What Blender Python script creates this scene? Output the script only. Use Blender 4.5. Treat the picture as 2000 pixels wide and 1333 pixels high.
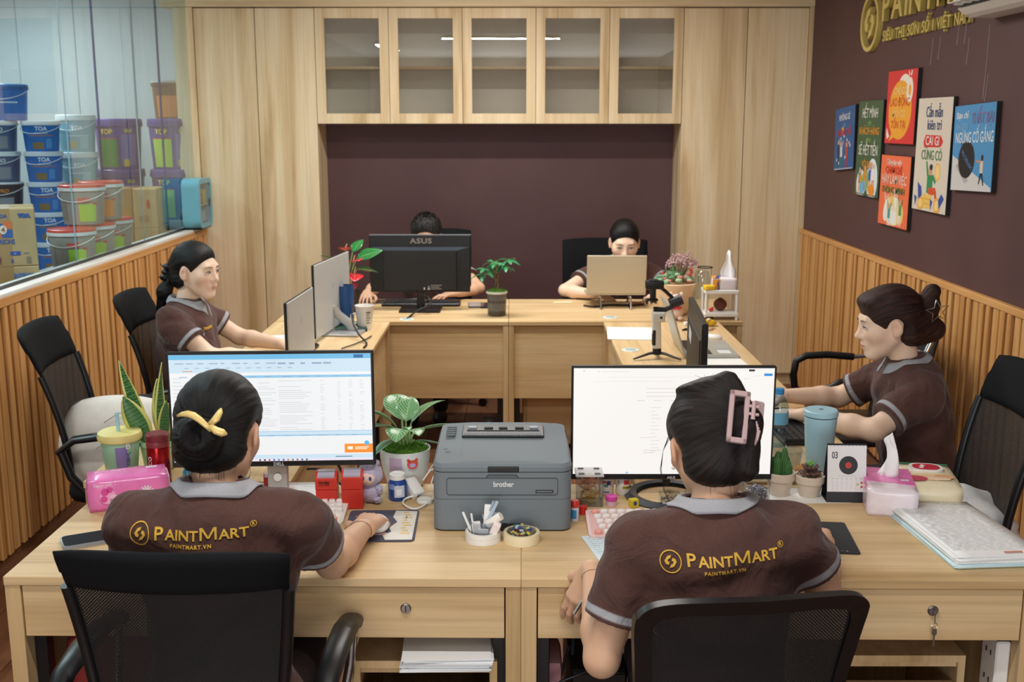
import bpy, bmesh, math, random
import numpy as np
from mathutils import Vector, Matrix, Euler
from mathutils.bvhtree import BVHTree
for _o in list(bpy.data.objects): bpy.data.objects.remove(_o)
SC = bpy.context.scene
COL = SC.collection
PI = math.pi
R = math.radians

# ------------------------------------------------------------------ camera, exposure, world, lamps
cam_d = bpy.data.cameras.new('camera'); cam = bpy.data.objects.new('camera', cam_d); COL.objects.link(cam)
cam_d.sensor_width = 36; cam_d.lens = 36*2148/2000; cam_d.clip_start = 0.05
cam.location = (0, 0, 1.784)
cam.rotation_euler = (R(90)-math.atan(426.5/2148), 0, 4/2148)
cam_d.dof.use_dof = True; cam_d.dof.focus_distance = 2.75; cam_d.dof.aperture_fstop = 7.0
SC.camera = cam
vs = SC.view_settings
vs.view_transform = 'Standard'; vs.look = 'None'; vs.gamma = 1; vs.use_curve_mapping = False
vs.exposure = 0.52
w = bpy.data.worlds.new('world'); SC.world = w; w.use_nodes = True
w.node_tree.nodes['Background'].inputs[0].default_value = (0.75, 0.82, 0.9, 1)
w.node_tree.nodes['Background'].inputs[1].default_value = 0.3
SC.cycles.max_bounces = 8; SC.cycles.diffuse_bounces = 4; SC.cycles.transparent_max_bounces = 16
SC.cycles.sample_clamp_indirect = 6.0
SC.cycles.use_denoising = True
LAMPS = [  # ceiling tubes: x, y, length, rotation, watts; far-end and storeroom ones added for light
    (-0.15, 1.6, 1.42, 0, 20), (-0.15, 4.75, 1.42, 0, 20), (-0.15, 6.0, 1.42, 0, 30), (-1.62, 0.0, 1.2, 90, 9),
    (-2.95, 3.9, 1.2, 0, 44), (-3.4, 7.0, 1.2, 90, 34)]
FILL_WATTS = 72  # power of the added area light that fills from behind the camera
CEIL = 2.78

# ------------------------------------------------------------------ colours and materials
def lin(c):
    if isinstance(c, str):
        c = tuple(int(c[i:i+2], 16)/255 for i in (0, 2, 4))
    return tuple((x/12.92 if x <= 0.04045 else ((x+0.055)/1.055)**2.4) for x in c) + (1.0,)
_M = {}
class NT:
    def __init__(s, name):
        s.m = bpy.data.materials.new(name); s.m.use_nodes = True
        s.t = s.m.node_tree; s.b = s.t.nodes['Principled BSDF']; s.out = s.t.nodes['Material Output']
    def n(s, typ, **kw):
        x = s.t.nodes.new(typ)
        for k, v in kw.items():
            if k.startswith('i_'):
                key = k[2:]; key = int(key) if key.isdigit() else key.replace('_', ' ')
                x.inputs[key].default_value = v
            else: setattr(x, k, v)
        return x
    def l(s, a, b): s.t.links.new(a, b)
    def coord(s, kind='Object', scale=(1, 1, 1), rot=(0, 0, 0)):
        tc = s.n('ShaderNodeTexCoord'); mp = s.n('ShaderNodeMapping')
        mp.inputs['Scale'].default_value = scale; mp.inputs['Rotation'].default_value = rot
        s.l(tc.outputs[kind], mp.inputs['Vector']); return mp.outputs['Vector']
    def ramp(s, fac, stops, interp='LINEAR'):
        r = s.n('ShaderNodeValToRGB'); cr = r.color_ramp; cr.interpolation = interp
        while len(cr.elements) < len(stops): cr.elements.new(0.5)
        for e, (p, c) in zip(cr.elements, stops):
            e.position = p; e.color = lin(c) if isinstance(c, (str, tuple)) and len(c) != 4 else c
        s.l(fac, r.inputs[0]); return r.outputs[0]
    def bump(s, h, strength=0.2, dist=0.002):
        b = s.n('ShaderNodeBump', i_Strength=strength, i_Distance=dist)
        s.l(h, b.inputs['Height']); s.l(b.outputs[0], s.b.inputs['Normal'])
def mat(name, color, rough=0.5, metal=0.0, emit=0, alpha=1, spec=0.5, coat=0, noise=0, nscale=60, bump=0, bscale=200, sheen=0):
    if name in _M: return _M[name]
    t = NT(name); b = t.b
    b.inputs['Base Color'].default_value = lin(color); b.inputs['Roughness'].default_value = rough
    b.inputs['Metallic'].default_value = metal; b.inputs['Specular IOR Level'].default_value = spec
    if coat: b.inputs['Coat Weight'].default_value = coat
    if sheen: b.inputs['Sheen Weight'].default_value = sheen
    if emit:
        b.inputs['Emission Color'].default_value = lin(color); b.inputs['Emission Strength'].default_value = emit
    if alpha < 1: b.inputs['Alpha'].default_value = alpha
    v = t.coord()
    n = t.n('ShaderNodeTexNoise', i_Scale=nscale, i_Detail=3.0); t.l(v, n.inputs['Vector'])
    if noise:
        c = lin(color); k = noise
        t.l(t.ramp(n.outputs['Fac'], [(0.3, tuple(x*(1-k) for x in c[:3])+(1,)), (0.7, tuple(min(1, x*(1+k)) for x in c[:3])+(1,))]), b.inputs['Base Color'])
    if bump:
        n2 = t.n('ShaderNodeTexNoise', i_Scale=bscale, i_Detail=2.0); t.l(v, n2.inputs['Vector'])
        t.bump(n2.outputs['Fac'], bump)
    else:
        # very light roughness break-up keeps plain plastics from looking flat
        m = t.n('ShaderNodeMapRange', i_To_Min=max(0, rough-0.03), i_To_Max=min(1, rough+0.03))
        t.l(n.outputs['Fac'], m.inputs[0]); t.l(m.outputs[0], b.inputs['Roughness'])
    _M[name] = t.m; return t.m
def wood(name, light, mid, dark, axis='z', rough=0.42, scale=1.0, streak=0.5, spec=0.2):
    """oak-like laminate, grain running along the given object axis, offset per object"""
    if name in _M: return _M[name]
    t = NT(name)
    tc = t.n('ShaderNodeTexCoord'); oi = t.n('ShaderNodeObjectInfo')
    ad = t.n('ShaderNodeVectorMath', operation='MULTIPLY_ADD')
    cb = t.n('ShaderNodeCombineXYZ'); t.l(oi.outputs['Random'], cb.inputs[0]); t.l(oi.outputs['Random'], cb.inputs[1]); t.l(oi.outputs['Random'], cb.inputs[2])
    t.l(cb.outputs[0], ad.inputs[0]); ad.inputs[1].default_value = (7.3, 5.1, 9.7); t.l(tc.outputs['Object'], ad.inputs[2])
    mp = t.n('ShaderNodeMapping'); s = [9*scale]*3; s['xyz'.index(axis)] = 0.55*scale
    mp.inputs['Scale'].default_value = s; t.l(ad.outputs[0], mp.inputs['Vector'])
    a = t.n('ShaderNodeTexNoise', i_Scale=1.0, i_Detail=5.0, i_Roughness=0.55, i_Distortion=0.6); t.l(mp.outputs[0], a.inputs['Vector'])
    mp2 = t.n('ShaderNodeMapping'); s = [95*scale]*3; s['xyz'.index(axis)] = 2.2*scale
    mp2.inputs['Scale'].default_value = s; t.l(ad.outputs[0], mp2.inputs['Vector'])
    f = t.n('ShaderNodeTexNoise', i_Scale=1.0, i_Detail=3.0); t.l(mp2.outputs[0], f.inputs['Vector'])
    base = t.ramp(a.outputs['Fac'], [(0.30, dark), (0.46, mid), (0.62, light), (0.8, mid)])
    fine = t.ramp(f.outputs['Fac'], [(0.25, (0.86, 0.85, 0.83)), (0.55, (1, 1, 1))])
    mx = t.n('ShaderNodeMix', data_type='RGBA', blend_type='MULTIPLY'); mx.inputs[0].default_value = streak
    t.l(base, mx.inputs[6]); t.l(fine, mx.inputs[7]); t.l(mx.outputs[2], t.b.inputs['Base Color'])
    t.b.inputs['Roughness'].default_value = rough; t.b.inputs['Specular IOR Level'].default_value = spec
    t.bump(f.outputs['Fac'], 0.06, 0.001)
    _M[name] = t.m; return t.m
def glass(name, tint=(0.93, 0.96, 0.96), rough=0.0, ior=1.5, frost=0.0):
    """thin pane: transparent with Fresnel reflection"""
    if name in _M: return _M[name]
    t = NT(name); t.t.nodes.remove(t.b)
    tr = t.n('ShaderNodeBsdfTransparent'); tr.inputs[0].default_value = lin(tint)
    gl = t.n('ShaderNodeBsdfGlossy'); gl.inputs['Roughness'].default_value = rough
    fr = t.n('ShaderNodeFresnel', i_IOR=ior); mx = t.n('ShaderNodeMixShader')
    m = t.n('ShaderNodeMath', operation='MULTIPLY_ADD'); m.inputs[1].default_value = 1.0; m.inputs[2].default_value = frost; m.use_clamp = True
    ge = t.n('ShaderNodeNewGeometry'); iv = t.n('ShaderNodeMath', operation='SUBTRACT'); iv.inputs[0].default_value = 1.0; t.l(ge.outputs['Backfacing'], iv.inputs[1])
    m.inputs[1].default_value = 1.5; m2 = t.n('ShaderNodeMath', operation='MULTIPLY')
    t.l(fr.outputs[0], m.inputs[0]); t.l(m.outputs[0], m2.inputs[0]); t.l(iv.outputs[0], m2.inputs[1]); t.l(m2.outputs[0], mx.inputs[0])
    t.l(tr.outputs[0], mx.inputs[1]); t.l(gl.outputs[0], mx.inputs[2]); t.l(mx.outputs[0], t.out.inputs[0])
    _M[name] = t.m; return t.m
def mesh_fabric(name, color, open_=0.25, scale=420):
    """woven chair mesh: fine grid of holes"""
    if name in _M: return _M[name]
    t = NT(name)
    v = t.coord('Object', (scale, scale, scale))
    sx = t.n('ShaderNodeSeparateXYZ'); t.l(v, sx.inputs[0])
    outs = []
    for i in (0, 2):
        m = t.n('ShaderNodeMath', operation='SINE'); t.l(sx.outputs[i], m.inputs[0]); outs.append(m.outputs[0])
    mu = t.n('ShaderNodeMath', operation='MULTIPLY'); t.l(outs[0], mu.inputs[0]); t.l(outs[1], mu.inputs[1])
    gt = t.n('ShaderNodeMath', operation='GREATER_THAN'); t.l(mu.outputs[0], gt.inputs[0]); gt.inputs[1].default_value = 1-open_*2.2
    t.b.inputs['Base Color'].default_value = lin(color); t.b.inputs['Roughness'].default_value = 0.75
    tr = t.n('ShaderNodeBsdfTransparent'); mx = t.n('ShaderNodeMixShader')
    t.l(gt.outputs[0], mx.inputs[0]); t.l(t.b.outputs[0], mx.inputs[1]); t.l(tr.outputs[0], mx.inputs[2]); t.l(mx.outputs[0], t.out.inputs[0])
    _M[name] = t.m; return t.m

# ------------------------------------------------------------------ object helpers
def tag(o, label=None, cat=None, group=None, kind=None):
    if label: o['label'] = label
    if cat: o['category'] = cat
    if group: o['group'] = group
    if kind: o['kind'] = kind
    return o
def thing(name, label, cat, loc=(0, 0, 0), rz=0, group=None):
    o = bpy.data.objects.new(name, None); COL.objects.link(o); o.empty_display_size = 0.05
    o.location = loc; o.rotation_euler = (0, 0, R(rz))
    return tag(o, label, cat, group)
def link(name, me, m=None, parent=None):
    o = bpy.data.objects.new(name, me); COL.objects.link(o)
    if m is not None and not me.materials: me.materials.append(m)
    if parent is not None: o.parent = parent
    return o
def kids(o): return [c for c in bpy.data.objects if c.parent == o]
def copy_tree(o, parent=None):
    c = o.copy(); COL.objects.link(c)
    if parent is not None: c.parent = parent
    for ch in list(o.children): copy_tree(ch, c)
    return c
def dup(o, loc, rz=None, label=None, group=None, scale=None):
    c = copy_tree(o); c.location = loc
    if rz is not None: c.rotation_euler = (0, 0, R(rz))
    if label: c['label'] = label
    if group: c['group'] = group
    if scale: c.scale = scale
    return c
def TM(loc=(0, 0, 0), rot=(0, 0, 0), sc=(1, 1, 1)):
    return Matrix.Translation(loc) @ Euler([R(a) for a in rot]).to_matrix().to_4x4() @ Matrix.Diagonal((*sc, 1))
def frame(origin, x, y, z):
    m = Matrix((x, y, z)).transposed().to_4x4(); m.translation = origin; return m
class B:
    """collects simple solids into one mesh"""
    def __init__(s): s.bm = bmesh.new()
    def _xf(s, vs, M):
        if M is not None: bmesh.ops.transform(s.bm, matrix=M, verts=vs)
    def box(s, lo, hi, bev=0, M=None, seg=1):
        b2 = bmesh.new(); bmesh.ops.create_cube(b2, size=1)
        c = [(a+b)/2 for a, b in zip(lo, hi)]; d = [abs(b-a) for a, b in zip(lo, hi)]
        for v in b2.verts: v.co = Vector((c[0]+v.co.x*d[0], c[1]+v.co.y*d[1], c[2]+v.co.z*d[2]))
        if bev: bmesh.ops.bevel(b2, geom=list(b2.edges), offset=min(bev, min(d)*0.45), segments=seg, affect='EDGES', profile=0.6)
        s._merge(b2, M); return s
    def _merge(s, b2, M=None):
        if M is not None: bmesh.ops.transform(b2, matrix=M, verts=b2.verts)
        mp = {}
        for v in b2.verts: mp[v] = s.bm.verts.new(v.co)
        for f in b2.faces:
            try: s.bm.faces.new([mp[v] for v in f.verts])
            except ValueError: pass
        b2.free()
    def lathe(s, prof, n=24, M=None, cap=True):
        b2 = bmesh.new(); rings = []
        for r, z in prof:
            if r < 1e-6: rings.append([b2.verts.new((0, 0, z))])
            else: rings.append([b2.verts.new((r*math.cos(2*PI*i/n), r*math.sin(2*PI*i/n), z)) for i in range(n)])
        for a, b in zip(rings, rings[1:]):
            for i in range(n):
                j = (i+1) % n
                if len(a) == 1 and len(b) == 1: continue
                if len(a) == 1: b2.faces.new((a[0], b[j], b[i]))
                elif len(b) == 1: b2.faces.new((a[i], a[j], b[0]))
                else: b2.faces.new((a[i], a[j], b[j], b[i]))
        if cap:
            if len(rings[0]) > 1: b2.faces.new(rings[0][::-1])
            if len(rings[-1]) > 1: b2.faces.new(rings[-1])
        s._merge(b2, M); return s
    def cyl(s, a, b, r, r2=None, n=16):
        a = Vector(a); b = Vector(b); d = b-a
        q = d.to_track_quat('Z', 'Y').to_matrix().to_4x4(); q.translation = a
        return s.lathe([(r, 0), (r if r2 is None else r2, d.length)], n, q)
    def tube(s, pts, r, n=8, flat=None):
        pts = [Vector(p) for p in pts]; m = len(pts)
        rs = r if isinstance(r, (list, tuple)) else [r]*m
        up = None; rings = []
        for i, p in enumerate(pts):
            t = (pts[min(i+1, m-1)]-pts[max(i-1, 0)]).normalized()
            if up is None:
                up = Vector((0, 0, 1)) if abs(t.z) < 0.9 else Vector((1, 0, 0))
            u = (up-t*up.dot(t)).normalized(); v = t.cross(u); up = u
            fy = 1 if flat is None else flat
            rings.append([s.bm.verts.new(p+(u*math.sin(2*PI*k/n)*fy+v*math.cos(2*PI*k/n))*rs[i]) for k in range(n)])
        for a, b in zip(rings, rings[1:]):
            for k in range(n): s.bm.faces.new((a[k], a[(k+1) % n], b[(k+1) % n], b[k]))
        s.bm.faces.new(rings[0][::-1]); s.bm.faces.new(rings[-1]); return s
    def prism(s, poly, z0, z1, M=None, top_scale=1):
        b2 = bmesh.new(); n = len(poly)
        cx = sum(p[0] for p in poly)/n; cy = sum(p[1] for p in poly)/n
        a = [b2.verts.new((x, y, z0)) for x, y in poly]
        b = [b2.verts.new((cx+(x-cx)*top_scale, cy+(y-cy)*top_scale, z1)) for x, y in poly]
        b2.faces.new(a[::-1]); b2.faces.new(b)
        for i in range(n): b2.faces.new((a[i], a[(i+1) % n], b[(i+1) % n], b[i]))
        s._merge(b2, M); return s
    def sph(s, c, r, M=None, n=16, m=10):
        r = (r, r, r) if not isinstance(r, (tuple, list)) else r
        prof = [(math.sin(PI*i/m), -math.cos(PI*i/m)) for i in range(m+1)]; prof[0] = (0, -1); prof[-1] = (0, 1)
        MM = Matrix.Translation(c) @ Matrix.Diagonal((*r, 1))
        return s.lathe(prof, n, MM if M is None else M @ MM)
    def sheet(s, f, nu, nv, close_u=False, thick=0.0):
        """f(u,v) -> point, u,v in 0..1"""
        g = [[s.bm.verts.new(f(i/nu, j/nv)) for j in range(nv+1)] for i in range(nu if close_u else nu+1)]
        for i in range(nu):
            for j in range(nv):
                a, b = g[i], g[(i+1) % len(g)]
                s.bm.faces.new((a[j], b[j], b[j+1], a[j+1]))
        return s
    def done(s, name, m=None, parent=None, smooth=False, loc=None, rot=None, solid=0, sub=0, keep=False):
        bmesh.ops.recalc_face_normals(s.bm, faces=s.bm.faces)
        me = bpy.data.meshes.new(name); s.bm.to_mesh(me); s.bm.free()
        if smooth:
            me.polygons.foreach_set('use_smooth', [True]*len(me.polygons))
            if smooth != 'all': me.set_sharp_from_angle(angle=R(38))
        o = link(name, me, m, parent)
        if loc is not None: o.location = loc
        if rot is not None: o.rotation_euler = [R(a) for a in rot]
        if solid:
            md = o.modifiers.new('solid', 'SOLIDIFY'); md.thickness = solid; md.offset = 0
        if sub:
            md = o.modifiers.new('sub', 'SUBSURF'); md.levels = md.render_levels = sub
        return o
def rrect(w, h, r, n=5):
    p = []
    for cx, cy, a0 in ((w/2-r, h/2-r, 0), (-w/2+r, h/2-r, 90), (-w/2+r, -h/2+r, 180), (w/2-r, -h/2+r, 270)):
        for i in range(n+1):
            a = R(a0+90*i/n); p.append((cx+r*math.cos(a), cy+r*math.sin(a)))
    return p
def disc(r, n=24, c=(0, 0), ry=None):
    return [(c[0]+r*math.cos(2*PI*i/n), c[1]+(ry or r)*math.sin(2*PI*i/n)) for i in range(n)]
def text_mesh(s, size, extrude=0.0004, align='LEFT', offset=0.0, spacing=1.0, width=None, shear=0.0):
    """lettering in the XY plane as a mesh"""
    cu = bpy.data.curves.new('lettering', 'FONT'); cu.body = s; cu.size = size; cu.extrude = extrude; cu.offset = offset
    cu.align_x = align; cu.space_character = spacing; cu.resolution_u = 3; cu.shear = shear
    o = bpy.data.objects.new('lettering', cu); COL.objects.link(o)
    bpy.context.view_layer.update()
    dg = bpy.context.evaluated_depsgraph_get()
    me = bpy.data.meshes.new_from_object(o.evaluated_get(dg)); bpy.data.objects.remove(o); bpy.data.curves.remove(cu)
    me.materials.clear()
    if width and len(me.vertices):
        xs = [v.co.x for v in me.vertices]; k = width/(max(xs)-min(xs))
        me.transform(Matrix.Diagonal((k, 1, 1, 1)))
    return me
def text(s, size, m, parent, M, name='lettering', **kw):
    me = text_mesh(s, size, **kw); me.transform(M)
    return link(name, me, m, parent)
def decal(poly, m, parent, M, name='print', t=0.0006):
    return B().prism(poly, 0, t, M).done(name, m, parent)
# frames for flat print: local x to the right, local y up, local z towards the viewer
def face_front(loc, rx=0): return Matrix.Translation(loc) @ Euler((R(90+rx), 0, 0)).to_matrix().to_4x4()      # seen from -y
def face_left(loc): return Matrix.Translation(loc) @ Matrix(((0, 0, -1, 0), (-1, 0, 0, 0), (0, 1, 0, 0), (0, 0, 0, 1)))   # on a wall seen from -x (normal -x); right = -y
def face_up(loc, rz=0): return Matrix.Translation(loc) @ Euler((0, 0, R(rz))).to_matrix().to_4x4()
# ------------------------------------------------------------------ materials
OAK = wood('oak_desk', 'E0C498', 'D5B586', 'BF9E70', 'x', rough=0.42)
OAKY = wood('oak_desk_y', 'E0C498', 'D5B586', 'BF9E70', 'y', rough=0.42)
OAKV = wood('oak_vertical', 'D9BC8E', 'CDAC7C', 'B69667', 'z', rough=0.45)
CAB = wood('oak_cabinet', 'EFDBB8', 'E4CBA2', 'C2A478', 'z', rough=0.5, scale=0.8, streak=0.4)
CABX = wood('oak_cabinet_x', 'EFDBB8', 'E4CBA2', 'C6A87C', 'x', rough=0.5, scale=0.8, streak=0.4)
SLAT = wood('orange_slat', 'E3AE70', 'D69C5F', 'C2884B', 'z', rough=0.42, scale=1.2, streak=0.6)
SLATY = wood('orange_rail', 'E3AE70', 'D69C5F', 'C2884B', 'y', rough=0.42, scale=1.2, streak=0.5)
SLATB = mat('slat_groove', '7A4E2A', 0.7)
PLANK = wood('floor_oak', '94664A', '7E553C', '66422E', 'y', rough=0.35, scale=0.8)
BLACK = mat('black_plastic', '131416', 0.42, bump=0.05, bscale=900)
BLACKM = mat('black_metal', '111112', 0.35)
WHITE = mat('white_plastic', 'EDEBE6', 0.35)
WHITEP = mat('white_paint', 'E8E6E0', 0.55, noise=0.02)
CEILW = mat('ceiling_white', 'ECEBE7', 0.8)
CHROME = mat('chrome', 'D8D8D6', 0.15, metal=1.0)
STEEL = mat('brushed_steel', 'A8A7A3', 0.3, metal=1.0)
def maroon():
    t = NT('maroon_wall'); v = t.coord('Object')
    n = t.n('ShaderNodeTexNoise', i_Scale=2.2, i_Detail=4.0); t.l(v, n.inputs['Vector'])
    base = t.ramp(n.outputs['Fac'], [(0.35, '543738'), (0.65, '5B3D3D')])
    v2 = t.coord('Object', (9, 9, 1.3)); n2 = t.n('ShaderNodeTexNoise', i_Scale=2.6, i_Detail=6.0, i_Roughness=0.7); t.l(v2, n2.inputs['Vector'])
    scuff = t.ramp(n2.outputs['Fac'], [(0.66, (0, 0, 0)), (0.80, (0.35, 0.35, 0.35))])
    mx = t.n('ShaderNodeMix', data_type='RGBA'); t.l(scuff, mx.inputs[0]); t.l(base, mx.inputs[6]); mx.inputs[7].default_value = lin('6C5555')
    t.l(mx.outputs[2], t.b.inputs['Base Color']); t.b.inputs['Roughness'].default_value = 0.6
    n3 = t.n('ShaderNodeTexNoise', i_Scale=180.0); t.l(v, n3.inputs['Vector']); t.bump(n3.outputs['Fac'], 0.05, 0.001)
    return t.m
MAROON = maroon()

def structure(o): o['kind'] = 'structure'; return o
# ------------------------------------------------------------------ room shell
fl = structure(B().box((-7, -3, -0.06), (2.1, 9, -0.012)).done('floor', mat('floor_joint', '4A3020', 0.8)))
pm = B().box((-0.0985, -0.598, -0.012), (0.0985, 0.598, 0.0), 0.0015).done('plank', PLANK, fl).data
bpy.data.objects.remove(bpy.data.objects['plank'])
for i in range(21):
    for k in range(9):
        o = link('plank', pm, None, fl); o.location = (-2.0+i*0.2, -2.4+k*1.2+(0.4 if i % 3 == 1 else 0.8 if i % 3 == 2 else 0)-0.4, 0)
structure(B().box((-7, -3, CEIL), (2.1, 9, CEIL+0.1)).done('ceiling', CEILW))
# behind the camera: white shop wall, with an unseen window added as frontal fill
structure(B().box((-7, -3.1, 0), (2.1, -3, CEIL)).done('wall_front', WHITEP))
w2 = structure(thing('fill_window', None, None, (0.0, -2.99, 1.08)))
for lo_, hi_ in (((-1.75, 0, -.80), (1.75, .04, -.75)), ((-1.75, 0, .75), (1.75, .04, .80)), ((-1.75, 0, -.75), (-1.69, .04, .75)), ((1.69, 0, -.75), (1.75, .04, .75)), ((-.03, 0, -.75), (.03, .04, .75))): B().box(lo_, hi_).done('fill_window_frame', WHITEP, w2)
B().box((-1.69, .004, -.75), (1.69, .010, .75)).done('pane', glass('fill_window_glass', (.95, .97, .98)), w2)
_ld = bpy.data.lights.new('front_fill', 'AREA'); _ld.shape = 'RECTANGLE'; _ld.size = 3.38; _ld.size_y = 1.5; _ld.energy = FILL_WATTS; _ld.color = (0.93, 0.97, 1.0)
_lo = bpy.data.objects.new('front_fill', _ld); COL.objects.link(_lo); _lo.parent = w2; _lo.location = (0, .02, 0); _lo.rotation_euler = (R(90), 0, 0)
# right wall: maroon plaster over a slatted wainscot
wr = structure(B().box((1.945, -3, 0), (2.1, 7.42, CEIL)).done('wall_right', MAROON))
B().box((1.936, 2.4, 0.05), (1.945, 7.4, 1.06)).done('slat_backing', SLATB, wr)
B().box((1.915, 2.4, 1.056), (1.945, 7.4, 1.088), 0.004).done('wainscot_rail', SLATY, wr)
def slat_mesh(d, w):
    o = B().box((-d, -w/2, 0.04), (0, w/2, 1.056), 0.003).done('slat', SLAT); me = o.data; bpy.data.objects.remove(o); return me
s1, s2, s3 = slat_mesh(0.020, 0.040), slat_mesh(0.016, 0.052), slat_mesh(0.020, 0.032)
def slats(parent, x, y0, y1, sx):
    y = y0; k = 0
    while y < y1:
        me, st = ((s1, 0.064), (s2, 0.070), (s3, 0.062))[k % 3]
        o = link('slat', me, None, parent); o.location = (x, y, 0); o.scale = (sx, 1, 1); y += st; k += 1
slats(wr, 1.937, 2.5, 7.38, 1)
# paint drips below the sign
DRIP = mat('pale_drip', '9A8A8C', 0.5)
for px, z0, z1 in ((5.28, 2.17, 2.05), (5.19, 2.17, 2.07), (4.98, 2.26, 2.12), (4.90, 2.26, 2.12), (4.86, 2.14, 2.03), (4.66, 2.18, 1.88), (4.64, 1.98, 1.87)):
    B().tube([(1.944, px, z0), (1.944, px+0.004, (z0+z1)/2), (1.944, px+0.012, z1)], [0.0018, 0.0016, 0.0026], 6).done('paint_drip', DRIP, wr)
# left wall: slatted half wall with a white ledge and a glass partition above
wl = structure(B().box((-2.2, -3, 0), (-2.085, 7.42, 1.088)).done('wall_left', SLATB))
B().box((-2.09, 2.4, 1.05), (-2.062, 7.4, 1.09), 0.004).done('wainscot_rail', SLATY, wl)
slats(wl, -2.086, 2.9, 7.38, -1)
B().box((-2.2, -3, 1.088), (-2.064, 7.4, 1.106), 0.003).done('ledge', WHITEP, wl)
wn = structure(thing('window_1', None, None, (0, 0, 0)))
GL = glass('partition_glass', (0.90, 0.955, 0.975))
PZ0 = 1.106
for a, b in ((-3, 1.2), (1.2, 3.2), (3.2, 5.33), (5.33, 6.33), (6.33, 7.395)):
    B().box((-2.135, a+0.0014, PZ0+0.008), (-2.127, b-0.0014, CEIL)).done('pane', GL, wn)
B().box((-2.142, -3, PZ0), (-2.12, 7.4, PZ0+0.010)).done('gasket', BLACKM, wn)
SEAM = mat('silicone_seam', 'B9C8CC', 0.3)
for y in (5.33, 6.33, 3.2, 1.2):
    B().box((-2.134, y-0.0014, PZ0), (-2.128, y+0.0014, CEIL)).done('seam', SEAM, wn)
# back wall behind the niche, cabinets in front
structure(B().box((-2.3, 7.775, 0), (2.1, 7.9, CEIL)).done('wall_back', MAROON))
structure(B().box((-2.3, 7.40, 2.522), (1.945, 7.77, CEIL)).done('trim_1', CABX))
structure(B().box((-2.22, 7.405, 0), (-2.090, 7.77, 2.520)).done('trim_2', CAB))
structure(B().box((1.918, 7.405, 0), (1.945, 7.77, 2.520)).done('trim_3', CAB))
DARKGAP = mat('cabinet_gap', '5A452C', 0.8)
def tall_cabinet(x0, x1, label, side=None):
    t = thing('tall_cabinet', label, 'cabinet', ((x0+x1)/2, 7.42, 0), 0)
    w = (x1-x0)/2
    b = B().box((-w+.002, 0.02, 0.09), (w-.002, 0.352, 2.518)); b.done('carcass', CAB, t)
    B().box((-w+0.0015, 0, 0.085), (w-0.0015, 0.019, 2.514), 0.0015).done('door', CAB, t)
    B().box((-w+.002, 0.04, 0.0), (w-.002, 0.35, 0.088)).done('plinth', CAB, t)
tall_cabinet(-2.088, -1.692, 'tall oak cabinet door in the corner beside the glass partition')
tall_cabinet(-1.690, -1.302, 'tall oak cabinet door bordering the dark niche, nearer the glass partition')
tall_cabinet(1.106, 1.520, 'tall oak cabinet door bordering the dark niche, behind the white shelf')
tall_cabinet(1.522, 1.917, 'tall oak cabinet door in the corner beside the dark maroon wall')
PANE = glass('cabinet_glass', (0.94, 0.94, 0.93), 0.0, 1.62, 0.20)
INNER = mat('cabinet_inner', 'F4EDDF', 0.6, noise=.02)
cl = ['upper glass cabinet at the glass partition end, reflecting a short light', 'second upper glass cabinet, between the end one and the middle one',
      'middle upper glass cabinet with the longest light reflection', 'fourth upper glass cabinet, between the middle one and the posters end', 'upper glass cabinet at the end nearest the wall posters']
UW = 2.406/5
def upper_cabinet(i):
    x = -1.301+UW*(i+0.5); w = UW/2
    t = thing('wall_cabinet', cl[i], 'cabinet', (x, 7.42, 1.777), 0, 'upper cabinets with glass doors')
    h = 0.741
    b = B()
    b.box((-w+.001, 0.022, 0), (-w+0.019, 0.35, h)); b.box((w-0.019, 0.022, 0), (w-.001, 0.35, h))
    b.box((-w+.019, 0.022, 0), (w-.019, 0.35, 0.018)); b.box((-w+.019, 0.022, h-0.018), (w-.019, 0.35, h)); b.box((-w+.019, 0.34, 0.018), (w-.019, 0.35, h-0.018))
    b.done('carcass', INNER, t)
    B().box((-w+.02, 0.05, 0.355), (w-.02, 0.338, 0.373)).done('shelf', CABX, t)
    d = B(); g = 0.0015; sx = 0.062; r0 = 0.067
    d.box((-w+g, 0, g), (-w+sx, 0.021, h-g), 0.0015); d.box((w-sx, 0, g), (w-g, 0.021, h-g), 0.0015)
    d.box((-w+sx, 0, g), (w-sx, 0.021, r0), 0.0015); d.box((-w+sx, 0, h-r0), (w-sx, 0.021, h-g), 0.0015)
    dr = d.done('door', CAB, t)
    B().box((-w+sx-.004, 0.008, r0-.004), (w-sx+.004, 0.012, h-r0+.004)).done('pane', PANE, dr, rot=(0, 0, (0.4, -0.1, 0.0, 0.15, -0.9)[i]))
for i in range(5): upper_cabinet(i)

# ------------------------------------------------------------------ lamps (ceiling tubes) - fixtures with their own light; those without a reflection are added fill
LAMPL = ['ceiling tube lamp above the front desks, reflected in the upper glass cabinets', 'added ceiling tube lamp brightening the middle of the room', 'added ceiling tube lamp brightening the back desks', 'short ceiling tube lamp along the glass partition near the camera', 'added storeroom tube lamp lighting the cardboard cartons', 'added storeroom tube lamp lighting the purple buckets']
def tube_light(x, y, L, rot, watts, i):
    t = thing('ceiling_light', LAMPL[i], 'lamp', (x, y, CEIL-0.03), rot, 'ceiling tubes')
    B().box((-L/2, -0.03, 0.0), (L/2, 0.03, 0.03), 0.004).done('fixture', WHITE, t)
    ld = bpy.data.lights.new('tube_glow', 'AREA'); ld.shape = 'RECTANGLE'; ld.size = L; ld.size_y = 0.055; ld.energy = watts; ld.color = (1.0, 0.97, 0.93)
    lo = bpy.data.objects.new('tube_glow', ld); COL.objects.link(lo); lo.parent = t; lo.location = (0, 0, -0.004)
for i, (x, y, L, rot, wt) in enumerate(LAMPS): tube_light(x, y, L, rot, wt, i)

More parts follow.
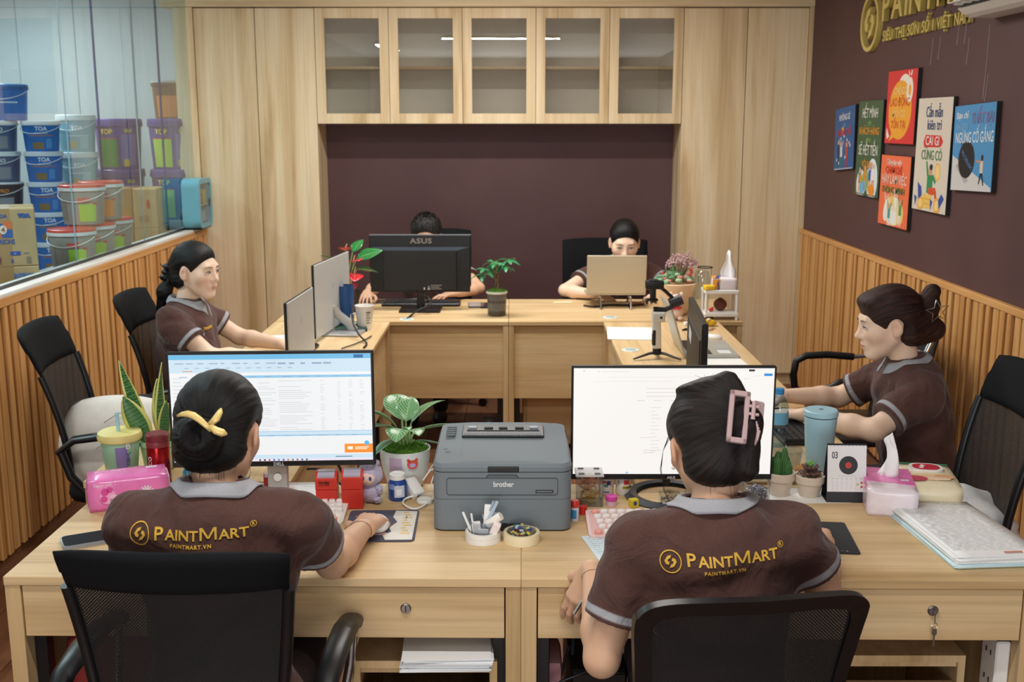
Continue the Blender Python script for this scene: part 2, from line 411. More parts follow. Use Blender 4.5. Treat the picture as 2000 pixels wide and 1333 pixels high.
# ------------------------------------------------------------------ right wall: posters, sign, air conditioner
PBLK = mat('poster_edge', '151515', 0.5)
def pm_(c): return mat('print_'+c, c, 0.45)
def clip_rect(p, hx, hy):
    for ax, sg, lim in ((0, 1, hx), (0, -1, hx), (1, 1, hy), (1, -1, hy)):
        q = []
        for i in range(len(p)):
            a, b = p[i-1], p[i]; da, db = lim-sg*a[ax], lim-sg*b[ax]
            if (da >= 0) != (db >= 0): t = da/(da-db); q.append((a[0]+(b[0]-a[0])*t, a[1]+(b[1]-a[1])*t))
            if db >= 0: q.append(b)
        p = q
        if not p: break
    return p
def poster(label, y0, y1, z0, z1, color, lines, art, tilt=0.0):
    w, h = y0-y1, z1-z0
    t = thing('wall_poster', label, 'poster', (1.945, (y0+y1)/2, (z0+z1)/2), 0, 'wall posters')
    t.rotation_euler = (R(tilt), 0, 0)
    B().box((-0.020, -w/2, -h/2), (-0.0005, w/2, h/2), 0.001).done('board', PBLK, t)
    M0 = face_left((-0.0202, 0, 0))
    B().prism([(-w/2+.0015, -h/2+.0015), (w/2-.0015, -h/2+.0015), (w/2-.0015, h/2-.0015), (-w/2+.0015, h/2-.0015)], 0, 0.0008, M0).done('print', pm_(color), t)
    M1 = face_left((-0.0212, 0, 0)); M2 = face_left((-0.0212-.0004-.00005*len(art), 0, 0))
    for s, x, y, wd, hh, c in lines:
        me = text_mesh(s, hh*1.38, 0.0002, 'CENTER', offset=0.0004 if hh > 0.03 else 0.0003, width=wd); me.transform(M2 @ Matrix.Translation((x, y, 0)))
        link('lettering', me, pm_(c), t)
    for z, (poly, c) in enumerate(art):
        poly = clip_rect(poly, w/2-.0015, h/2-.0015)
        if len(poly) < 3: continue
        B().prism(poly, 0, 0.0003, M1 @ Matrix.Translation((0, 0, -.0002+0.00005*z))).done('artwork', pm_(c), t)
def blob(cx, cy, rx, ry, n=18, rot=0, pw=1): 
    o = []
    for i in range(n):
        a = 2*PI*i/n; x, y = rx*math.cos(a), ry*math.sin(a); o.append((cx+x*math.cos(rot)-y*math.sin(rot), cy+x*math.sin(rot)+y*math.cos(rot)))
    return o
def limb(x0, y0, x1, y1, w):
    dx, dy = x1-x0, y1-y0; L = math.hypot(dx, dy) or 1; nx, ny = -dy/L*w/2, dx/L*w/2
    return [(x0+nx, y0+ny), (x0-nx, y0-ny), (x1-nx*.7, y1-ny*.7), (x1+nx*.7, y1+ny*.7)]
def rect(x0, y0, x1, y1): return [(x0, y0), (x1, y0), (x1, y1), (x0, y1)]
def man(x, y, s, body, skin='E8B48C', leg='20304A', up=1):
    return [(limb(x-.012*s, y, x-.016*s, y-.06*s, .014*s), leg), (limb(x+.008*s, y, x+.014*s, y-.06*s, .014*s), leg), (rect(x-.018*s, y, x+.018*s, y+.055*s), body),
            (limb(x-.016*s, y+.05*s, x-.035*s, y+.10*s*up, .010*s), body), (limb(x+.016*s, y+.05*s, x+.032*s, y+.09*s, .010*s), body), (blob(x, y+.072*s, .012*s, .014*s, 10), skin)]
a1 = [(blob(-0.035, 0.045, 0.018, 0.023), 'E8D23A'), (rect(-.042, .018, -.028, .026), 'CFC9B0')]
for k, (x, c) in enumerate(((-.11, '20244F'), (-.05, 'DCE6EE'), (.055, 'C8402F'))): a1 += man(x, -.095-.01*k, 1.05, c, leg=('1A2A48', '2E8B57', 'B5352C')[k])
a1 += [(blob(x, y, .009, .010, 8), 'D8E4EE') for x, y in ((-.06, 0), (.0, .012), (.06, -.012), (.10, -.03), (.12, -.045), (-.13, -.12), (-.09, -.14), (.03, -.11))] + [(rect(-.175, -.178, .175, -.172), 'B8C8D8')]
poster('deep blue wall poster with three cheering figures, first from the back corner', 6.71, 6.33, 1.515, 1.875, '1F5C99',
       [('KHÔNG GÌ', 0.0, .105, .20, .036, 'EEF2F5'), ('LÀ', 0, .066, .035, .024, '8FB4D6'), ('KHÔNG THỂ', .0, .016, .26, .040, 'D93848')], a1, -4)
a2 = [(blob(-.10, -.20, .075, .085), 'EFEDE3'), (blob(.09, -.165, .09, .115), 'E6EEF2'), (blob(-.02, -.17, .06, .06), '8DB36A'), (rect(-.17, -.252, .18, -.245), '3E5E40')]
for x, y, c in ((-.12, -.19, '30506A'), (-.03, -.175, 'E98A2C'), (.05, -.17, '2D55A5'), (.11, -.165, 'F0F0F0')): a2 += man(x, y, 1.0, c, leg='E98A2C' if c != 'E98A2C' else '7DB4DC')
a2 += [(blob(-.08, -.215, .04, .035), '79B7DF'), (blob(.09, -.22, .05, .032), 'EE9330'), (blob(-.10, -.165, .022, .024), 'E6A02F')]
poster('dark green wall poster beside the deep blue one', 6.27, 5.86, 1.39, 1.903, '3E5E40',
       [('HẾT MÌNH', .0, .165, .26, .052, 'EDEDE4'), ('VỚI', 0, .128, .06, .016, '8FC56A'), ('KHÁCH HÀNG', 0, .075, .33, .040, 'EDA53A'), ('NẾU KO', 0, .040, .08, .015, '8FC56A'), ('SẼ HẾT TIỀN', .0, -.035, .32, .056, 'EDEDE4'), ('VỚI BẠN', .0, -.10, .18, .034, 'EDA53A')],
       a2+[(rect(-.08, .122, .08, .124), '6F9C57'), (rect(-.10, .034, .10, .036), '6F9C57')])
bub = blob(-.01, -.01, .165, .155, 28)+[]
a3 = [(blob(0.04, .075, .10, .085), 'F3EADB'), (blob(-.01, -.015, .165, .145, 30), 'F3A932'), ([(-.10, -.12), (-.15, -.17), (-.02, -.135)], 'F3A932'), (blob(.115, .08, .045, .062), 'F3EADB'), (blob(.118, .08, .018, .028), 'F3A932'),
      (limb(.10, .15, .09, .172, .012), 'F3EADB'), (limb(.12, .15, .135, .172, .016), 'F3EADB'), ([(-.185, -.10), (-.165, -.125), (-.14, -.145), (-.175, -.16), (-.19, -.13)], 'F3EADB')]
poster('red wall poster with an orange speech bubble, top of the group', 5.81, 5.39, 1.68, 2.042, 'DD3438',
       [('CHỈ CÓ', -.01, .062, .19, .036, 'F3D9A0'), ('LAO ĐỘNG', -.015, .005, .28, .042, 'D2432C'), ('MỚI CÓ', -.02, -.05, .19, .036, 'F6CB7E'), ('TỒN TẠI', -.02, -.105, .21, .040, 'D2432C')], a3)
# lettering must lie over the bubble
a4 = [(blob(0, -.10, .14, .075), 'F4D9A6'), (rect(-.06, -.165, .06, -.10), 'F4F1E8'), (blob(-.11, -.12, .03, .04), 'EEEDE6'), (blob(.12, -.11, .035, .05), 'F3D377')]
for x, y, c in ((-.10, -.10, 'F2F2EE'), (-.02, -.075, 'F0C95A'), (.04, -.08, 'F2F2EE'), (.11, -.115, '3B9A62'), (-.05, -.14, '3E9A9A')): a4 += man(x, y, .9, c, leg='F2F2EE')
poster('orange wall poster directly below the red one', 5.835, 5.40, 1.265, 1.622, 'F4744A',
       [('Đừng làm việc', -.01, .132, .22, .026, 'F7EFE6'), ('CHĂM CHỈ', -.015, .088, .24, .036, 'CE3126'), ('HÃY LÀM VIỆC', .0, .036, .36, .046, 'F3DFCF'), ('THÔNG MINH', -.01, -.012, .34, .034, '3F7A3C')], a4)
a5 = [([(-.115, .058), (-.09, .092), (.10, .085), (.125, .062), (.105, .04), (-.10, .032)], 'D7342F'), (rect(-.09, .036, .09, .09), 'D7342F'),
      (blob(.085, -.075, .036, .042), 'F0B952'), (blob(.085, -.075, .027, .033), 'F6D58C'), (rect(-.035, -.175, .035, -.09), '2E8C5A'), (limb(-.03, -.095, -.055, -.03, .022), '2E8C5A'), (limb(.03, -.095, .07, -.125, .022), '2E8C5A'), (blob(.0, -.07, .022, .024), 'D89A72'), (blob(.006, -.055, .02, .014), '2A2A38'),
      (limb(-.01, -.17, .075, -.16, .04), 'D9532F'), (limb(.07, -.16, .095, -.225, .026), 'D9532F'), (rect(-.075, -.245, .03, -.18), 'EFC66A'), (rect(-.075, -.205, .03, -.2), 'E5A53F'), (rect(-.075, -.228, .03, -.223), 'E5A53F'),
      (blob(-.10, -.225, .042, .032), 'EEB04B'), (blob(.105, -.225, .042, .036), 'EEB04B'), (blob(-.10, -.225, .028, .02), 'F6D58C'), (blob(.105, -.225, .028, .024), 'F6D58C'),
      ([(-.13, -.21), (-.15, -.13), (-.10, -.15), (-.09, -.19)], '2A4FA0'), ([(.13, -.24), (.185, -.19), (.15, -.17), (.12, -.2)], '2A4FA0'), ([(.03, -.25), (.05, -.21), (.02, -.2)], '2A4FA0'), ([(-.17, -.24), (-.185, -.19), (-.15, -.2)], '2A4FA0')]
poster('tall beige wall poster with a seated figure on coins', 5.35, 4.93, 1.378, 1.898, 'DED3C3',
       [('Cần mẫn', .0, .172, .20, .050, '33497E'), ('kiên trì', .01, .115, .17, .048, '33497E'), ('CÁI GÌ', .0, .045, .165, .042, 'F5EFE8'), ('CŨNG CÓ', .0, -.022, .25, .046, '4A8A55')], a5)
a6 = [([(-.204, -.182), (.204, -.182), (.204, -.165), (-.204, -.03)], 'D5D2CF'), ([(-.17, -.075), (-.06, -.15), (-.02, -.14), (-.12, -.06)], 'B9B1B4'), (blob(-.055, -.05, .085, .078, 26), '1E1D22')]
for x in (-.13, -.115, -.10): a6.append((limb(x, .03, x+.03, -.005, .004), '1E1D22'))
a6 += [(limb(.10, -.10, .085, -.15, .014), '1E1D22'), (limb(.105, -.10, .13, -.155, .014), '1E1D22'), (rect(.088, -.105, .118, -.055), 'DCC9B5'), (limb(.095, -.06, .045, -.055, .010), 'C98F6C'), (blob(.106, -.042, .012, .013, 10), '3A2A26')]
poster('sky blue wall poster with a figure pushing a black ball', 4.90, 4.48, 1.50, 1.862, '4C97CC',
       [('Bạn chỉ', -.12, .125, .12, .028, 'F2F4F6'), ('THẤT BẠI', .085, .10, .22, .046, '8C6C9E'), ('KHI BẠN', -.12, .078, .12, .026, '8FC3E6'), ('NGỪNG CỐ GẮNG', .01, .022, .38, .046, 'E8F1F6'), ], a6, -2)
me = text_mesh('PROBLEM', 0.030, 0.0002, 'CENTER', width=.13); me.transform(face_left((-0.0223, 0, 0)) @ TM((-.055, -.06, 0), (0, 0, -35)))
link('lettering', me, pm_('5C86B8'), [o for o in bpy.data.objects if o.get('label', '').startswith('sky blue wall')][0])
GOLD = mat('gold_letters', 'DCC873', 0.35, metal=0.15)
GOLDD = mat('gold_side', '8C7530', 0.4, metal=0.5)
sg = thing('wall_sign', 'raised gold shop name sign with round emblem on dark maroon wall', 'sign', (1.945, 5.95, 2.30))
def on_wall(y, z, d=0.004): return face_left((-d, y, z))
def logo_polys(r):
    """two interlocked angular arrows inside a ring (the shop's emblem)"""
    h = [(-.62, .05), (-.30, .50), (.12, .62), (-.02, .30), (-.22, .24), (-.30, .02), (-.12, -.06), (-.20, -.34), (-.50, -.24)]
    h2 = [(-x, -y) for x, y in h]
    return [[(x*r, y*r) for x, y in q] for q in (h, h2)]
ring = B(); n = 40
Mr = on_wall(0.215, 0.012, 0.0)
for i in range(n):
    a, b = 2*PI*i/n, 2*PI*(i+1)/n
    ring.prism([(.128*math.cos(a), .128*math.sin(a)), (.150*math.cos(a), .150*math.sin(a)), (.150*math.cos(b), .150*math.sin(b)), (.128*math.cos(b), .128*math.sin(b))], 0, .028, Mr)
ring.done('emblem_ring', GOLD, sg)
for p in logo_polys(.135): B().prism([(x, y*1.0) for x, y in p], 0, .028, Mr).done('emblem_arrow', GOLD, sg)
x = 0.0
for ch in 'PAINTMART':
    me = text_mesh(ch, 0.205, 0.014, offset=0.003); ws = [v.co.x for v in me.vertices]; wd = max(ws)-min(ws); k = 1.12
    me.transform(on_wall(-x, 0.005, 0.016) @ Matrix.Diagonal((k, 1, 1, 1)) @ Matrix.Translation((-min(ws), 0, 0)))
    x += wd*k+0.034; link('sign_letter', me, GOLD, sg)
x = 0.0
for wd_ in ('SIÊU', 'THỊ', 'SƠN', 'SỐ', '1', 'VIỆT', 'NAM'):
    me = text_mesh(wd_, 0.076, 0.009, spacing=1.08, offset=0.0008); ws = [v.co.x for v in me.vertices]; k = 1.0
    wdd = max(ws)-min(ws); me.transform(on_wall(-x, -0.098, 0.011) @ Matrix.Translation((-min(ws), 0, 0)))
    x += wdd+0.042; link('sign_word', me, GOLD, sg)

ac = thing('air_conditioner', 'white wall air conditioner with open louvre beside the gold sign', 'air conditioner', (1.945, 4.62, 2.2))
prof = [(0, 0), (-.10, 0), (-.125, .012), (-.155, .035), (-.10, .075), (-.12, .10), (-.205, .085), (-.222, .12), (-.225, .22), (-.205, .29), (0, .30)]
acm = B()
Mx = Matrix(((1, 0, 0, 0), (0, 0, -1, 0), (0, 1, 0, 0), (0, 0, 0, 1)))
acm.prism(prof, 0.0, 1.0, Mx); acm.done('body', WHITE, ac)
B().prism([(-.10, .077), (-.155, .038), (-.157, .044), (-.112, .088)], 0.02, 0.98, Mx).done('air_outlet', mat('outlet_dark', '4A4745', 0.7), ac)
flap = B(); flap.box((-.205, -.98, .052), (-.150, -.02, .057), .002, TM((0, 0, 0), (0, 0, 0))); flap.done('flap', WHITE, ac)
for k in range(12): B().box((-.185, -.055-k*.08, .045), (-.135, -.035-k*.08, .085), .002).done('vane', WHITE, ac)
B().box((-.226, -1.0, .118), (-.2235, 0, .122)).done('panel_seam', STEEL, ac)
# ------------------------------------------------------------------ desks
def desk(label, loc, w, d, rz=0, lpanel=True, rpanel=True, drawer=None, modesty=None, grain=None, pw=0.036, group='oak desks'):
    """local: x along the length (0..w), y from the sitter's edge (0) to the far edge (d), z up; top at 0.75"""
    t = thing('desk', label, 'desk', loc, rz)
    B().box((0, 0, 0.728), (w, d, 0.75), 0.0015).done('tabletop', OAK, t)
    if lpanel: B().box((0.0, 0.004, 0), (pw, d-0.004, 0.7275), 0.001).done('side_panel', OAKV, t)
    if rpanel: B().box((w-pw, 0.004, 0), (w, d-0.004, 0.7275), 0.001).done('side_panel', OAKV, t)
    if drawer:
        x0, x1 = pw+0.003, w-pw-0.003
        if not rpanel: x1 = w-0.003
        dr = B().box((x0, 0.008, 0.598), (x1, 0.026, 0.7245), 0.001).done('drawer', OAK, t)
        B().box((x0+.01, 0.026, 0.605), (x1-.01, d*0.7, 0.70)).done('drawer_box', OAK, dr)
        lx = drawer
        Ml = TM((lx, 0.008, 0.673), (90, 0, 0))
        B().lathe([(0.0125, 0), (0.0125, .004), (0.010, .006), (0.0, .006)], 20, Ml).done('lock', STEEL, dr, smooth=True)
        k = B(); k.box((lx-.0012, 0.0005, 0.666), (lx+.0012, 0.0018, 0.680)); k.done('keyhole', BLACKM, dr)
    for x in (pw+.016, w-pw-.016):
        B().box((x-.016, 0.05, 0), (x+.016, 0.085, 0.59 if drawer else .7275), .002).done('steel_leg', BLACKM, t)
        B().box((x-.016, d-.1, 0), (x+.016, d-.065, 0.7275), .002).done('steel_leg', BLACKM, t)
    if modesty: B().box((pw, d-0.04, modesty), (w-pw, d-0.024, 0.722), .001).done('modesty_panel', OAK, t)
    return t
dA = desk('front desk with the round drawer lock and the grey printer on it', (-1.187, 2.395, 0), 1.2035, 0.68, -0.5, drawer=0.935, modesty=0.32)
dB = desk('front desk with keys hanging from its drawer lock', (0.017, 2.385, 0), 1.2, 0.68, -0.5, drawer=0.955, modesty=0.32)
# side desks: sitter side outwards
desk('oak desk along the glass partition, nearer the snake plant, beside the empty chair', (-1.266, 4.40, 0), 1.315, 0.61, -90, modesty=0.33, pw=.03)
desk('oak desk along the glass partition with two white monitors', (-1.266, 5.725, 0), 1.32, 0.61, -90, modesty=0.33, pw=.03)
desk('oak desk on the poster wall side, where the woman with a star clip types', (1.083, 3.085, 0), 1.315, 0.61, 90, modesty=0.33, pw=.03)
desk('oak desk on the poster wall side holding two laptops and a camera stabiliser', (1.083, 4.405, 0), 1.315, 0.61, 90, modesty=0.33, pw=.03)
desk('back oak desk under the big black monitor', (-0.030, 6.49, 0), 1.236, 0.755, 180, modesty=0.325, pw=.028)
desk('back oak desk under the silver laptop on a stand', (1.212, 6.49, 0), 1.240, 0.755, 180, modesty=0.325, pw=.028)
GROM = mat('grommet', 'D9E4E2', 0.4)
def grommet(x, y, label):
    t = thing('cable_grommet', label, 'cable grommet', (x, y, 0.75), 0, 'cable grommets in the desks')
    B().lathe([(.040, 0), (.040, .002), (.036, .004), (.030, .0035), (.0, .003)], 28).done('ring', GROM, t, smooth=True)
    B().lathe([(.027, .003), (.026, .0048), (0, .0048)], 24).done('cap', mat('grommet_cap', 'A9BDBA', 0.45), t, smooth=True)
grommet(.52, 5.86, 'pale round cable grommet on the back desk before the silver laptop')
grommet(.539, 4.99, 'pale round cable grommet beside the white camera stabiliser')
grommet(-.575, 5.80, 'pale round cable grommet with cables, under the big black monitor')
# pedestals
def pedestal(label, loc, w, h, d=0.45, slot=0.05):
    t = thing('pedestal_cabinet', label, 'cabinet', loc)
    b = B(); b.box((0, 0, h-.018), (w, d, h)); b.box((0, 0, 0), (.018, d, h-.018)); b.box((w-.018, 0, 0), (w, d, h-.018)); b.box((.018, d-.012, .02), (w-.018, d, h-.018)); b.box((.018, .02, .02), (w-.018, d-.02, .035)); b.box((.018, .01, h-.034), (w-.018, .03, h-.018))
    b.done('carcass', OAKV, t)
    z = h-.018-slot; n = 2; hh = (z-.03)/n
    for k in range(n): B().box((.020, .004, z-hh*(k+1)+.003), (w-.020, .022, z-hh*k)).done('drawer', OAK, t)
pedestal('low oak drawer unit under the front desk, stack of paper on it', (-.385, 2.42, 0), .345, .525)
pedestal('low oak drawer unit under the front desk behind the hanging keys', (.80, 2.50, 0), .31, .50, d=.34, slot=.06)
pedestal('oak drawer unit under the back desk, below the silver laptop', (.05, 5.90, 0), .42, .62, slot=.004)

# ------------------------------------------------------------------ office chairs
CFAB = mat('chair_fabric', '111316', 0.85, bump=0.25, bscale=700, spec=.2)
CMESH = mesh_fabric('chair_mesh', '101011', 0.10, 900)
CPLA = mat('chair_plastic', '121315', 0.38, bump=0.06, bscale=600)
def office_chair(label, loc, rz, top=1.05, band=0.14, w0=0.44, w1=0.37, lean=0.11, zb=0.53, arms=True, arm_z=0.655, lumbar=True, style='band', group='black mesh office chairs'):
    t = thing('office_chair', label, 'chair', loc, rz)
    yb = -0.215
    def bp(u, v):   # u -1..1 across, v 0..1 up
        w = (w1+(w0-w1)*v)/2
        cx = u*w
        y = yb - lean*v**1.2 + (0.045*(1-v)*v*4*0.5 if lumbar else 0) + 0.035*u*u - 0.015
        z = zb+(top-zb)*v - (0.012*u**4 if v > .9 else 0)
        return Vector((cx, y, z))
    vb = 1-band/(top-zb)
    # head band: padded solid
    def shell(v0, v1, th, nu=14, nv=6, um=1.0):
        b = B()
        def side(sgn):
            return [[b.bm.verts.new(bp((-um+2*um*i/nu), v0+(v1-v0)*j/nv)+Vector((0, sgn*th*(1-abs(-1+2*i/nu)**6*.6)*(1-.55*(abs(-1+2*j/nv)**6)), 0))) for j in range(nv+1)] for i in range(nu+1)]
        f, k = side(1), side(-1)
        for i in range(nu):
            for j in range(nv):
                b.bm.faces.new((f[i][j], f[i+1][j], f[i+1][j+1], f[i][j+1])); b.bm.faces.new((k[i][j], k[i][j+1], k[i+1][j+1], k[i+1][j]))
        for i in range(nu):
            for j in (0, nv): b.bm.faces.new((f[i][j], f[i+1][j], k[i+1][j], k[i][j]))
        for j in range(nv):
            for i in (0, nu): b.bm.faces.new((f[i][j], f[i][j+1], k[i][j+1], k[i][j]))
        return b
    if style == 'band':
        shell(vb, 1.0, 0.014).done('head_band', CFAB, t, smooth='all')
        m = B()
        m.sheet(lambda u, v: bp(-.97+1.94*u, v*(vb+.01)), 12, 10); m.done('mesh_back', CMESH, t, smooth='all')
        for s in (-1, 1):
            m = B().tube([bp(s*1.0, v/8*vb) for v in range(9)], 0.013, 10).done('back_frame', CPLA, t, smooth=True)
        B().tube([bp(-1+2*i/10, 0.0) for i in range(11)], 0.014, 10).done('back_frame', CPLA, t, smooth=True)
    elif style == 'frame':
        m = B(); m.sheet(lambda u, v: bp(-.9+1.8*u, .04+v*.92), 12, 10); m.done('mesh_back', CMESH, t, smooth='all')
        fr = B(); nn = 60
        loop = []
        for k in range(nn):
            a = 2*PI*k/nn; c, s_ = math.cos(a), math.sin(a)
            u = math.copysign(abs(c)**0.25, c); v = .5+.5*math.copysign(abs(s_)**0.25, s_)
            loop.append((u, v))
        rings = []
        for k, (u, v) in enumerate(loop):
            uu, vv = u*.86, .5+(v-.5)*.84
            o, i_ = bp(u, v), bp(uu, vv)
            rings.append([fr.bm.verts.new(p) for p in (o+Vector((0, .012, 0)), i_+Vector((0, .008, 0)), i_-Vector((0, .008, 0)), o-Vector((0, .012, 0)))])
        for k in range(nn):
            a, b2 = rings[k], rings[(k+1) % nn]
            for q in range(4): fr.bm.faces.new((a[q], b2[q], b2[(q+1) % 4], a[(q+1) % 4]))
        fr.done('back_frame', CPLA, t, smooth=True)
    else:
        shell(0.0, 1.0, 0.03).done('backrest', CFAB, t, smooth='all')
    # seat
    st = B(); n = 24; sw, sd = .24, .23
    rings = []
    for z, k in ((.425, .86), (.435, .97), (.455, 1.0), (.475, .98), (.487, .88), (.490, .5)):
        rings.append([st.bm.verts.new((sw*k*math.copysign(abs(math.cos(2*PI*i/n))**.5, math.cos(2*PI*i/n)), sd*k*math.copysign(abs(math.sin(2*PI*i/n))**.5, math.sin(2*PI*i/n)), z)) for i in range(n)])
    for a, b2 in zip(rings, rings[1:]):
        for i in range(n): st.bm.faces.new((a[i], a[(i+1) % n], b2[(i+1) % n], b2[i]))
    st.bm.faces.new(rings[0][::-1]); st.bm.faces.new(rings[-1]); st.done('seat', CFAB, t, smooth='all')
    B().tube([(0, -.05, .415), (0, -.22, .42), (0, yb-.025, .47), bp(0, .0)+Vector((0, -.02, .0)), bp(0, .12)+Vector((0, -.018, 0))], [.03, .028, .026, .024, .016], 10, 1).done('back_bracket', CPLA, t, smooth=True)
    if arms:
        for s in (-1, 1):
            x = s*.275
            ar = B().tube([(x, -.21, arm_z-.05), (x, -.15, arm_z-.004), (x, -.05, arm_z+.008), (x, .06, arm_z+.004), (x, .14, arm_z-.012), (x, .17, arm_z-.045)], [.018, .026, .029, .030, .028, .018], 12, .55).done('armrest', CPLA, t, smooth=True)
            B().tube([(x, .155, arm_z-.03), (x*.99, .12, .55), (x*.93, .05, .43)], [.012, .012, .012], 10).done('chrome_strut', CHROME, ar, smooth=True)
            B().tube([(x, -.20, arm_z-.04), (x*.99, -.17, .55), (x*.93, -.08, .43)], [.016, .016, .014], 10).done('rear_strut', CPLA, ar, smooth=True)
    B().lathe([(.03, .40), (.03, .36), (.024, .36), (.024, .20), (.034, .20), (.036, .07), (.0, .07)], 16).done('gas_post', BLACKM, t, smooth=True)
    for k in range(5):
        a = R(72*k+18); c, s = math.cos(a), math.sin(a)
        lg = B().tube([(c*.02, s*.02, .11), (c*.16, s*.16, .095), (c*.29, s*.29, .07)], [.026, .022, .016], 8).done('base_leg', CPLA, t, smooth=True)
        B().cyl((c*.29-s*.012, s*.29+c*.012, .027), (c*.29+s*.012, s*.29-c*.012, .027), .027, n=14).done('caster', BLACKM, lg, smooth=True)
    return t
office_chair('black mesh chair of the woman with a fish-tail clip', (-.655, 2.245, 0), -1.5, top=.982, band=.092, w0=.462, w1=.35, lean=.05, zb=.50, arm_z=.665)
office_chair('black frame-edged mesh chair of the woman with a claw clip', (.422, 2.20, 0), 7, top=.922, w0=.475, w1=.385, lean=.075, zb=.50, arms=False, style='frame')
office_chair('empty black mesh chair with a white cushion, by the slatted glass partition wall', (-1.43, 4.02, 0), -84, top=1.06, band=.155, w0=.46, w1=.38, lean=.13, arm_z=.69)
office_chair('black mesh chair of the woman with a ponytail', (-1.37, 4.78, 0), -88, top=1.055, band=.15, w0=.45, w1=.38, lean=.12, arm_z=.67)
office_chair('empty black mesh chair holding a white bag, by the poster wall', (1.215, 3.19, 0), 88, top=1.075, band=.145, w0=.46, w1=.39, lean=.12, arm_z=.63)
office_chair('dark high-backed chair behind the man at the big black monitor', (-.475, 6.93, 0), 180, top=1.105, w0=.39, w1=.40, lean=.05, style='pad', arms=False)
office_chair('wide black padded chair of the woman at the silver laptop', (.60, 6.98, 0), 180, top=1.035, w0=.56, w1=.56, lean=.08, style='pad', arms=False, zb=.48)
# stool of the woman with a star clip
t = thing('swivel_stool', 'low black swivel stool under the woman with a star clip', 'stool', (1.42, 3.72, 0))
B().lathe([(.0, .40), (.17, .40), (.19, .415), (.195, .44), (.18, .462), (.0, .466)], 28).done('seat', CFAB, t, smooth=True)
B().lathe([(.03, .40), (.026, .08), (.0, .08)], 14).done('gas_post', BLACKM, t, smooth=True)
for k in range(5):
    a = R(72*k); c, s = math.cos(a), math.sin(a)
    lg = B().tube([(c*.02, s*.02, .11), (c*.26, s*.26, .065)], [.024, .014], 8).done('base_leg', CPLA, t, smooth=True)
    B().cyl((c*.26-s*.01, s*.26+c*.01, .025), (c*.26+s*.01, s*.26-c*.01, .025), .025, n=12).done('caster', BLACKM, lg, smooth=True)
# conference chair with chrome tube and black sleeve arms, behind the star clip woman
t = thing('armchair', 'chrome tube chair with black sleeved loop arms against the slatted poster wall', 'chair', (1.56, 4.74, 0), 90)
for s in (-1, 1):
    fr = B().tube([(s*.27, -.18, .93), (s*.27, -.13, .80), (s*.27, -.10, .72), (s*.27, -.02, .715)], .011, 10).done('chrome_frame', CHROME, t, smooth=True)
    B().tube([(s*.27, -.02, .715), (s*.27, .10, .725), (s*.27, .20, .72), (s*.27, .245, .695), (s*.27, .255, .63), (s*.27, .24, .52), (s*.27, .22, .44)], .017, 12).done('arm_sleeve', BLACK, t, smooth=True)
    B().tube([(s*.27, .22, .44), (s*.27, .25, .02), (s*.27, .15, .015), (s*.27, -.25, .015)], .0125, 10).done('runner', CHROME, t, smooth=True)
    B().sph((s*.27, -.185, .935), .018).done('frame_end', CHROME, t, smooth=True)
B().box((-.255, -.2, .43), (.255, .23, .47), .015, seg=2).done('seat', BLACK, t, smooth=True)
B().box((-.255, -.012, -.24), (.255, .012, .24), .010, TM((0, -.155, .70), (12, 0, 0)), seg=2).done('backrest', BLACK, t, smooth=True)

# ------------------------------------------------------------------ storeroom behind the glass
SW = mat('store_panel', 'C3CACA', 0.6, noise=0.03, nscale=3)
structure(B().box((-7, -3, 0), (-2.2, 7.9, .68)).done('floor_2', mat('store_floor', '8A8B8A', 0.7)))
wf = structure(B().box((-7, 8.32, .6), (-2.2, 8.4, CEIL)).done('wall_back_2', SW))
for k in range(12):
    B().box((-7.0+k*.42, 8.312, .7), (-6.993+k*.42, 8.321, CEIL)).done('panel_joint', mat('panel_joint', 'AEB6B8', 0.6), wf)
structure(B().box((-7.1, -3, 0), (-7, 8.4, CEIL)).done('wall_left_2', WHITEP))
structure(B().box((-2.3, 7.9, 0), (-2.2, 8.32, CEIL)).done('wall_right_2', SW))
tagm = lambda c: mat('print_'+c, c, 0.45)
def label_arc(r0, r1, z0, z1, a0, a1, n=8):
    b = B()
    b.sheet(lambda u, v: Vector(((r0+(r1-r0)*v)*math.cos(R(a0+(a1-a0)*u)), (r0+(r1-r0)*v)*math.sin(R(a0+(a1-a0)*u)), z0+(z1-z0)*v)), n, 1); return b
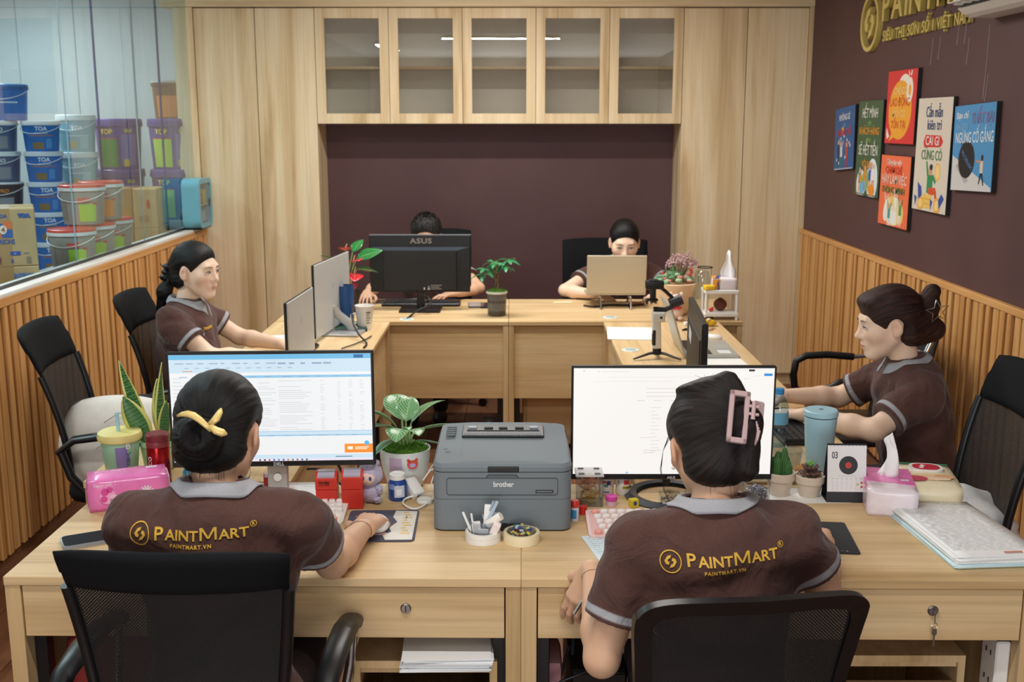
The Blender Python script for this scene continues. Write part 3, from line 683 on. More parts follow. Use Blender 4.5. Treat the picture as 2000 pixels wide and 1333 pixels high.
def pail(label, loc, r, h, body, lid, rim=None, group=None, prints=(), words=(), rz=0, handle=True):
    t = thing('paint_bucket', label, 'bucket', loc, rz, group)
    rb = r*.84
    B().lathe([(rb, 0), (rb*1.01, .004), (r*.955, h*.84), (r*.985, h*.845), (r*.985, h*.87)], 36).done('bucket_body', mat('pail_'+body, body, 0.35), t, smooth=True)
    B().lathe([(r*.99, h*.845), (r*1.02, h*.85), (r*1.02, h*.925), (r*.98, h*.935)], 36).done('bucket_rim', mat('pail_'+(rim or lid), rim or lid, 0.35), t, smooth=True)
    B().lathe([(r*.985, h*.93), (r*1.005, h*.935), (r*1.0, h*.985), (r*.965, h), (r*.90, h), (r*.88, h*.985), (0, h*.985)], 36).done('lid', mat('pail_'+lid, lid, 0.35), t, smooth=True)
    rr = lambda z: (rb+(r*.955-rb)*z/.84)*1.02
    for z0, z1, a0, a1, c in prints: label_arc(rr(z0), rr(z1), z0*h, z1*h, a0, a1, 12).done('print', tagm(c), t, smooth='all')
    for s, z, a, sz, c in words:
        me = text_mesh(s, sz, 0.0, 'CENTER', offset=sz*.03)
        for v in me.vertices:
            an = R(a)+v.co.x/r; zz = z*h+v.co.y; q = rr(zz/h)*1.008
            v.co = (q*math.cos(an), q*math.sin(an), zz)
        link('lettering', me, tagm(c), t)
    if handle:
        B().tube([(math.cos(R(a))*r*1.02, math.sin(R(a))*r*1.02, h*.80-h*.22*math.sin(R((a+150)*1.0)*1.0 if False else R(180*(a+175)/170))) for a in range(-175, -4, 17)], .0022*r/.11, 6).done('handle', WHITE, t, smooth=True)
    return t
WP = 'E6E8E8'
ang = -68   # towards the office
blue_p = lambda c2: [(.30, .36, ang-50, ang+50, '3C72B8'), (.06, .22, ang-24, ang+24, 'A58B5B')]
for k, z in enumerate((1.614, 1.431, 1.248, 1.065, .882)):
    pail(['blue bucket with white lid, topmost of its stack behind the glass', 'blue bucket with white lid, second from the top of its stack', 'blue bucket with white lid, third from the top of its stack', 'blue bucket with white lid, fourth from the top of its stack', 'blue bucket with white lid, lowest seen of its stack'][k],
         (-2.875+.004*k, 6.8, z), .112, .183, '1F72C2', 'DFE6EC', group='blue paint buckets', prints=[(.50, .53, ang-38, ang+38, 'B77A4A'), (.08, .30, ang-30, ang+6, '8E7444'), (.10, .42, ang+14, ang+34, '4A93D6')],
         words=[('TOA', .68, ang, .034, 'E8F0F6'), ('nanoshield', .57, ang, .018, 'BFD8EE')])
pail('bright blue bucket standing alone, highest in the corner by the glass', (-3.06, 6.8, 1.797), .118, .215, '1673C4', '4E86C0', rim='1A5FA8', group='blue paint buckets', prints=[(.48, .52, ang-30, ang+30, 'D9E8F4')])
for k, z in enumerate((1.614, 1.431, 1.248, 1.065, .882)):
    pail(['grey and white bucket, topmost of the stack beside the blue buckets', 'grey and white bucket, second of the stack beside the blue buckets', 'dark grey bucket with orange mark, third of the stack beside the blue buckets', 'slate bucket with white lid, low in the stack beside the blue buckets', 'slate bucket with white lid, behind the cardboard cartons'][k],
         (-3.125+.003*k, 6.78, z), .112, .183, ('55698A', '4E607F', '33363C', '4E607F', '4E607F')[k], WP, rim=WP if k != 2 else '2A2B2E', group='grey paint buckets', prints=[(.1, .5, ang-20, ang+30, '8C8F96'), (.1, .2, ang-40, ang-15, '2A2C32')], words=[('PRO', .66, ang, .03, 'E9EDF0' if k != 2 else 'E08A30')])
for k, z in enumerate((1.60, 1.365, 1.13, .895)):
    pail(['pale teal bucket with white lid, topmost of its stack', 'pale teal bucket with white lid, second of its stack', 'pale teal bucket with white lid, third of its stack behind red lids', 'pale teal bucket with white lid, hidden low behind red lids'][k],
         (-2.815, 7.2, z), .122, .235, '8FBFCB', 'DDE6E6', group='pale teal paint buckets', prints=[(.42, .46, ang-36, ang+36, 'CFE2E6'), (.10, .30, ang-26, ang-2, 'C3B27C'), (.10, .44, ang+8, ang+34, 'A9D2DA')], words=[('TOA', .60, ang, .036, 'F0F5F6')])
for k, (x, z, g) in enumerate(((-2.66, 1.478, '2E9A4A'), (-2.30, 1.478, 'B7D75A'), (-2.66, 1.145, '2E9A4A'), (-2.30, 1.145, 'B7D75A'))):
    pail(['purple bucket with a dark green label, upper of two', 'purple bucket with a lime green label, upper of two', 'purple bucket under the dark green labelled one', 'purple bucket under the lime green labelled one'][k],
         (x+.01*k*0, 7.52, z), .155, .333, '5B4E93', '63569A', rim='574A8E', group='purple paint buckets',
         prints=[(.05, .60, ang-62, ang-8, g), (.60, .62, ang-62, ang-8, 'D25A55'), (.08, .70, ang+2, ang+44, '7C72AF'), (.06, .20, ang+8, ang+24, 'E7C53A')],
         words=[('TOP', .70, ang-34, .045, 'E7C53A'), ('SILK', .735, ang+22, .03, 'E7D75A')], handle=False)
pail('brown and orange bucket with clear lid standing on the purple buckets', (-2.315, 7.56, 1.811), .115, .25, '7A5A4B', 'B9BDBD', rim='6E5145', prints=[(.04, .60, ang-55, ang+20, 'D98A4E')], handle=False)
gcol = '9A968B'
for k, (x, y, z, c) in enumerate(((-2.262, 5.62, 1.05, 'A6D13A'), (-2.262, 5.90, 1.055, 'A6D13A'), (-2.262, 6.18, 1.06, 'A6D13A'), (-2.275, 5.83, 1.262, 'A6D13A'), (-2.275, 6.10, 1.265, 'EE8A35'))):
    pail(['grey bucket with red lid, nearest of the lower row against the glass', 'grey bucket with red lid, middle of the lower row against the glass', 'grey bucket with red lid, farthest of the lower row against the glass', 'grey red-lidded bucket with a green label, upper row', 'grey red-lidded bucket with an orange label, upper row'][k],
         (x, y, z), .118, .205, gcol, 'D9483B', rim='E4E4E0', group='red lidded paint buckets', prints=[(.08, .52, ang-12, ang+34, c), (.56, .68, ang-14, ang+18, 'D6584A'), (.5, .56, ang+26, ang+38, 'CF4A3C'), (.1, .6, ang-80, ang-50, '8B857A')])
# lower ones stand on a low rack
structure(B().box((-2.42, 5.42, .68), (-2.205, 6.34, 1.046)).done('trim_4', SW))
structure(B().box((-2.20, 5.42, 1.0), (-2.205, 6.34, 1.04)).done('trim_5', SW))
CARD = mat('cardboard', 'C4A473', 0.8, noise=0.05, nscale=12)
CARDT = mat('carton_tape', 'B48B56', 0.35)
def carton(label, loc, rz, w, d, h, art):
    t = thing('carton', label, 'box', loc, rz, 'cardboard cartons in the storeroom')
    B().box((-w/2, -d/2, 0), (w/2, d/2, h), .004).done('box_body', CARD, t)
    B().box((-.03, -d/2-.0006, h*.0), (.03, d/2+.0006, h+.0006)).done('tape', CARDT, t)
    b = B(); b.box((-w/2, -.0015, h), (w/2, .0015, h+.0008)); b.done('flap_seam', mat('seam_dark', '6B5233', 0.8), t)
    F = lambda x, z: face_front((x, -d/2-.0012, z))
    art(t, F, w, h); return t
def art1(t, F, w, h):
    for (x0, y0, x1, y1, c) in ((-.040, .165, -.002, .195, '3663A8'), (.002, .172, .036, .205, 'E8743A'), (-.040, .135, -.012, .162, 'E8743A'), (-.008, .132, .036, .168, '3663A8')): decal(rect(x0, y0, x1, y1), tagm(c), t, F(0, 0))
    decal(blob(-.002, .168, .016, .020), tagm('EADFC9'), t, face_front((0, -.1524, 0))); text('4', .032, tagm('C2542E'), t, face_front((-.002, -.1534, .157)), align='CENTER', offset=.0008)
    text('SEASONS', .030, tagm('2F5C9C'), t, F(0, .103), align='CENTER', width=.085, offset=.001)
    text('TOA', .022, tagm('2F5C9C'), t, F(-.004, .222), align='CENTER', offset=.001)
    text('TOA', .022, tagm('2F5C9C'), t, F(.065, .222), align='LEFT', width=.055, offset=.003)
    decal(rect(.020, .050, .062, .068), tagm('2D56A4'), t, F(0, 0)); text('5L', .010, tagm('E8ECF0'), t, face_front((.035, -.1524, .055)))
    text('4x5L', .012, tagm('6A7CA8'), t, F(.075, .055)); decal(rect(-.118, .035, -.095, .065), tagm('E8E4DA'), t, F(0, 0)); decal(rect(-.078, .035, -.062, .058), tagm('5C8A4A'), t, F(0, 0))
    decal(blob(-.030, .030, .011, .020), tagm('8A4B46'), t, F(0, 0)); decal(rect(.085, .012, .104, .042), tagm('8D7B60'), t, F(0, 0)); decal(rect(.020, .016, .030, .032), tagm('4A5C93'), t, F(0, 0)); decal(rect(-.095, .006, -.055, .028), tagm('A98F66'), t, F(0, 0)); decal(blob(-.115, .018, .010, .012), tagm('5A5A7A'), t, F(0, 0))
def art2(t, F, w, h):
    text('TOA', .045, tagm('3B76B8'), t, F(-.02, .15), align='CENTER', offset=.001, width=.06); text('INTERIOR', .034, tagm('4A80BC'), t, F(.03, .215), align='LEFT', width=.085, offset=.001)
carton('cardboard carton with blue and orange squares, upper of two behind the glass', (-2.375, 5.12, 1.14), 24, .27, .30, .262, art1)
carton('cardboard carton under the one with blue and orange squares', (-2.378, 5.12, .868), 24, .275, .305, .270, art2)
structure(B().box((-2.58, 4.92, .68), (-2.22, 5.34, .866)).done('trim_6', SW))
carton('plain cardboard carton beside the purple buckets, behind the red lids', (-2.42, 7.02, 1.135), 8, .34, .30, .245, lambda t, F, w, h: [decal(rect(-.13, .06, .02, .14), tagm('C08A4A'), t, F(0, 0)), decal(rect(.06, .04, .12, .08), tagm('B0895A'), t, F(0, 0)), decal(blob(.12, .15, .012, .03), tagm('C9553D'), t, F(0, 0))])
carton('lower cardboard carton beside the purple buckets', (-2.42, 7.02, .885), 6, .35, .30, .25, lambda t, F, w, h: None)
structure(B().box((-3.3, 6.62, .68), (-2.22, 7.75, .882)).done('trim_7', SW))
structure(B().box((-2.98, 7.06, .882), (-2.66, 7.34, .893)).done('trim_8', SW))
structure(B().box((-2.84, 7.355, .882), (-2.215, 7.70, 1.143)).done('trim_9', SW))
# ------------------------------------------------------------------ mini display cooler on the ledge
TEAL = mat('cooler_teal', '6FB1C2', 0.3)
t = thing('mini_cooler', 'light blue rounded mini cabinet with glass door on the white ledge', 'mini fridge', (-2.118+.045, 7.06, 1.106), 0)
CW, CD, CH = .22, .27, .33
t.location = (-2.062, 7.20, 1.108)
Mc = Matrix(((0, 0, 1, 0), (1, 0, 0, 0), (0, 1, 0, 0), (0, 0, 0, 1)))   # local (a,b,c) -> x=c, y=a, z=b
ro = [(x, y+.165) for x, y in rrect(.30, .315, .05, 6)]; ri = [(x, y+.165) for x, y in rrect(.24, .255, .03, 6)]
b = B(); b.prism(ro, -.058, -.02, Mc)
for i in range(len(ro)):
    j = (i+1) % len(ro); b.prism([ro[i], ro[j], ri[j], ri[i]], -.02, .055, Mc)
b.done('body', TEAL, t, smooth=False)
B().prism([(x, y+.165) for x, y in rrect(.244, .259, .03, 6)], .046, .050, Mc).done('glass_door', glass('cooler_glass', (.9, .95, .97)), t)
B().box((-.019, -.12, .15), (.04, .12, .154)).done('shelf', WHITE, t)
B().box((-.05, -.12, -.002), (.05, .12, .008), .003).done('base', BLACK, t)
B().box((.052, .10, .14), (.058, .112, .19), .002).done('handle', STEEL, t)
for k, (y, z, dy, dz, c) in enumerate(((-.08, .155, .05, .09, 'E4D9C8'), (-.01, .155, .04, .07, 'C85A3C'), (.05, .155, .05, .095, 'E7C35A'), (-.07, .042, .07, .05, 'DDE4E6'), (.02, .042, .06, .07, 'B8C8CC'))):
    b = B().box((-.015, y-dy/2, z), (.035, y+dy/2, z+dz), .004).done('packet', tagm(c), t)
# ------------------------------------------------------------------ small things: helpers
def emat(c, s): 
    nm = 'screen_%s_%.2f' % (c, s)
    m = mat(nm, c, 0.4, emit=s); m.node_tree.nodes['Principled BSDF'].inputs['Base Color'].default_value = (.01, .01, .01, 1); return m
def leafmat(name, base, vein, edge=None, style='mid', rough=0.35):
    if name in _M: return _M[name]
    t = NT(name)
    lu = t.n('ShaderNodeAttribute', attribute_name='lu'); lv = t.n('ShaderNodeAttribute', attribute_name='lv')
    av = t.n('ShaderNodeMath', operation='ABSOLUTE'); t.l(lv.outputs['Fac'], av.inputs[0])
    if style == 'bands':
        m = t.n('ShaderNodeMath', operation='MULTIPLY_ADD'); t.l(lu.outputs['Fac'], m.inputs[0]); m.inputs[1].default_value = 14.0
        nz = t.n('ShaderNodeTexNoise', i_Scale=60.0); t.l(t.coord(), nz.inputs['Vector']); t.l(nz.outputs['Fac'], m.inputs[2])
        fr = t.n('ShaderNodeMath', operation='PINGPONG'); t.l(m.outputs[0], fr.inputs[0]); fr.inputs[1].default_value = .5
        c0 = t.ramp(fr.outputs[0], [(0.15, base), (0.32, vein), (.42, base)])
        e = t.ramp(av.outputs[0], [(0.66, (0, 0, 0)), (0.74, (1, 1, 1))])
        mx = t.n('ShaderNodeMix', data_type='RGBA'); t.l(e, mx.inputs[0]); t.l(c0, mx.inputs[6]); mx.inputs[7].default_value = lin(edge); out = mx.outputs[2]
    elif style == 'veins':
        m = t.n('ShaderNodeMath', operation='MULTIPLY_ADD'); t.l(av.outputs[0], m.inputs[0]); m.inputs[1].default_value = -.35; t.l(lu.outputs['Fac'], m.inputs[2])
        s = t.n('ShaderNodeMath', operation='MULTIPLY'); t.l(m.outputs[0], s.inputs[0]); s.inputs[1].default_value = 9.0
        fr = t.n('ShaderNodeMath', operation='PINGPONG'); t.l(s.outputs[0], fr.inputs[0]); fr.inputs[1].default_value = .5
        c0 = t.ramp(fr.outputs[0], [(0.0, vein), (0.16, base), (.5, base)])
        e = t.ramp(av.outputs[0], [(0.0, (1, 1, 1)), (0.07, (0, 0, 0)), (.88, (0, 0, 0)), (.96, (.8, .8, .8))])
        mx = t.n('ShaderNodeMix', data_type='RGBA'); t.l(e, mx.inputs[0]); t.l(c0, mx.inputs[6]); mx.inputs[7].default_value = lin(edge or vein); out = mx.outputs[2]
    else:
        c0 = t.ramp(av.outputs[0], [(0.0, vein), (0.10, base), (1.0, edge or base)]); out = c0
    t.l(out, t.b.inputs['Base Color']); t.b.inputs['Roughness'].default_value = rough
    _M[name] = t.m; return t.m
def leaf(parent, m, base, d, L, W, droop=0.5, fold=0.25, roll=0, nu=10, tip=1.0, wide=.45, up=(0, 0, 1), name='leaf', twist=0, thick=0.0008):
    """one leaf: starts at base, heads along d, bends down by droop radians, folded along the midrib"""
    d = Vector(d).normalized(); upv = Vector(up); s = d.cross(upv)
    if s.length < 1e-3: s = d.cross(Vector((0, 1, 0)))
    s.normalize(); n = s.cross(d).normalized()
    q = Matrix.Rotation(R(roll), 3, d); s = q @ s; n = q @ n
    p = Vector(base); vs_, lu, lv = [], [], []; nv = 4
    st = L/nu
    for i in range(nu+1):
        u = i/nu
        if u < wide: w = math.sin(u/wide*PI/2)**.8
        else: w = math.cos((u-wide)/(1-wide)*PI/2)**tip
        w = max(w, .02)*W/2
        a = droop*u; dd = d*math.cos(a)-n*math.sin(a); nn = n*math.cos(a)+d*math.sin(a)
        tw = Matrix.Rotation(R(twist)*u, 3, dd); ss = tw @ s; nn = tw @ nn
        for j in range(-nv//2, nv//2+1):
            v = j/(nv/2); vs_.append(p+ss*(v*w)+nn*(abs(v)*w*fold)); lu.append(u); lv.append(v)
        p = p+dd*st
    k = nv+1; fs = [(i*k+j, i*k+j+1, (i+1)*k+j+1, (i+1)*k+j) for i in range(nu) for j in range(nv)]
    me = bpy.data.meshes.new(name); me.from_pydata(vs_, [], fs); me.polygons.foreach_set('use_smooth', [True]*len(fs))
    for nm, arr in (('lu', lu), ('lv', lv)):
        at = me.attributes.new(nm, 'FLOAT', 'POINT'); at.data.foreach_set('value', arr)
    o = link(name, me, m, parent); md = o.modifiers.new('thick', 'SOLIDIFY'); md.thickness = thick
    return o
def moss(parent, r, z, h=.02, m=None, n=220, seed=1, name='moss'):
    rnd = random.Random(seed); b = B()
    b.lathe([(r*math.cos(a), z+h*math.sin(a)) for a in (0, .3, .6, .9, 1.2)]+[(0, z+h)], 24)
    for i in range(n):
        a, q = rnd.random()*2*PI, r*.97*math.sqrt(rnd.random()); zz = z+h*math.sqrt(max(0, 1-(q/r)**2))
        c = Vector((q*math.cos(a), q*math.sin(a), zz)); tip = c+Vector((rnd.uniform(-.006, .006), rnd.uniform(-.006, .006), rnd.uniform(.004, .010)))
        b.cyl(c-Vector((0, 0, .002)), tip, .0026, .0006, 5)
    o = b.done(name, m or mat('moss', '5E8A2E', .9, noise=.35, nscale=160), parent); o['kind'] = 'stuff'; return o
def cable(label, pts, r, m, cat='cable', name='cable', group=None, sub=4):
    # smooth the path with a Catmull-Rom spline
    P_ = [Vector(p) for p in pts]; out = []
    for i in range(len(P_)-1):
        p0, p1, p2, p3 = P_[max(i-1, 0)], P_[i], P_[i+1], P_[min(i+2, len(P_)-1)]
        for k in range(sub):
            t = k/sub; out.append(.5*((2*p1)+(-p0+p2)*t+(2*p0-5*p1+4*p2-p3)*t*t+(-p0+3*p1-3*p2+p3)*t**3))
    out.append(P_[-1])
    o = B().tube(out, r, 8).done(name, m, None, smooth=True); return tag(o, label, cat, group)
def sheet_paper(name, label, cat, loc, rz, w, h, color='EFF0EE', th=.0012, lines=None, parent=None, group=None, lc='9AA3AC'):
    t = thing(name, label, cat, loc, rz, group)
    B().box((-w/2, -h/2, 0), (w/2, h/2, th), 0).done('sheet', mat('paper_'+color, color, .75), t)
    if lines:
        b = B(); rnd = random.Random(len(label))
        for k in range(lines):
            y = h*.42-k*h*.84/lines
            x = -w*.42
            while x < w*.36:
                l = rnd.uniform(.03, .14)*w; b.prism(rect(x, y, min(x+l, w*.43), y+h*.010), th, th+.0002); x += l+rnd.uniform(.02, .06)*w
        b.done('printed_lines', mat('ink_'+lc, lc, .8), t)
    return t
DZ = 0.7505
# ------------------------------------------------------------------ monitors
def monitor(label, loc, rz, w, h, z0, front='F4F2F0', em=.80, frame=BLACK, back=BLACK, bez=.008, chin=.02, depth=.018, tilt=0, bulge=.03):
    """screen faces -y (local); z0 = bottom of the panel above the desk"""
    t = thing('monitor', label, 'monitor', loc, rz)
    Mt = TM((0, 0, z0), (tilt, 0, 0))
    B().box((-w/2, -depth/2, 0), (w/2, depth/2, h), .003, Mt).done('panel_frame', frame, t)
    hb = B(); hb.prism([(-w/2+.01, .01), (w/2-.01, .01), (w/2-.01, h-.01), (-w/2+.01, h-.01)], 0, bulge, Mt @ TM((0, depth/2-.001, 0), (90, 0, 0)) @ Matrix.Diagonal((1, 1, -1, 1)), top_scale=.82)
    hb.done('back_shell', back, t)
    Ms = Mt @ TM((0, -depth/2-.0004, 0), (90, 0, 0))
    scr = B().prism(rect(-w/2+bez, chin, w/2-bez, h-bez), 0, .0004, Ms).done('screen', emat(front, em), t)
    return t, Ms, scr
def ui(parent, Ms, rects, c, e, z=.0005, name='screen_graphic'):
    b = B()
    for x0, y0, x1, y1 in rects: b.prism(rect(x0, y0, x1, y1), z, z+.0003, Ms)
    o = b.done(name, emat(c, e), parent); o['kind'] = 'stuff'; return o
# monitor of the front left seat
mA, MsA, scrA = monitor('monitor showing a blue and white spreadsheet with an orange pop-up', (-.648, 2.86, 0), 3, .545, .318, .871, 'F1F2F3', .70, bez=.007, chin=.016)
W2, H2 = .2655, .308
ui(scrA, MsA, [(-W2, .298, W2, .311)], '6FBCE6', .7); ui(scrA, MsA, [(-W2, .262, W2, .298), (-W2, .022, W2, .034), (-.16, .085, W2, .098)], 'CFE4F2', .7)
ui(scrA, MsA, [(-W2, .016, W2, .022)], 'E8DCEA', .75); ui(scrA, MsA, [(-.16, .247, W2, .254), (-.16, .086, W2, .089), (-.16, .098, W2, .0995)], '8FC4E4', .75, .0008)
ui(scrA, MsA, [(W2-.045, .2995, W2-.02, .3085)], '1F6FB0', .6, .0008); ui(scrA, MsA, [(-W2, .034, -.20, .06)], '9FB8D8', .5, .0008)
rnd = random.Random(5); tx = []; hd = []
for k in range(26):
    y = .238-k*.0054
    for x, L in ((-.155, .03), (-.09, .02), (-.035, .05), (.02, .09), (.13, .012), (.175, .010), (.205, .012), (.235, .012)):
        if rnd.random() < .75 and x > -.17: tx.append((x, y, x+L*rnd.uniform(.5, 1), y+.0011))
for k in range(16): tx.append((-W2+.008, .246-k*.010, -W2+.008+rnd.uniform(.02, .045), .2475-k*.010))
for x in [-.24+.045*i for i in range(11)]:
    hd.append((x, .2495, x+rnd.uniform(.012, .03), .2515)); hd.append((x, .0865, x+rnd.uniform(.012, .03), .0885))
for x in [-.25+.03*i for i in range(14)]: hd.append((x, .286 if x < .0 else .284, x+rnd.uniform(.01, .026), .2885)); hd.append((x*.9, .274, x*.9+.012, .2757)) if x < .05 else None
ui(scrA, MsA, tx, 'CBCED2', .68, .0008); ui(scrA, MsA, hd, '9DB8D2', .62, .0011)
ui(scrA, MsA, [(.19, .037, W2, .062)], 'F58A2E', .8, .0012); ui(scrA, MsA, [(.198, .046, .212, .055), (.218, .051, .255, .0535), (.218, .0465, .25, .049)], 'FBE3CB', .8, .0016); ui(scrA, MsA, [(-.23, .2655, -.205, .2675)], 'E89A55', .7, .0012)
B().prism(disc(.0065, 20, (.250, .064)), .0016, .0020, MsA).done('screen_graphic', emat('4FAEDF', .8), scrA)
for k, c in enumerate(('5A5A5A', '3A3A3A', 'C0605A', '3D6FC0', '35A0C8', '2A6FB8', 'D89A6A', '8A8A8A', 'B07070', '5A7AB0', '3A8A7A')): ui(scrA, MsA, [(-.04+k*.0125, .017, -.035+k*.0125, .0215)], c, .5, .0009)
ui(scrA, MsA, [(.165, .0255, .21, .0275)], '4F7FB0', .5, .0009)
text('DELL', .013, mat('badge_grey', 'C9CBCD', .4), mA, face_front((.012, -.0096, .874)), align='CENTER', offset=.0004)
ALU = mat('silver_stand', 'BFC1C2', .35, metal=.6)
B().box((-.024, .012, .012), (.032, .026, .97), .004).done('stand_neck', ALU, mA)
st = B().box((-.115, .022, DZ), (.125, .19, DZ+.010), .004).done('stand_base', ALU, mA)
B().lathe([(.0, 0), (.011, 0), (.011, .003), (0, .003)], 20, face_front((.004, .011, .835))).done('cable_hole', WHITE, mA)
# monitor of the front right seat
mB, MsB, scrB = monitor('monitor with a nearly blank white document and ring-shaped foot', (.440, 2.955, 0), 0, .563, .326, .803, 'F7F3EE', .70, bez=.006, chin=.017)
tx = []; rnd = random.Random(9)
for k in range(3): tx.append((-.075, .262-k*.011, -.075+rnd.uniform(.07, .14), .2638-k*.011))
for k in range(5): tx.append((-.10+k*.045, .228, -.10+k*.045+.022, .2298))
for k in range(13): tx.append((-.06, .208-k*.0105, -.06+rnd.uniform(.01, .03), .2096-k*.0105))
tx += [(-.08, .085, -.03, .087), (-.08, .078, -.05, .080), (-.09, .122, -.06, .1235), (-.02, .121, .03, .1225), (-.2, .31, -.12, .3112), (-.25, .31, -.245, .315), (-.21, .309, -.206, .313), (-.18, .295, .1, .2957), (-.22, .283, .0, .2837), (.19, .29, .21, .2912), (.18, .03, .22, .0315), (.22, .298, .24, .299), (-.23, .0245, -.21, .0255), (.24, .08, .2415, .18)]
ui(scrB, MsB, tx, 'E2DCD8', .66, .0008); ui(scrB, MsB, [(.205, .3115, .221, .317)], '3A3A3A', .2, .0009); ui(scrB, MsB, [(.247, .2985, .270, .3055)], '2E8FD6', .7, .0009); ui(scrB, MsB, [(-.128, .0185, -.121, .0235)], '8FBFE6', .8, .0009)
text('ASUS', .010, mat('badge_grey', 'C9CBCD', .4), mB, face_front((-.0, -.0096, .806)), align='CENTER', offset=.0004)
B().tube([(.0, .03, .93), (.0, .045, .85), (-.002, .075, .77)], [.018, .019, .022], 12, .5).done('stand_neck', BLACK, mB, smooth=True)
RINGM = mat('ring_foot', '3A424B', .25)
B().lathe([(.088, DZ), (.122, DZ), (.124, DZ+.004), (.108, DZ+.013), (.090, DZ+.010), (.086, DZ+.004), (.088, DZ)], 48, TM((-.005, .005, 0)), cap=False).done('stand_base', RINGM, mB, smooth=True)

# ------------------------------------------------------------------ front left desk
PINK = mat('pink_wrap', 'F07FC2', .28, noise=.12, nscale=14, coat=.3)
def soft_pack(t, w, d, h, m, puff=.006, name='wrapped_pack'):
    b2 = bmesh.new(); bmesh.ops.create_cube(b2, size=1); bmesh.ops.subdivide_edges(b2, edges=b2.edges, cuts=7, use_grid_fill=True)
    rnd = random.Random(int(w*1000))
    for v in b2.verts:
        x, y, z = v.co
        fx, fy, fz = 1-(2*abs(x))**4, 1-(2*abs(y))**4, 1-(2*abs(z))**4
        k = puff
        v.co = Vector((x*w+math.copysign(k*fy*fz, x)*(abs(x) > .49), y*d+math.copysign(k*fx*fz, y)*(abs(y) > .49), (z+.5)*h+(k*fx*fy if z > .49 else 0)))
        v.co += Vector((rnd.uniform(-1, 1), rnd.uniform(-1, 1), rnd.uniform(-.5, 1)))*.0009
        if z < -.49: v.co.z = 0
    b = B(); b.bm.free(); b.bm = b2; return b.done(name, m, t, smooth='all')
t = thing('tissue_pack', 'pink wrapped tissue pack with fruit print, at the edge of the desk', 'tissue pack', (-1.068, 2.905, DZ), 22)
soft_pack(t, .205, .105, .084, PINK)
for (x, y, r, c) in ((-.055, .042, .021, 'F3A9D3'), (-.040, .035, .012, 'F7C6E2'), (-.062, .055, .010, 'E04A9E'), (-.05, .06, .008, 'E04A9E'), (-.045, .027, .010, 'F6BCDD'), (-.065, .036, .009, 'DD4A9A')): B().prism(disc(r, 18, (x, y)), 0, .0004, face_front((0, -.0590-.0004*(r < .02), 0))).done('print', tagm(c), t)
for a in range(6): decal(limb(.045, .04, .045+.02*math.cos(.5+a*.42), .04+.022*math.sin(.5+a*.42), .006), tagm('F8E6F1'), t, face_front((0, -.0592, 0)))
text('pure', .02, tagm('F8E6F1'), t, face_front((.01, -.0592, .022)), offset=.0006); text('super soft', .012, tagm('F8E6F1'), t, face_front((-.09, -.0565, .071)))
text('SILKY SOFT', .016, tagm('F6CDE5'), t, face_up((-.085, .012, .0905)), shear=.2); decal(rect(.05, .01, .08, .025), tagm('F6DDEB'), t, face_up((0, 0, .0898)))
B().box((.103, -.045, .008), (.1085, .045, .076), .003).done('clear_end', mat('clear_wrap', 'E7D7E4', .15), t)
tag(B().box((-.02, -.008, 0), (.02, .008, .014), .002).done('staple_box', mat('red_plastic', 'D8352C', .3), None, loc=(-.985, 2.80, DZ), rot=(0, 0, 15)), 'tiny red box poking out by the pink tissue pack', 'box')
t = thing('smartphone', 'dark phone in a clear case near the front left seat', 'phone', (-1.055, 2.625, DZ), -62)
B().prism(rrect(.082, .165, .014), .0, .009).done('clear_case', mat('clear_case', 'B9BBC2', .15, alpha=.55), t); B().prism(rrect(.074, .157, .012), .003, .0095).done('phone_body', mat('phone_black', '0C0D12', .5, spec=.08), t)
t = thing('notebook', 'small purple folded booklet under the dark phone', 'notebook', (-.985, 2.685, DZ), 35); B().box((-.05, -.07, 0), (.05, .07, .006), .001).done('cover', mat('purple_cover', '4B3258', .4), t)
# tumbler green
t = thing('tumbler', 'mint green tumbler with yellow lid and pale straw', 'tumbler', (-1.172, 3.150, DZ), -70)
MINT = mat('mint', 'A3D6B4', .45); YEL = mat('yellow_lid', 'E8DD8D', .5)
B().lathe([(0, 0), (.042, 0), (.045, .004), (.056, .112), (.056, .116)], 36).done('cup', MINT, t, smooth=True)
B().lathe([(.057, .108), (.063, .112), (.065, .122), (.062, .133), (.056, .137), (.0, .136)], 36).done('lid', YEL, t, smooth=True)
B().cyl((.004, 0, .13), (.010, .004, .195), .0052, n=12).done('straw', mat('straw_blue', 'A9D5E6', .35), t, smooth=True)
for k, (ch, z, c) in enumerate((('B', .092, 'EFEFF4'), ('Y', .064, '6D6FB0'), ('o', .052, '6D6FB0'), ('u', .040, '6D6FB0'))):
    me = text_mesh(ch, .024, 0, 'CENTER', offset=.0008)
    for v in me.vertices:
        an = R(88)+v.co.x/.052-.42; rr = .046+.011*((z+v.co.y)/.112)+.0012; v.co = (rr*math.cos(an), rr*math.sin(an), z+v.co.y)
    link('lettering', me, tagm(c), t)
label_arc(.0482, .0548, .025, .098, 25, 62).done('print', tagm('8C84BE'), t, smooth='all')
t.rotation_euler.z = R(-112)
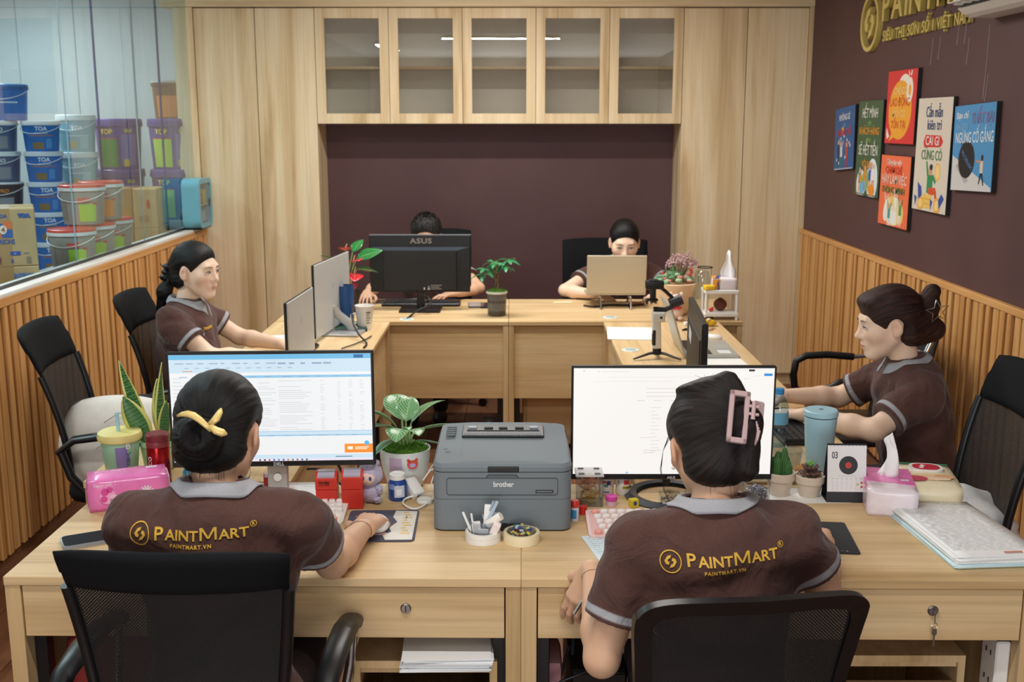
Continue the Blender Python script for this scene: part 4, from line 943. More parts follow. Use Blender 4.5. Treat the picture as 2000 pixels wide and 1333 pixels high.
# red thermos
t = thing('thermos', 'metallic red vacuum flask with a dark red cap', 'flask', (-1.020, 3.030, DZ))
B().lathe([(0, 0), (.031, 0), (.0325, .003), (.0325, .122), (.031, .128)], 32).done('body', mat('red_metal', 'A81E22', .2, metal=.7), t, smooth=True)
B().lathe([(.0322, .126), (.0332, .128), (.0332, .141), (.0322, .143)], 32).done('collar', mat('red_collar', '8E3A3C', .4), t, smooth=True)
B().lathe([(.0328, .1435), (.0335, .145), (.0335, .160), (.030, .164), (0, .164)], 32).done('cap', mat('red_cap', '7C2A31', .4), t, smooth=True)
me = text_mesh('LOCOECO', .017, 0, offset=.0005, spacing=1.05)
for v in me.vertices:
    an = R(-108)+(-v.co.y)/.033; zz = .016+v.co.x; v.co = (.0331*math.cos(an), .0331*math.sin(an), zz)
link('lettering', me, tagm('F0E6E6'), t)
# snake plant
t = thing('potted_snake_plant', 'snake plant with yellow-edged leaves in a pale green pot', 'plant', (-1.080, 3.225, DZ))
B().lathe([(0, 0), (.045, 0), (.048, .004), (.058, .075), (.064, .078), (.064, .090), (.058, .091), (.056, .080), (0, .078)], 36).done('pot', mat('pale_green_pot', 'B7DDB0', .45), t, smooth=True)
moss(t, .056, .074, .014, mat('dark_moss', '3F7A2B', .9, noise=.4, nscale=160), 200, 3)
SNK = leafmat('snake_leaf', '2F6234', '6E9A5C', 'D9D67A', 'bands', .35)
for (bx, by, dx, dy, L, W, dr, ro, tw) in ((-.022, -.02, -.30, .0, .27, .046, -.15, 25, 50), (.008, -.01, .05, .0, .255, .042, .10, 35, 60), (.030, .01, .42, .0, .235, .050, -.12, 30, 50), (-.018, -.03, -.42, -.2, .170, .070, -.2, 10, 20), (.02, -.025, .15, -.1, .15, .040, .2, 15, 20), (.0, .02, -.1, .25, .19, .045, 0, 40, 30)):
    leaf(t, SNK, (bx, by, .078), (dx, dy, 1), L, W, dr, .28, ro, 12, .75, .45, (0, 1, .1), 'leaf', tw, .0022)
# blue box with rubber bands
t = thing('pencil_box', 'open light blue box of rubber bands beside the collar of the fish-tail clip woman', 'box', (-.905, 3.06, DZ), 8)
b = B(); b.box((-.05, -.04, 0), (.05, .04, .003)); b.box((-.05, -.04, 0), (.05, -.037, .055)); b.box((-.05, .037, 0), (.05, .04, .055)); b.box((-.05, -.037, 0), (-.047, .037, .055)); b.box((.047, -.037, 0), (.05, .037, .055)); b.done('box', mat('sky_plastic', '5FB9DB', .4), t)
for k, c in enumerate(('C9A04A', '3B2E28', '6A4A36')): 
    b = B(); b.lathe([(.028, -.001), (.030, 0), (.028, .001)], 24, TM((.005*k-.01, 0, .052+.006*k), (60+12*k, 20*k, 0)), cap=False); b.done('rubber_band', tagm(c), t)
t = thing('notebook', 'dark red notebook behind the snake plant pot', 'notebook', (-1.06, 3.44, DZ), -8); B().box((-.09, -.06, 0), (.09, .06, .012), .002).done('cover', mat('dark_red_cover', '6E2A36', .5), t)
# keyboard white/pink with round keys
KW = mat('key_white', 'F4F0EC', .4); KP = mat('key_peach', 'EFA999', .4); KBW = mat('keyboard_white', 'EDE8DF', .4); KBP = mat('keyboard_pink', 'EBB9B6', .4)
def key_mesh(r, h, m, sq=.75):
    n = 14; sg = lambda a, p: math.copysign(abs(a)**p, a)
    b = B(); rings = []
    for z, k in ((0, 1.0), (h*.55, .98), (h, .86), (h*1.02, .5)):
        rings.append([b.bm.verts.new((r*k*sg(math.cos(2*PI*i/n), sq), r*k*sg(math.sin(2*PI*i/n), sq), z)) for i in range(n)])
    for a, c in zip(rings, rings[1:]):
        for i in range(n): b.bm.faces.new((a[i], a[(i+1) % n], c[(i+1) % n], c[i]))
    b.bm.faces.new(rings[-1]); o = b.done('key', m, None, smooth='all'); me = o.data; bpy.data.objects.remove(o); return me
kw, kp = key_mesh(.0085, .008, KW), key_mesh(.0085, .008, KP)
def keyboard(label, loc, rz, w, d, body, rows, pink, rim=None):
    t = thing('keyboard', label, 'keyboard', loc, rz)
    Mt = TM((0, 0, 0), (4.5, 0, 0))
    B().prism(rrect(w, d, .016), .0, .013, Mt).done('body', body, t)
    B().prism(rrect(w-.016, d-.018, .010), .013, .0136, Mt).done('key_well', rim or body, t)
    n = rows[0]; px = (w-.028)/n
    for r_ in range(5):
        for c in range(n):
            x = -w/2+.014+px*(c+.5)+(0 if r_ in (0, 4) else .004*r_); y = d/2-.022-r_*(d-.042)/4
            if x > w/2-.016: continue
            o = link('key', kp if (r_, c) in pink or (r_ == 4 and c in (4, 5, 6)) else kw, None, t); o.matrix_local = Mt @ TM((x, y, .0138), sc=(px*.46/.0085, 1.02, 1))
    return t
keyboard('white keyboard with round keys and a few peach ones, by the red stamps', (-.665, 2.795, DZ), 1.5, .43, .155, KBW, (20,), {(1, 16), (4, 19), (0, 3), (4, 17), (2, 8)})
keyboard('pink rimmed keyboard with round white keys beside the grey printer', (.375, 2.715, DZ), 0, .37, .165, mat('keyboard_rim', 'F3D3D2', .4), (15,), {(4, 0), (4, 2), (0, 0)}, KBP)
# stamps
RED = mat('stamp_red', 'D9382C', .32); REDD = mat('stamp_red_dark', 'B92D26', .35); CLR = mat('stamp_window', 'B9B3C4', .12)
def stamp(label, x, y, w, d, h, rz=0, txt=False):
    t = thing('self_inking_stamp', label, 'stamp', (x, y, DZ), rz, 'red office stamps')
    B().box((-w/2, -d/2, 0), (w/2, d/2, h*.52), .003, seg=2).done('stamp_base', RED, t)
    prof = [(-d/2, h*.53), (d/2, h*.53), (d/2, h*.93), (d*.3, h), (-d*.12, h), (-d*.42, h*.90), (-d/2, h*.82)]
    B().prism(prof, -w/2, w/2, Matrix(((0, 0, 1, 0), (1, 0, 0, 0), (0, 1, 0, 0), (0, 0, 0, 1)))).done('stamp_cap', RED, t)
    B().prism([(-d*.46, h*.85), (-d*.13, h*.975), (d*.28, h*.98), (d*.28, h*1.005), (-d*.12, h*1.006), (-d*.45, h*.91)], -w*.4, w*.4, Matrix(((0, 0, 1, 0), (1, 0, 0, 0), (0, 1, 0, 0), (0, 0, 0, 1)))).done('index_window', CLR, t)
    if txt:
        text('trodat', .011, tagm('5A1512'), t, face_front((-w*.33, -d/2-.0004, h*.70)), offset=.0005); text('printy 4926', .006, tagm('5A1512'), t, face_front((-w*.33, -d/2-.0004, h*.64)))
    return t
stamp('tall red stamp with small black lettering, next to the keyboard', -.513, 2.885, .058, .05, .098, 2, True)
stamp('tall red stamp without lettering, beside the purple plush toy', -.441, 2.875, .058, .05, .105, 2)
stamp('small red stamp behind the collar of the fish-tail clip woman', -.700, 3.005, .030, .035, .05, 12)
stamp('small red stamp, nearest to the silver monitor foot', -.662, 2.985, .030, .032, .042, 12)
stamp('small red stamp, rear one of the three by the monitor foot', -.690, 3.050, .034, .036, .052, 5)
sheet_paper('paper_pad', 'white paper pad at the foot of the spreadsheet monitor', 'paper', (-.575, 2.960, DZ+.0102), 8, .15, .10, 'F3F3F0', .006, 0)
# mouse pad (printed), mouse
t = thing('mouse_pad', 'dark printed mouse pad with a pale patch', 'mouse pad', (-.346, 2.722, DZ), 1.5)
B().prism(rrect(.185, .225, .014), 0, .003).done('pad', mat('pad_slate', '4C4A5C', .75), t)
B().prism([(.088, .10), (.030, .105), (.026, .06), (.040, .02), (.022, -.02), (.03, -.05), (.010, -.075), (.018, -.105), (.086, -.105)], .003, .0034).done('print', tagm('DAD7CC'), t)
b = B()
for k in range(9): b.prism(rect(.052+.004*(k % 2), .085-k*.019, .066+.006*(k % 3), .094-k*.019), .0034, .0038)
b.done('print', tagm('D8B667'), t); B().prism(rect(.060, .045, .064, .062), .0034, .0039).done('print', tagm('4A4E84'), t)
b = B()
for k in range(6): b.prism(rect(-.075+.003*k, .06-k*.02, -.068+.003*k, .07-k*.02), .003, .0034)
b.done('print', tagm('8C7E6C'), t); B().prism(blob(.0, -.06, .02, .012), .003, .0035).done('print', tagm('C9A2A0'), t)
t = thing('computer_mouse', 'white mouse under the hand of the fish-tail clip woman', 'mouse', (-.352, 2.700, DZ+.0035), 8)
def mouse_body(m, t, s=1.0):
    b = B(); b.sheet(lambda u, v: Vector((.029*s*math.cos(2*PI*u)*math.sin(PI*v)**.8*(1-.12*math.sin(2*PI*u)), .05*s*math.sin(2*PI*u)*math.sin(PI*v)**.8, max(0, .030*s*(-math.cos(PI*v))*.6+.012*s))), 24, 12, True); return b.done('mouse_shell', m, t, smooth='all')
mouse_body(WHITE, t)
# plush toy (generic fluffy hooded doll)
FUZZ = mat('lavender_fuzz', 'C6BCD6', .95, noise=.10, nscale=120, bump=.9, bscale=420, sheen=.6)
t = thing('plush_toy', 'small lavender fluffy plush doll with a round hood', 'toy', (-.398, 2.905, DZ), -8)
def fuzzy(parts, name, par, seed=1, amp=.0022, m=FUZZ):
    b = B(); rnd = random.Random(seed)
    for c, r in parts: b.sph(c, r, None, 24, 16)
    for v in b.bm.verts: v.co += Vector((rnd.uniform(-1, 1), rnd.uniform(-1, 1), rnd.uniform(-1, 1)))*amp
    return b.done(name, m, par, smooth='all')
fuzzy([((0, 0, .030), (.027, .022, .030)), ((-.022, -.008, .012), (.011, .015, .010)), ((.022, -.008, .012), (.011, .015, .010)), ((-.026, -.004, .040), (.011, .011, .016)), ((.026, -.004, .040), (.011, .011, .016))], 'plush_body', t, 2)
fuzzy([((0, .002, .082), (.036, .033, .035)), ((-.020, .0, .114), (.009, .008, .009)), ((.020, .0, .114), (.009, .008, .009))], 'hood', t, 4)
B().sph((0, -.020, .077), (.023, .0145, .020), None, 20, 12).done('face', mat('doll_skin', 'F0D3C4', .6), t, smooth=True)
for s in (-1, 1):
    B().sph((s*.0095, -.0325, .079), (.0042, .0022, .0062), None, 12, 8).done('eye', mat('doll_eye', '3D4C8C', .2), t, smooth=True)
B().sph((0, -.0345, .0685), (.003, .001, .0012), None, 8, 6).done('mouth', mat('doll_mouth', 'D98A80', .5), t)
# blue labelled bottle
t = thing('pill_bottle', 'small blue and silver bottle with white cap beside the plush doll', 'bottle', (-.325, 2.935, DZ), 0)
B().lathe([(0, 0), (.0245, 0), (.0265, .003), (.0265, .048), (.022, .056), (.020, .060)], 30).done('bottle_body', mat('bottle_blue', '2E4F9A', .2, metal=.2), t, smooth=True)
B().lathe([(.0205, .059), (.0225, .060), (.0225, .074), (.019, .076), (.016, .075), (0, .0745)], 30).done('cap', WHITE, t, smooth=True)
label_arc(.0268, .0268, .012, .046, -105, -40, 10).done('label_print', tagm('C9D0DA'), t, smooth='all'); label_arc(.027, .027, .034, .05, -150, -105, 10).done('label_print', tagm('7F92C4'), t, smooth='all'); label_arc(.0271, .0271, .018, .036, -92, -60, 8).done('label_print', tagm('E9EDF2'), t, smooth='all')
# philodendron in white pot
t = thing('potted_plant', 'white-veined broad-leaf plant in a white pot with bear sticker', 'plant', (-.315, 3.060, DZ), 0)
B().lathe([(0, 0), (.045, 0), (.052, .004), (.066, .05), (.072, .088), (.0735, .112), (.0705, .113), (.068, .10), (0, .098)], 40).done('pot', mat('white_ceramic', 'DFE3E1', .25), t, smooth=True)
label_arc(.0700, .0740, .055, .10, -122, -92, 8).done('print', tagm('C7AEC6'), t, smooth='all')
me = B().prism([(x, y) for x, y in blob(0, 0, .016, .0145)], 0, .0006); me.prism(disc(.0055, 10, (-.011, .0125)), 0, .0006); me.prism(disc(.0055, 10, (.011, .0125)), 0, .0006)
Mb = TM((0, 0, 0), (0, 0, 22)) @ face_front((0.0, -.0728, .082), -6)
me.done('sticker', tagm('D5543F'), t).data.transform(Mb)
b = B().prism(blob(0, -.003, .009, .006), .0006, .001); o = b.done('sticker', tagm('B9A6D8'), t); o.data.transform(Mb)
moss(t, .069, .098, .024, mat('bright_moss', '5F8F2A', .9, noise=.45, nscale=180), 420, 7)
PH = leafmat('philodendron_leaf', '5C9A60', 'D2E2BC', 'B9D4A2', 'veins', .3); PH2 = leafmat('philodendron_dark', '3E7850', '7FA88A', '9CC09A', 'mid', .35)
STEM = mat('leaf_stem', '8FAE6B', .5)
for k, (az, el, L, W, dr, zb, ro) in enumerate(((170, 48, .135, .075, .9, .165, 40), (118, 52, .115, .082, .9, .190, -15), (40, 42, .130, .075, .7, .180, -35), (205, 25, .115, .066, .9, .170, 20), (262, 20, .095, .075, 1.1, .175, 10), (300, 26, .085, .062, .9, .170, -20), (228, -5, .095, .050, .5, .145, 25), (8, 12, .150, .044, .3, .160, -50), (348, -2, .115, .036, .2, .135, -45), (80, 62, .09, .07, .8, .185, 0))):
    dx, dy, dz = math.cos(R(az))*math.cos(R(el)), math.sin(R(az))*math.cos(R(el)), math.sin(R(el))
    p0 = Vector((.012*math.cos(R(az)), .012*math.sin(R(az)), .112)); p1 = Vector((dx*.03, dy*.03, zb))
    lf = leaf(t, PH2 if k in (6, 8, 3) else PH, p1, (dx, dy, dz), L, W, dr, .22, ro*.5, 12, .8, .42)
    B().tube([p0, (p0+p1)/2+Vector((0, 0, .01)), p1], [.0042, .0036, .0026], 7).done('stem', STEM, lf, smooth=True)
# charger cable tangle
cable('white charging cable looped on the desk beside the printer', [(-.262, 3.02, .775), (-.235, 3.05, .80), (-.215, 3.0, .77), (-.225, 2.93, .756), (-.25, 2.86, .755), (-.275, 2.84, .755), (-.305, 2.88, .756), (-.30, 2.92, .757), (-.27, 2.925, .765)], .0028, WHITE)
cable('thin white cord coiled between the plant pot and the printer', [(-.25, 3.06, .79), (-.222, 3.08, .815), (-.213, 3.03, .79), (-.22, 2.97, .76), (-.245, 2.95, .757), (-.262, 2.93, .757), (-.25, 2.90, .757), (-.225, 2.91, .757), (-.217, 2.95, .76), (-.235, 2.985, .775), (-.225, 3.03, .80)], .0022, WHITE)
t = thing('phone_charger', 'white plug charger lying by the white cables', 'charger', (-.283, 2.955, DZ+.012), 35)
B().box((-.018, -.032, -.012), (.018, .032, .016), .005, TM((0, 0, .01), (28, 0, 0)), seg=2).done('plug_body', WHITE, t, smooth=True)
B().box((-.006, -.034, .002), (.006, -.031, .008), 0, TM((0, 0, .01), (28, 0, 0))).done('port', STEEL, t)
t = thing('cable_roll', 'small flat white cable reel in front of the plug charger', 'cable', (-.248, 2.905, DZ)); B().lathe([(0, 0), (.022, 0), (.023, .006), (.021, .010), (.014, .008), (0, .008)], 24).done('reel', WHITE, t, smooth=True)
cable('black monitor cable trailing behind the red stamps', [(-.60, 3.05, .80), (-.55, 3.04, .80), (-.50, 3.0, .775), (-.45, 2.98, .757), (-.38, 2.99, .756)], .0035, BLACK)
cable('black video cable hanging under the spreadsheet monitor', [(-.50, 2.90, .90), (-.49, 2.95, .84), (-.475, 3.0, .78), (-.46, 3.04, .756)], .0045, BLACK)
# printer
GP = mat('printer_grey', '757E84', .6, spec=.25, bump=.05, bscale=1200); GPD = mat('printer_grey_dark', '5F676C', .6, spec=.25, bump=.05, bscale=1200); SEAMK = mat('seam_black', '202224', .5)
t = thing('printer', 'dark grey desktop laser printer in the centre of the front desks', 'printer', (-.030, 2.865, DZ), 0)
pw, pd = .355, .36
def rbody(z0, z1, m, name, ins=0, r=.028, sc=1.0): return B().prism(rrect(pw-ins, pd-ins, r, 7), z0, z1, top_scale=sc).done(name, m, t, smooth=False)
rbody(.004, .086, GP, 'paper_tray'); rbody(.0855, .0875, SEAMK, 'seam', .004); rbody(.087, .158, GP, 'front_housing'); rbody(.1575, .161, SEAMK, 'seam', .003)
b = B(); pr = rrect(pw+.002, pd+.002, .030, 7)
ring0 = [b.bm.verts.new((x, y, .1605)) for x, y in pr]; ring1 = [b.bm.verts.new((x, y, .172)) for x, y in pr]
ring2 = [b.bm.verts.new((x*.965, y*.965, .180+.010*(y > 0))) for x, y in pr]; ring3 = [b.bm.verts.new((x*.60, y*.9, .184+.012*(y > 0))) for x, y in pr]
for a, c in ((ring0, ring1), (ring1, ring2), (ring2, ring3)):
    for i in range(len(pr)): b.bm.faces.new((a[i], a[(i+1) % len(pr)], c[(i+1) % len(pr)], c[i]))
b.bm.faces.new(ring3); b.done('top_cover', GP, t)
Mtop = TM((0, 0, .1945), (2.2, 0, 0))
B().box((-.112, .02, -.004), (.112, .115, .003), .002, Mtop).done('output_slot', mat('slot_black', '131415', .35), t)
sl = B()
for k in range(34): sl.box((-.106+k*.0063, .018, .001), (-.103+k*.0063, .034, .0055), 0, Mtop)
sl.done('slot_teeth', GPD, t)
for x in (-.085, .085): B().box((x-.012, .075, .002), (x+.012, .092, .008), .001, Mtop).done('roller', mat('roller_grey', '8C95A0', .4), t)
b = B()
for x in (-.04, 0, .045): b.cyl((x-.012, .08, .005), (x+.012, .08, .005), .004)
b.box((-.1, .060, .0025), (.1, .064, .005)); o = b.done('guide_bar', BLACK, t); o.data.transform(Mtop)
for r_ in range(5): B().box((-.156, .03+r_*.017, -.002), (-.130, .040+r_*.017, .0015), .001, Mtop).done('button', GPD, t)
for (x, y) in ((-.157, -.065), (-.140, -.075), (-.150, -.09), (-.135, -.06)): B().box((x, y, .182), (x+.014, y+.012, .1845), .001).done('button', GPD, t)
B().prism([(.055, -.125), (.115, -.125), (.115, -.105), (.042, -.105)], .1835, .1842).done('sticker', tagm('DADCDD'), t)
Fp = lambda z=0: face_front((0, -pd/2-.0004-z, 0))
fl_ = [(x, y+.121) for x, y in rrect(.285, .046, .007)]
fi_ = [(x, y+.121) for x, y in rrect(.2825, .0435, .006)]
b = B()
for i in range(len(fl_)): j = (i+1) % len(fl_); b.prism([fl_[i], fl_[j], fi_[j], fi_[i]], 0, .0008, Fp())
b.done('front_flap_outline', SEAMK, t)
B().prism([(-.042, .144), (-.036, .151), (.036, .151), (.042, .144)], 0, .001, Fp()).done('finger_notch', GPD, t)
B().prism([(-.043, .143), (-.037, .1525), (.037, .1525), (.043, .143), (.041, .143), (.036, .151), (-.036, .151), (-.041, .143)], 0, .0014, Fp()).done('notch_outline', SEAMK, t)
B().box((-.038, -pd/2-.003, .158), (.044, -pd/2+.04, .1745), .003).done('cover_latch', mat('latch_black', '17181A', .25), t)
text('brother', .0195, mat('logo_silver', 'DCDFE1', .3), t, face_front((.003, -pd/2-.0008, .1205)), align='CENTER', offset=.0005, width=.052)
B().prism([(x+.108, y+.108) for x, y in rrect(.046, .008, .002)], 0, .001, Fp()).done('model_plate', SEAMK, t); B().prism([(x+.108, y+.108) for x, y in rrect(.040, .0035, .001)], 0, .0016, Fp()).done('model_plate_print', tagm('6C7074'), t)
B().box((-.05, -pd/2-.001, .004), (.05, -pd/2+.02, .022)).done('tray_handle_recess', SEAMK, t)
rbody(0, .0045, SEAMK, 'foot_plate', .02)
# tape rolls with small cups in them
def tape_roll(label, x, y, c, r=.0445, h=.026, double=False):
    t = thing('tape_roll', label, 'tape', (x, y, DZ), 0, 'rolls of tape before the printer')
    B().lathe([(r*.83, 0), (r, 0), (r, h*.98), (r*.99, h), (r*.83, h), (r*.83, 0)], 40, cap=False).done('tape', mat('tape_'+c, c, .45), t, smooth=True)
    B().lathe([(r*.80, 0), (r*.832, 0), (r*.832, h), (r*.80, h), (r*.80, 0)], 40, cap=False).done('core', mat('tape_core', 'CDBE9C', .6), t, smooth=True)
    if double: B().lathe([(r*1.001, h*.55), (r*1.004, h*.56), (r*1.001, h*.57)], 40, cap=False).done('seam', mat('tape_seam', 'B9B6AE', .6), t)
    return t
tape_roll('white roll of tape with the cup of small tools in it', -.078, 2.625, 'ECEAE4', double=True); tape_roll('cream roll of masking tape with the clear tub in it', .019, 2.618, 'EBDDB9', .046)
CUPG = glass('cup_plastic', (.93, .94, .95), .05, 1.35, .03)
t = thing('plastic_cup', 'clear cup crammed with correction tape, blades and white scraps', 'cup', (-.078, 2.625, DZ), 0)
B().lathe([(0, .001), (.026, .001), (.034, .055), (.0335, .055), (.0255, .002), (0, .002)], 28).done('cup', CUPG, t, smooth=True)
for k, (x, y, rx, ry, w_, h_, d_, c, z) in enumerate(((-.012, -.008, 8, -6, .022, .050, .014, 'EFEDEE', .004), (.008, .006, 0, 4, .020, .088, .010, 'F2F1EF', .004), (.016, -.012, 12, 24, .020, .056, .016, 'F1E6E6', .004), (-.006, .002, 6, 24, .008, .105, .004, 'AFC4D6', .01), (-.010, .008, 4, 22, .006, .10, .004, '9FB3C6', .01), (-.024, -.002, 0, -22, .006, .07, .002, 'E6EAEC', .01), (-.020, -.010, 0, -8, .005, .065, .002, 'DDE2E6', .01), (.018, .012, 10, 16, .020, .070, .010, 'A9AEBC', .006), (0, -.018, 4, 3, .026, .034, .006, 'E7E9EC', .003))):
    B().box((-w_/2, -d_/2, 0), (w_/2, d_/2, h_), min(w_, d_)*.25, TM((x, y, z), (rx, ry, 0)), seg=2).done('content_piece', tagm(c), t)
B().cyl((.012, -.008, .045), (.046, -.016, .070), .0105, n=18).done('marker', tagm('F2EDE4'), t, smooth=True)
t = thing('clear_tub', 'round clear tub of coloured push pins and clips', 'tub', (.019, 2.618, DZ), 0)
B().lathe([(0, .001), (.033, .001), (.034, .03), (.034, .042), (.030, .050), (.016, .053), (0, .053)], 30).done('tub', CUPG, t, smooth=True)
rnd = random.Random(3)
for k in range(34):
    a, q = rnd.random()*2*PI, .028*math.sqrt(rnd.random()); c = rnd.choice(('2FA39C', 'D8C93A', 'E7E7E3', '35549A', 'C94A3A', 'E3DFA0', '2B3A4A', 'F0F0F0'))
    p = Vector((q*math.cos(a), q*math.sin(a), rnd.uniform(.006, .036))); d_ = Vector((rnd.uniform(-1, 1), rnd.uniform(-1, 1), rnd.uniform(-.3, 1))).normalized()*.010
    B().cyl(p-d_*.5, p+d_*.5, .0028, .0042, 8).done('push_pin', tagm(c), t)
label_arc(.0344, .0344, .006, .024, -120, -95, 6).done('label_print', tagm('D93A30'), t, smooth='all'); label_arc(.0344, .0344, .006, .024, -95, -50, 8).done('label_print', tagm('E6E9EC'), t, smooth='all')
b = B()
for k in range(7): a0 = -86+k*3.2; b.sheet(lambda u, v, a0=a0: Vector((.0347*math.cos(R(a0+1.6*u)), .0347*math.sin(R(a0+1.6*u)), .008+.012*v)), 1, 1)
b.done('label_print', tagm('3A3E44'), t)
# ------------------------------------------------------------------ front right desk
t = thing('clear_box', 'clear plastic box of rubber bands beside the pink keyboard', 'box', (.207, 2.905, DZ), 0)
b = B(); 
for lo, hi in (((-.037, -.037, 0), (.037, .037, .002)), ((-.037, -.037, 0), (-.035, .037, .085)), ((.035, -.037, 0), (.037, .037, .085)), ((-.037, -.037, 0), (.037, -.035, .085)), ((-.037, .035, 0), (.037, .037, .085))): b.box(lo, hi)
b.done('box', CUPG, t); B().box((-.039, -.039, .085), (.039, .039, .090), .002).done('lid', mat('clear_lid', 'E9E4E2', .2, alpha=.55), t)
for x in (-.022, .022):
    for y in (-.024, .022): B().box((x-.008, y-.004, .090), (x+.008, y+.004, .093), .001).done('lid_clip', tagm('5A5A60'), t)
rnd = random.Random(8)
for k in range(26):
    r = rnd.uniform(.012, .024); c = rnd.choice(('D98A2A', 'E0A33C', 'C93A3A', 'D8B04A', 'E2C46A', 'D9464A')); 
    B().lathe([(r-.0012, -.001), (r, 0), (r-.0012, .001), (r-.0024, 0), (r-.0012, -.001)], 16, TM((rnd.uniform(-.012, .012), rnd.uniform(-.012, .012), .008+.0026*k), (rnd.uniform(-35, 35), rnd.uniform(-35, 35), 0)), cap=False).done('rubber_band', tagm(c), t)
def yogurt(label, x, y, prints):
    t = thing('small_bottle', label, 'bottle', (x, y, DZ), 0, 'small white bottles under the monitor')
    B().lathe([(0, 0), (.019, 0), (.0215, .004), (.0215, .045), (.017, .062), (.0155, .074), (.0165, .076), (.0165, .080)], 28).done('bottle_body', mat('milk_white', 'ECEAE6', .35), t, smooth=True)
    B().lathe([(.0168, .079), (.017, .082), (.015, .085), (0, .085)], 24).done('cap', tagm('6A6468'), t, smooth=True)
    for r_, z0, z1, a0, a1, c in prints: label_arc(.0218, .0218, z0, z1, a0, a1, 8).done('label_print', tagm(c), t, smooth='all')
    return t
yogurt('small white bottle with red and blue marks, by the clear box', .262, 2.985, [(0, .036, .042, -120, -95, 'C84A52'), (0, .030, .042, -92, -60, '3F4A86'), (0, .024, .031, -110, -80, '3F8E84'), (0, .008, .011, -120, -70, '3A5AA0')])
o = yogurt('small white bottle with a red square and a yellow strip', .310, 2.980, [(0, .033, .046, -92, -48, 'D93A40'), (0, .020, .029, -100, -48, 'E3D23A'), (0, .036, .044, -135, -128, '55555C')])
me = text_mesh('STANDEE', .008, 0, offset=.0004)
for v in me.vertices: an = R(-98)+v.co.x/.0222; v.co = (.0221*math.cos(an), .0221*math.sin(an), .0215+v.co.y)
link('lettering', me, tagm('3A3A2A'), o)
t = thing('cream_jar', 'tiny jar with magenta lid between keyboard and white bottles', 'jar', (.268, 2.880, DZ)); B().lathe([(0, 0), (.014, 0), (.015, .018)], 20).done('jar', tagm('E6C9DC'), t, smooth=True); B().lathe([(.0158, .016), (.016, .018), (.016, .028), (.013, .030), (0, .030)], 22).done('lid', tagm('E24FB4'), t, smooth=True)
t = thing('small_box', 'tiny yellow printed box beside the ring-shaped monitor foot', 'box', (.328, 2.872, DZ), 20); B().box((-.012, -.010, 0), (.012, .010, .022), .001).done('box', tagm('E0CE2F'), t); decal(blob(0, .012, .005, .006), tagm('3A4A8C'), t, face_front((0, -.0102, 0)))
t = thing('glue_stick', 'small clear glue bottle with red cap beside the printer', 'glue', (.161, 2.765, DZ)); B().lathe([(0, 0), (.0105, 0), (.011, .034), (.009, .040)], 18).done('tube', tagm('D9DEE2'), t, smooth=True); B().lathe([(.0112, .038), (.0118, .052), (.010, .056), (0, .056)], 18).done('cap', mat('red_plastic', 'D8352C', .3), t, smooth=True); label_arc(.0112, .0114, .008, .032, -150, -70).done('label_print', tagm('3F8FC8'), t, smooth='all')
t = thing('small_can', 'small red tin half hidden behind the pink keyboard', 'tin', (.186, 2.815, DZ)); B().lathe([(0, 0), (.011, 0), (.011, .022), (0, .023)], 16).done('tin', mat('red_plastic', 'D8352C', .3), t, smooth=True)
def clip_box(label, x, y, c, rz):
    t = thing('clip_box', label, 'box', (x, y, DZ), rz); b = B()
    w_, d_, h_ = .028, .022, .035
    for lo, hi in (((-w_, -d_, 0), (w_, d_, .002)), ((-w_, -d_, 0), (-w_+.0015, d_, h_)), ((w_-.0015, -d_, 0), (w_, d_, h_)), ((-w_, -d_, 0), (w_, -d_+.0015, h_)), ((-w_, d_-.0015, 0), (w_, d_, h_))): b.box(lo, hi)
    b.done('box', CUPG, t); rnd = random.Random(4); b = B()
    for k in range(26):
        p = Vector((rnd.uniform(-.02, .02), rnd.uniform(-.015, .015), .003+.0009*k)); b.tube([p, p+Vector((rnd.uniform(-.012, .012), rnd.uniform(-.01, .01), .004))], .0012, 5)
    o = b.done('metal_clips', tagm('55585C'), t); o['kind'] = 'stuff'
    B().box((-w_*.8, -d_-.0006, .004), (w_*.8, -d_, h_*.5)).done('label_print', tagm(c), t)
clip_box('open clear box of binder clips before the ring-shaped foot', .428, 2.880, 'D5D7D8', 0); clip_box('clear clip box with a green label by the grey collar', .498, 2.880, '1F9A5E', -6)
t = thing('clip_jar', 'open clear jar full of paper clips beside the pale cactus pot', 'jar', (.672, 2.905, DZ), 0)
B().lathe([(0, .001), (.034, .001), (.036, .004), (.036, .055), (.037, .057), (.0345, .057), (.034, .004), (0, .003)], 30).done('jar', CUPG, t, smooth=True)
rnd = random.Random(12); b = B()
for k in range(120):
    a, q = rnd.random()*2*PI, .027*math.sqrt(rnd.random()); p = Vector((q*math.cos(a), q*math.sin(a), rnd.uniform(.006, .046))); d_ = Vector((rnd.uniform(-1, 1), rnd.uniform(-1, 1), rnd.uniform(-.5, .7))).normalized()*.008
    b.tube([p-d_, p+d_], .0016, 5)
o = b.done('paper_clips', mat('clip_steel', '9DA3B4', .3, metal=.6), t); o['kind'] = 'stuff'
t = thing('glass_jar', 'clear jar with white lid just behind the paper clip jar', 'jar', (.640, 3.000, DZ)); B().lathe([(0, 0), (.021, 0), (.022, .03), (.020, .036)], 22).done('jar', mat('jar_cloudy', 'D8D2CB', .15), t, smooth=True); B().lathe([(.022, .034), (.0225, .046), (.020, .048), (0, .048)], 22).done('lid', WHITE, t, smooth=True)
TERRA = mat('pale_pot', 'DCCCBB', .6, noise=.03); 
def small_pot(t, r=.04, h=.062):
    B().lathe([(0, 0), (r*.62, 0), (r*.66, .003), (r*.88, h*.66), (r*.96, h*.67), (r, h*.99), (r*.97, h), (r*.88, h), (r*.85, h*.86), (0, h*.85)], 32).done('pot', TERRA, t, smooth=True)
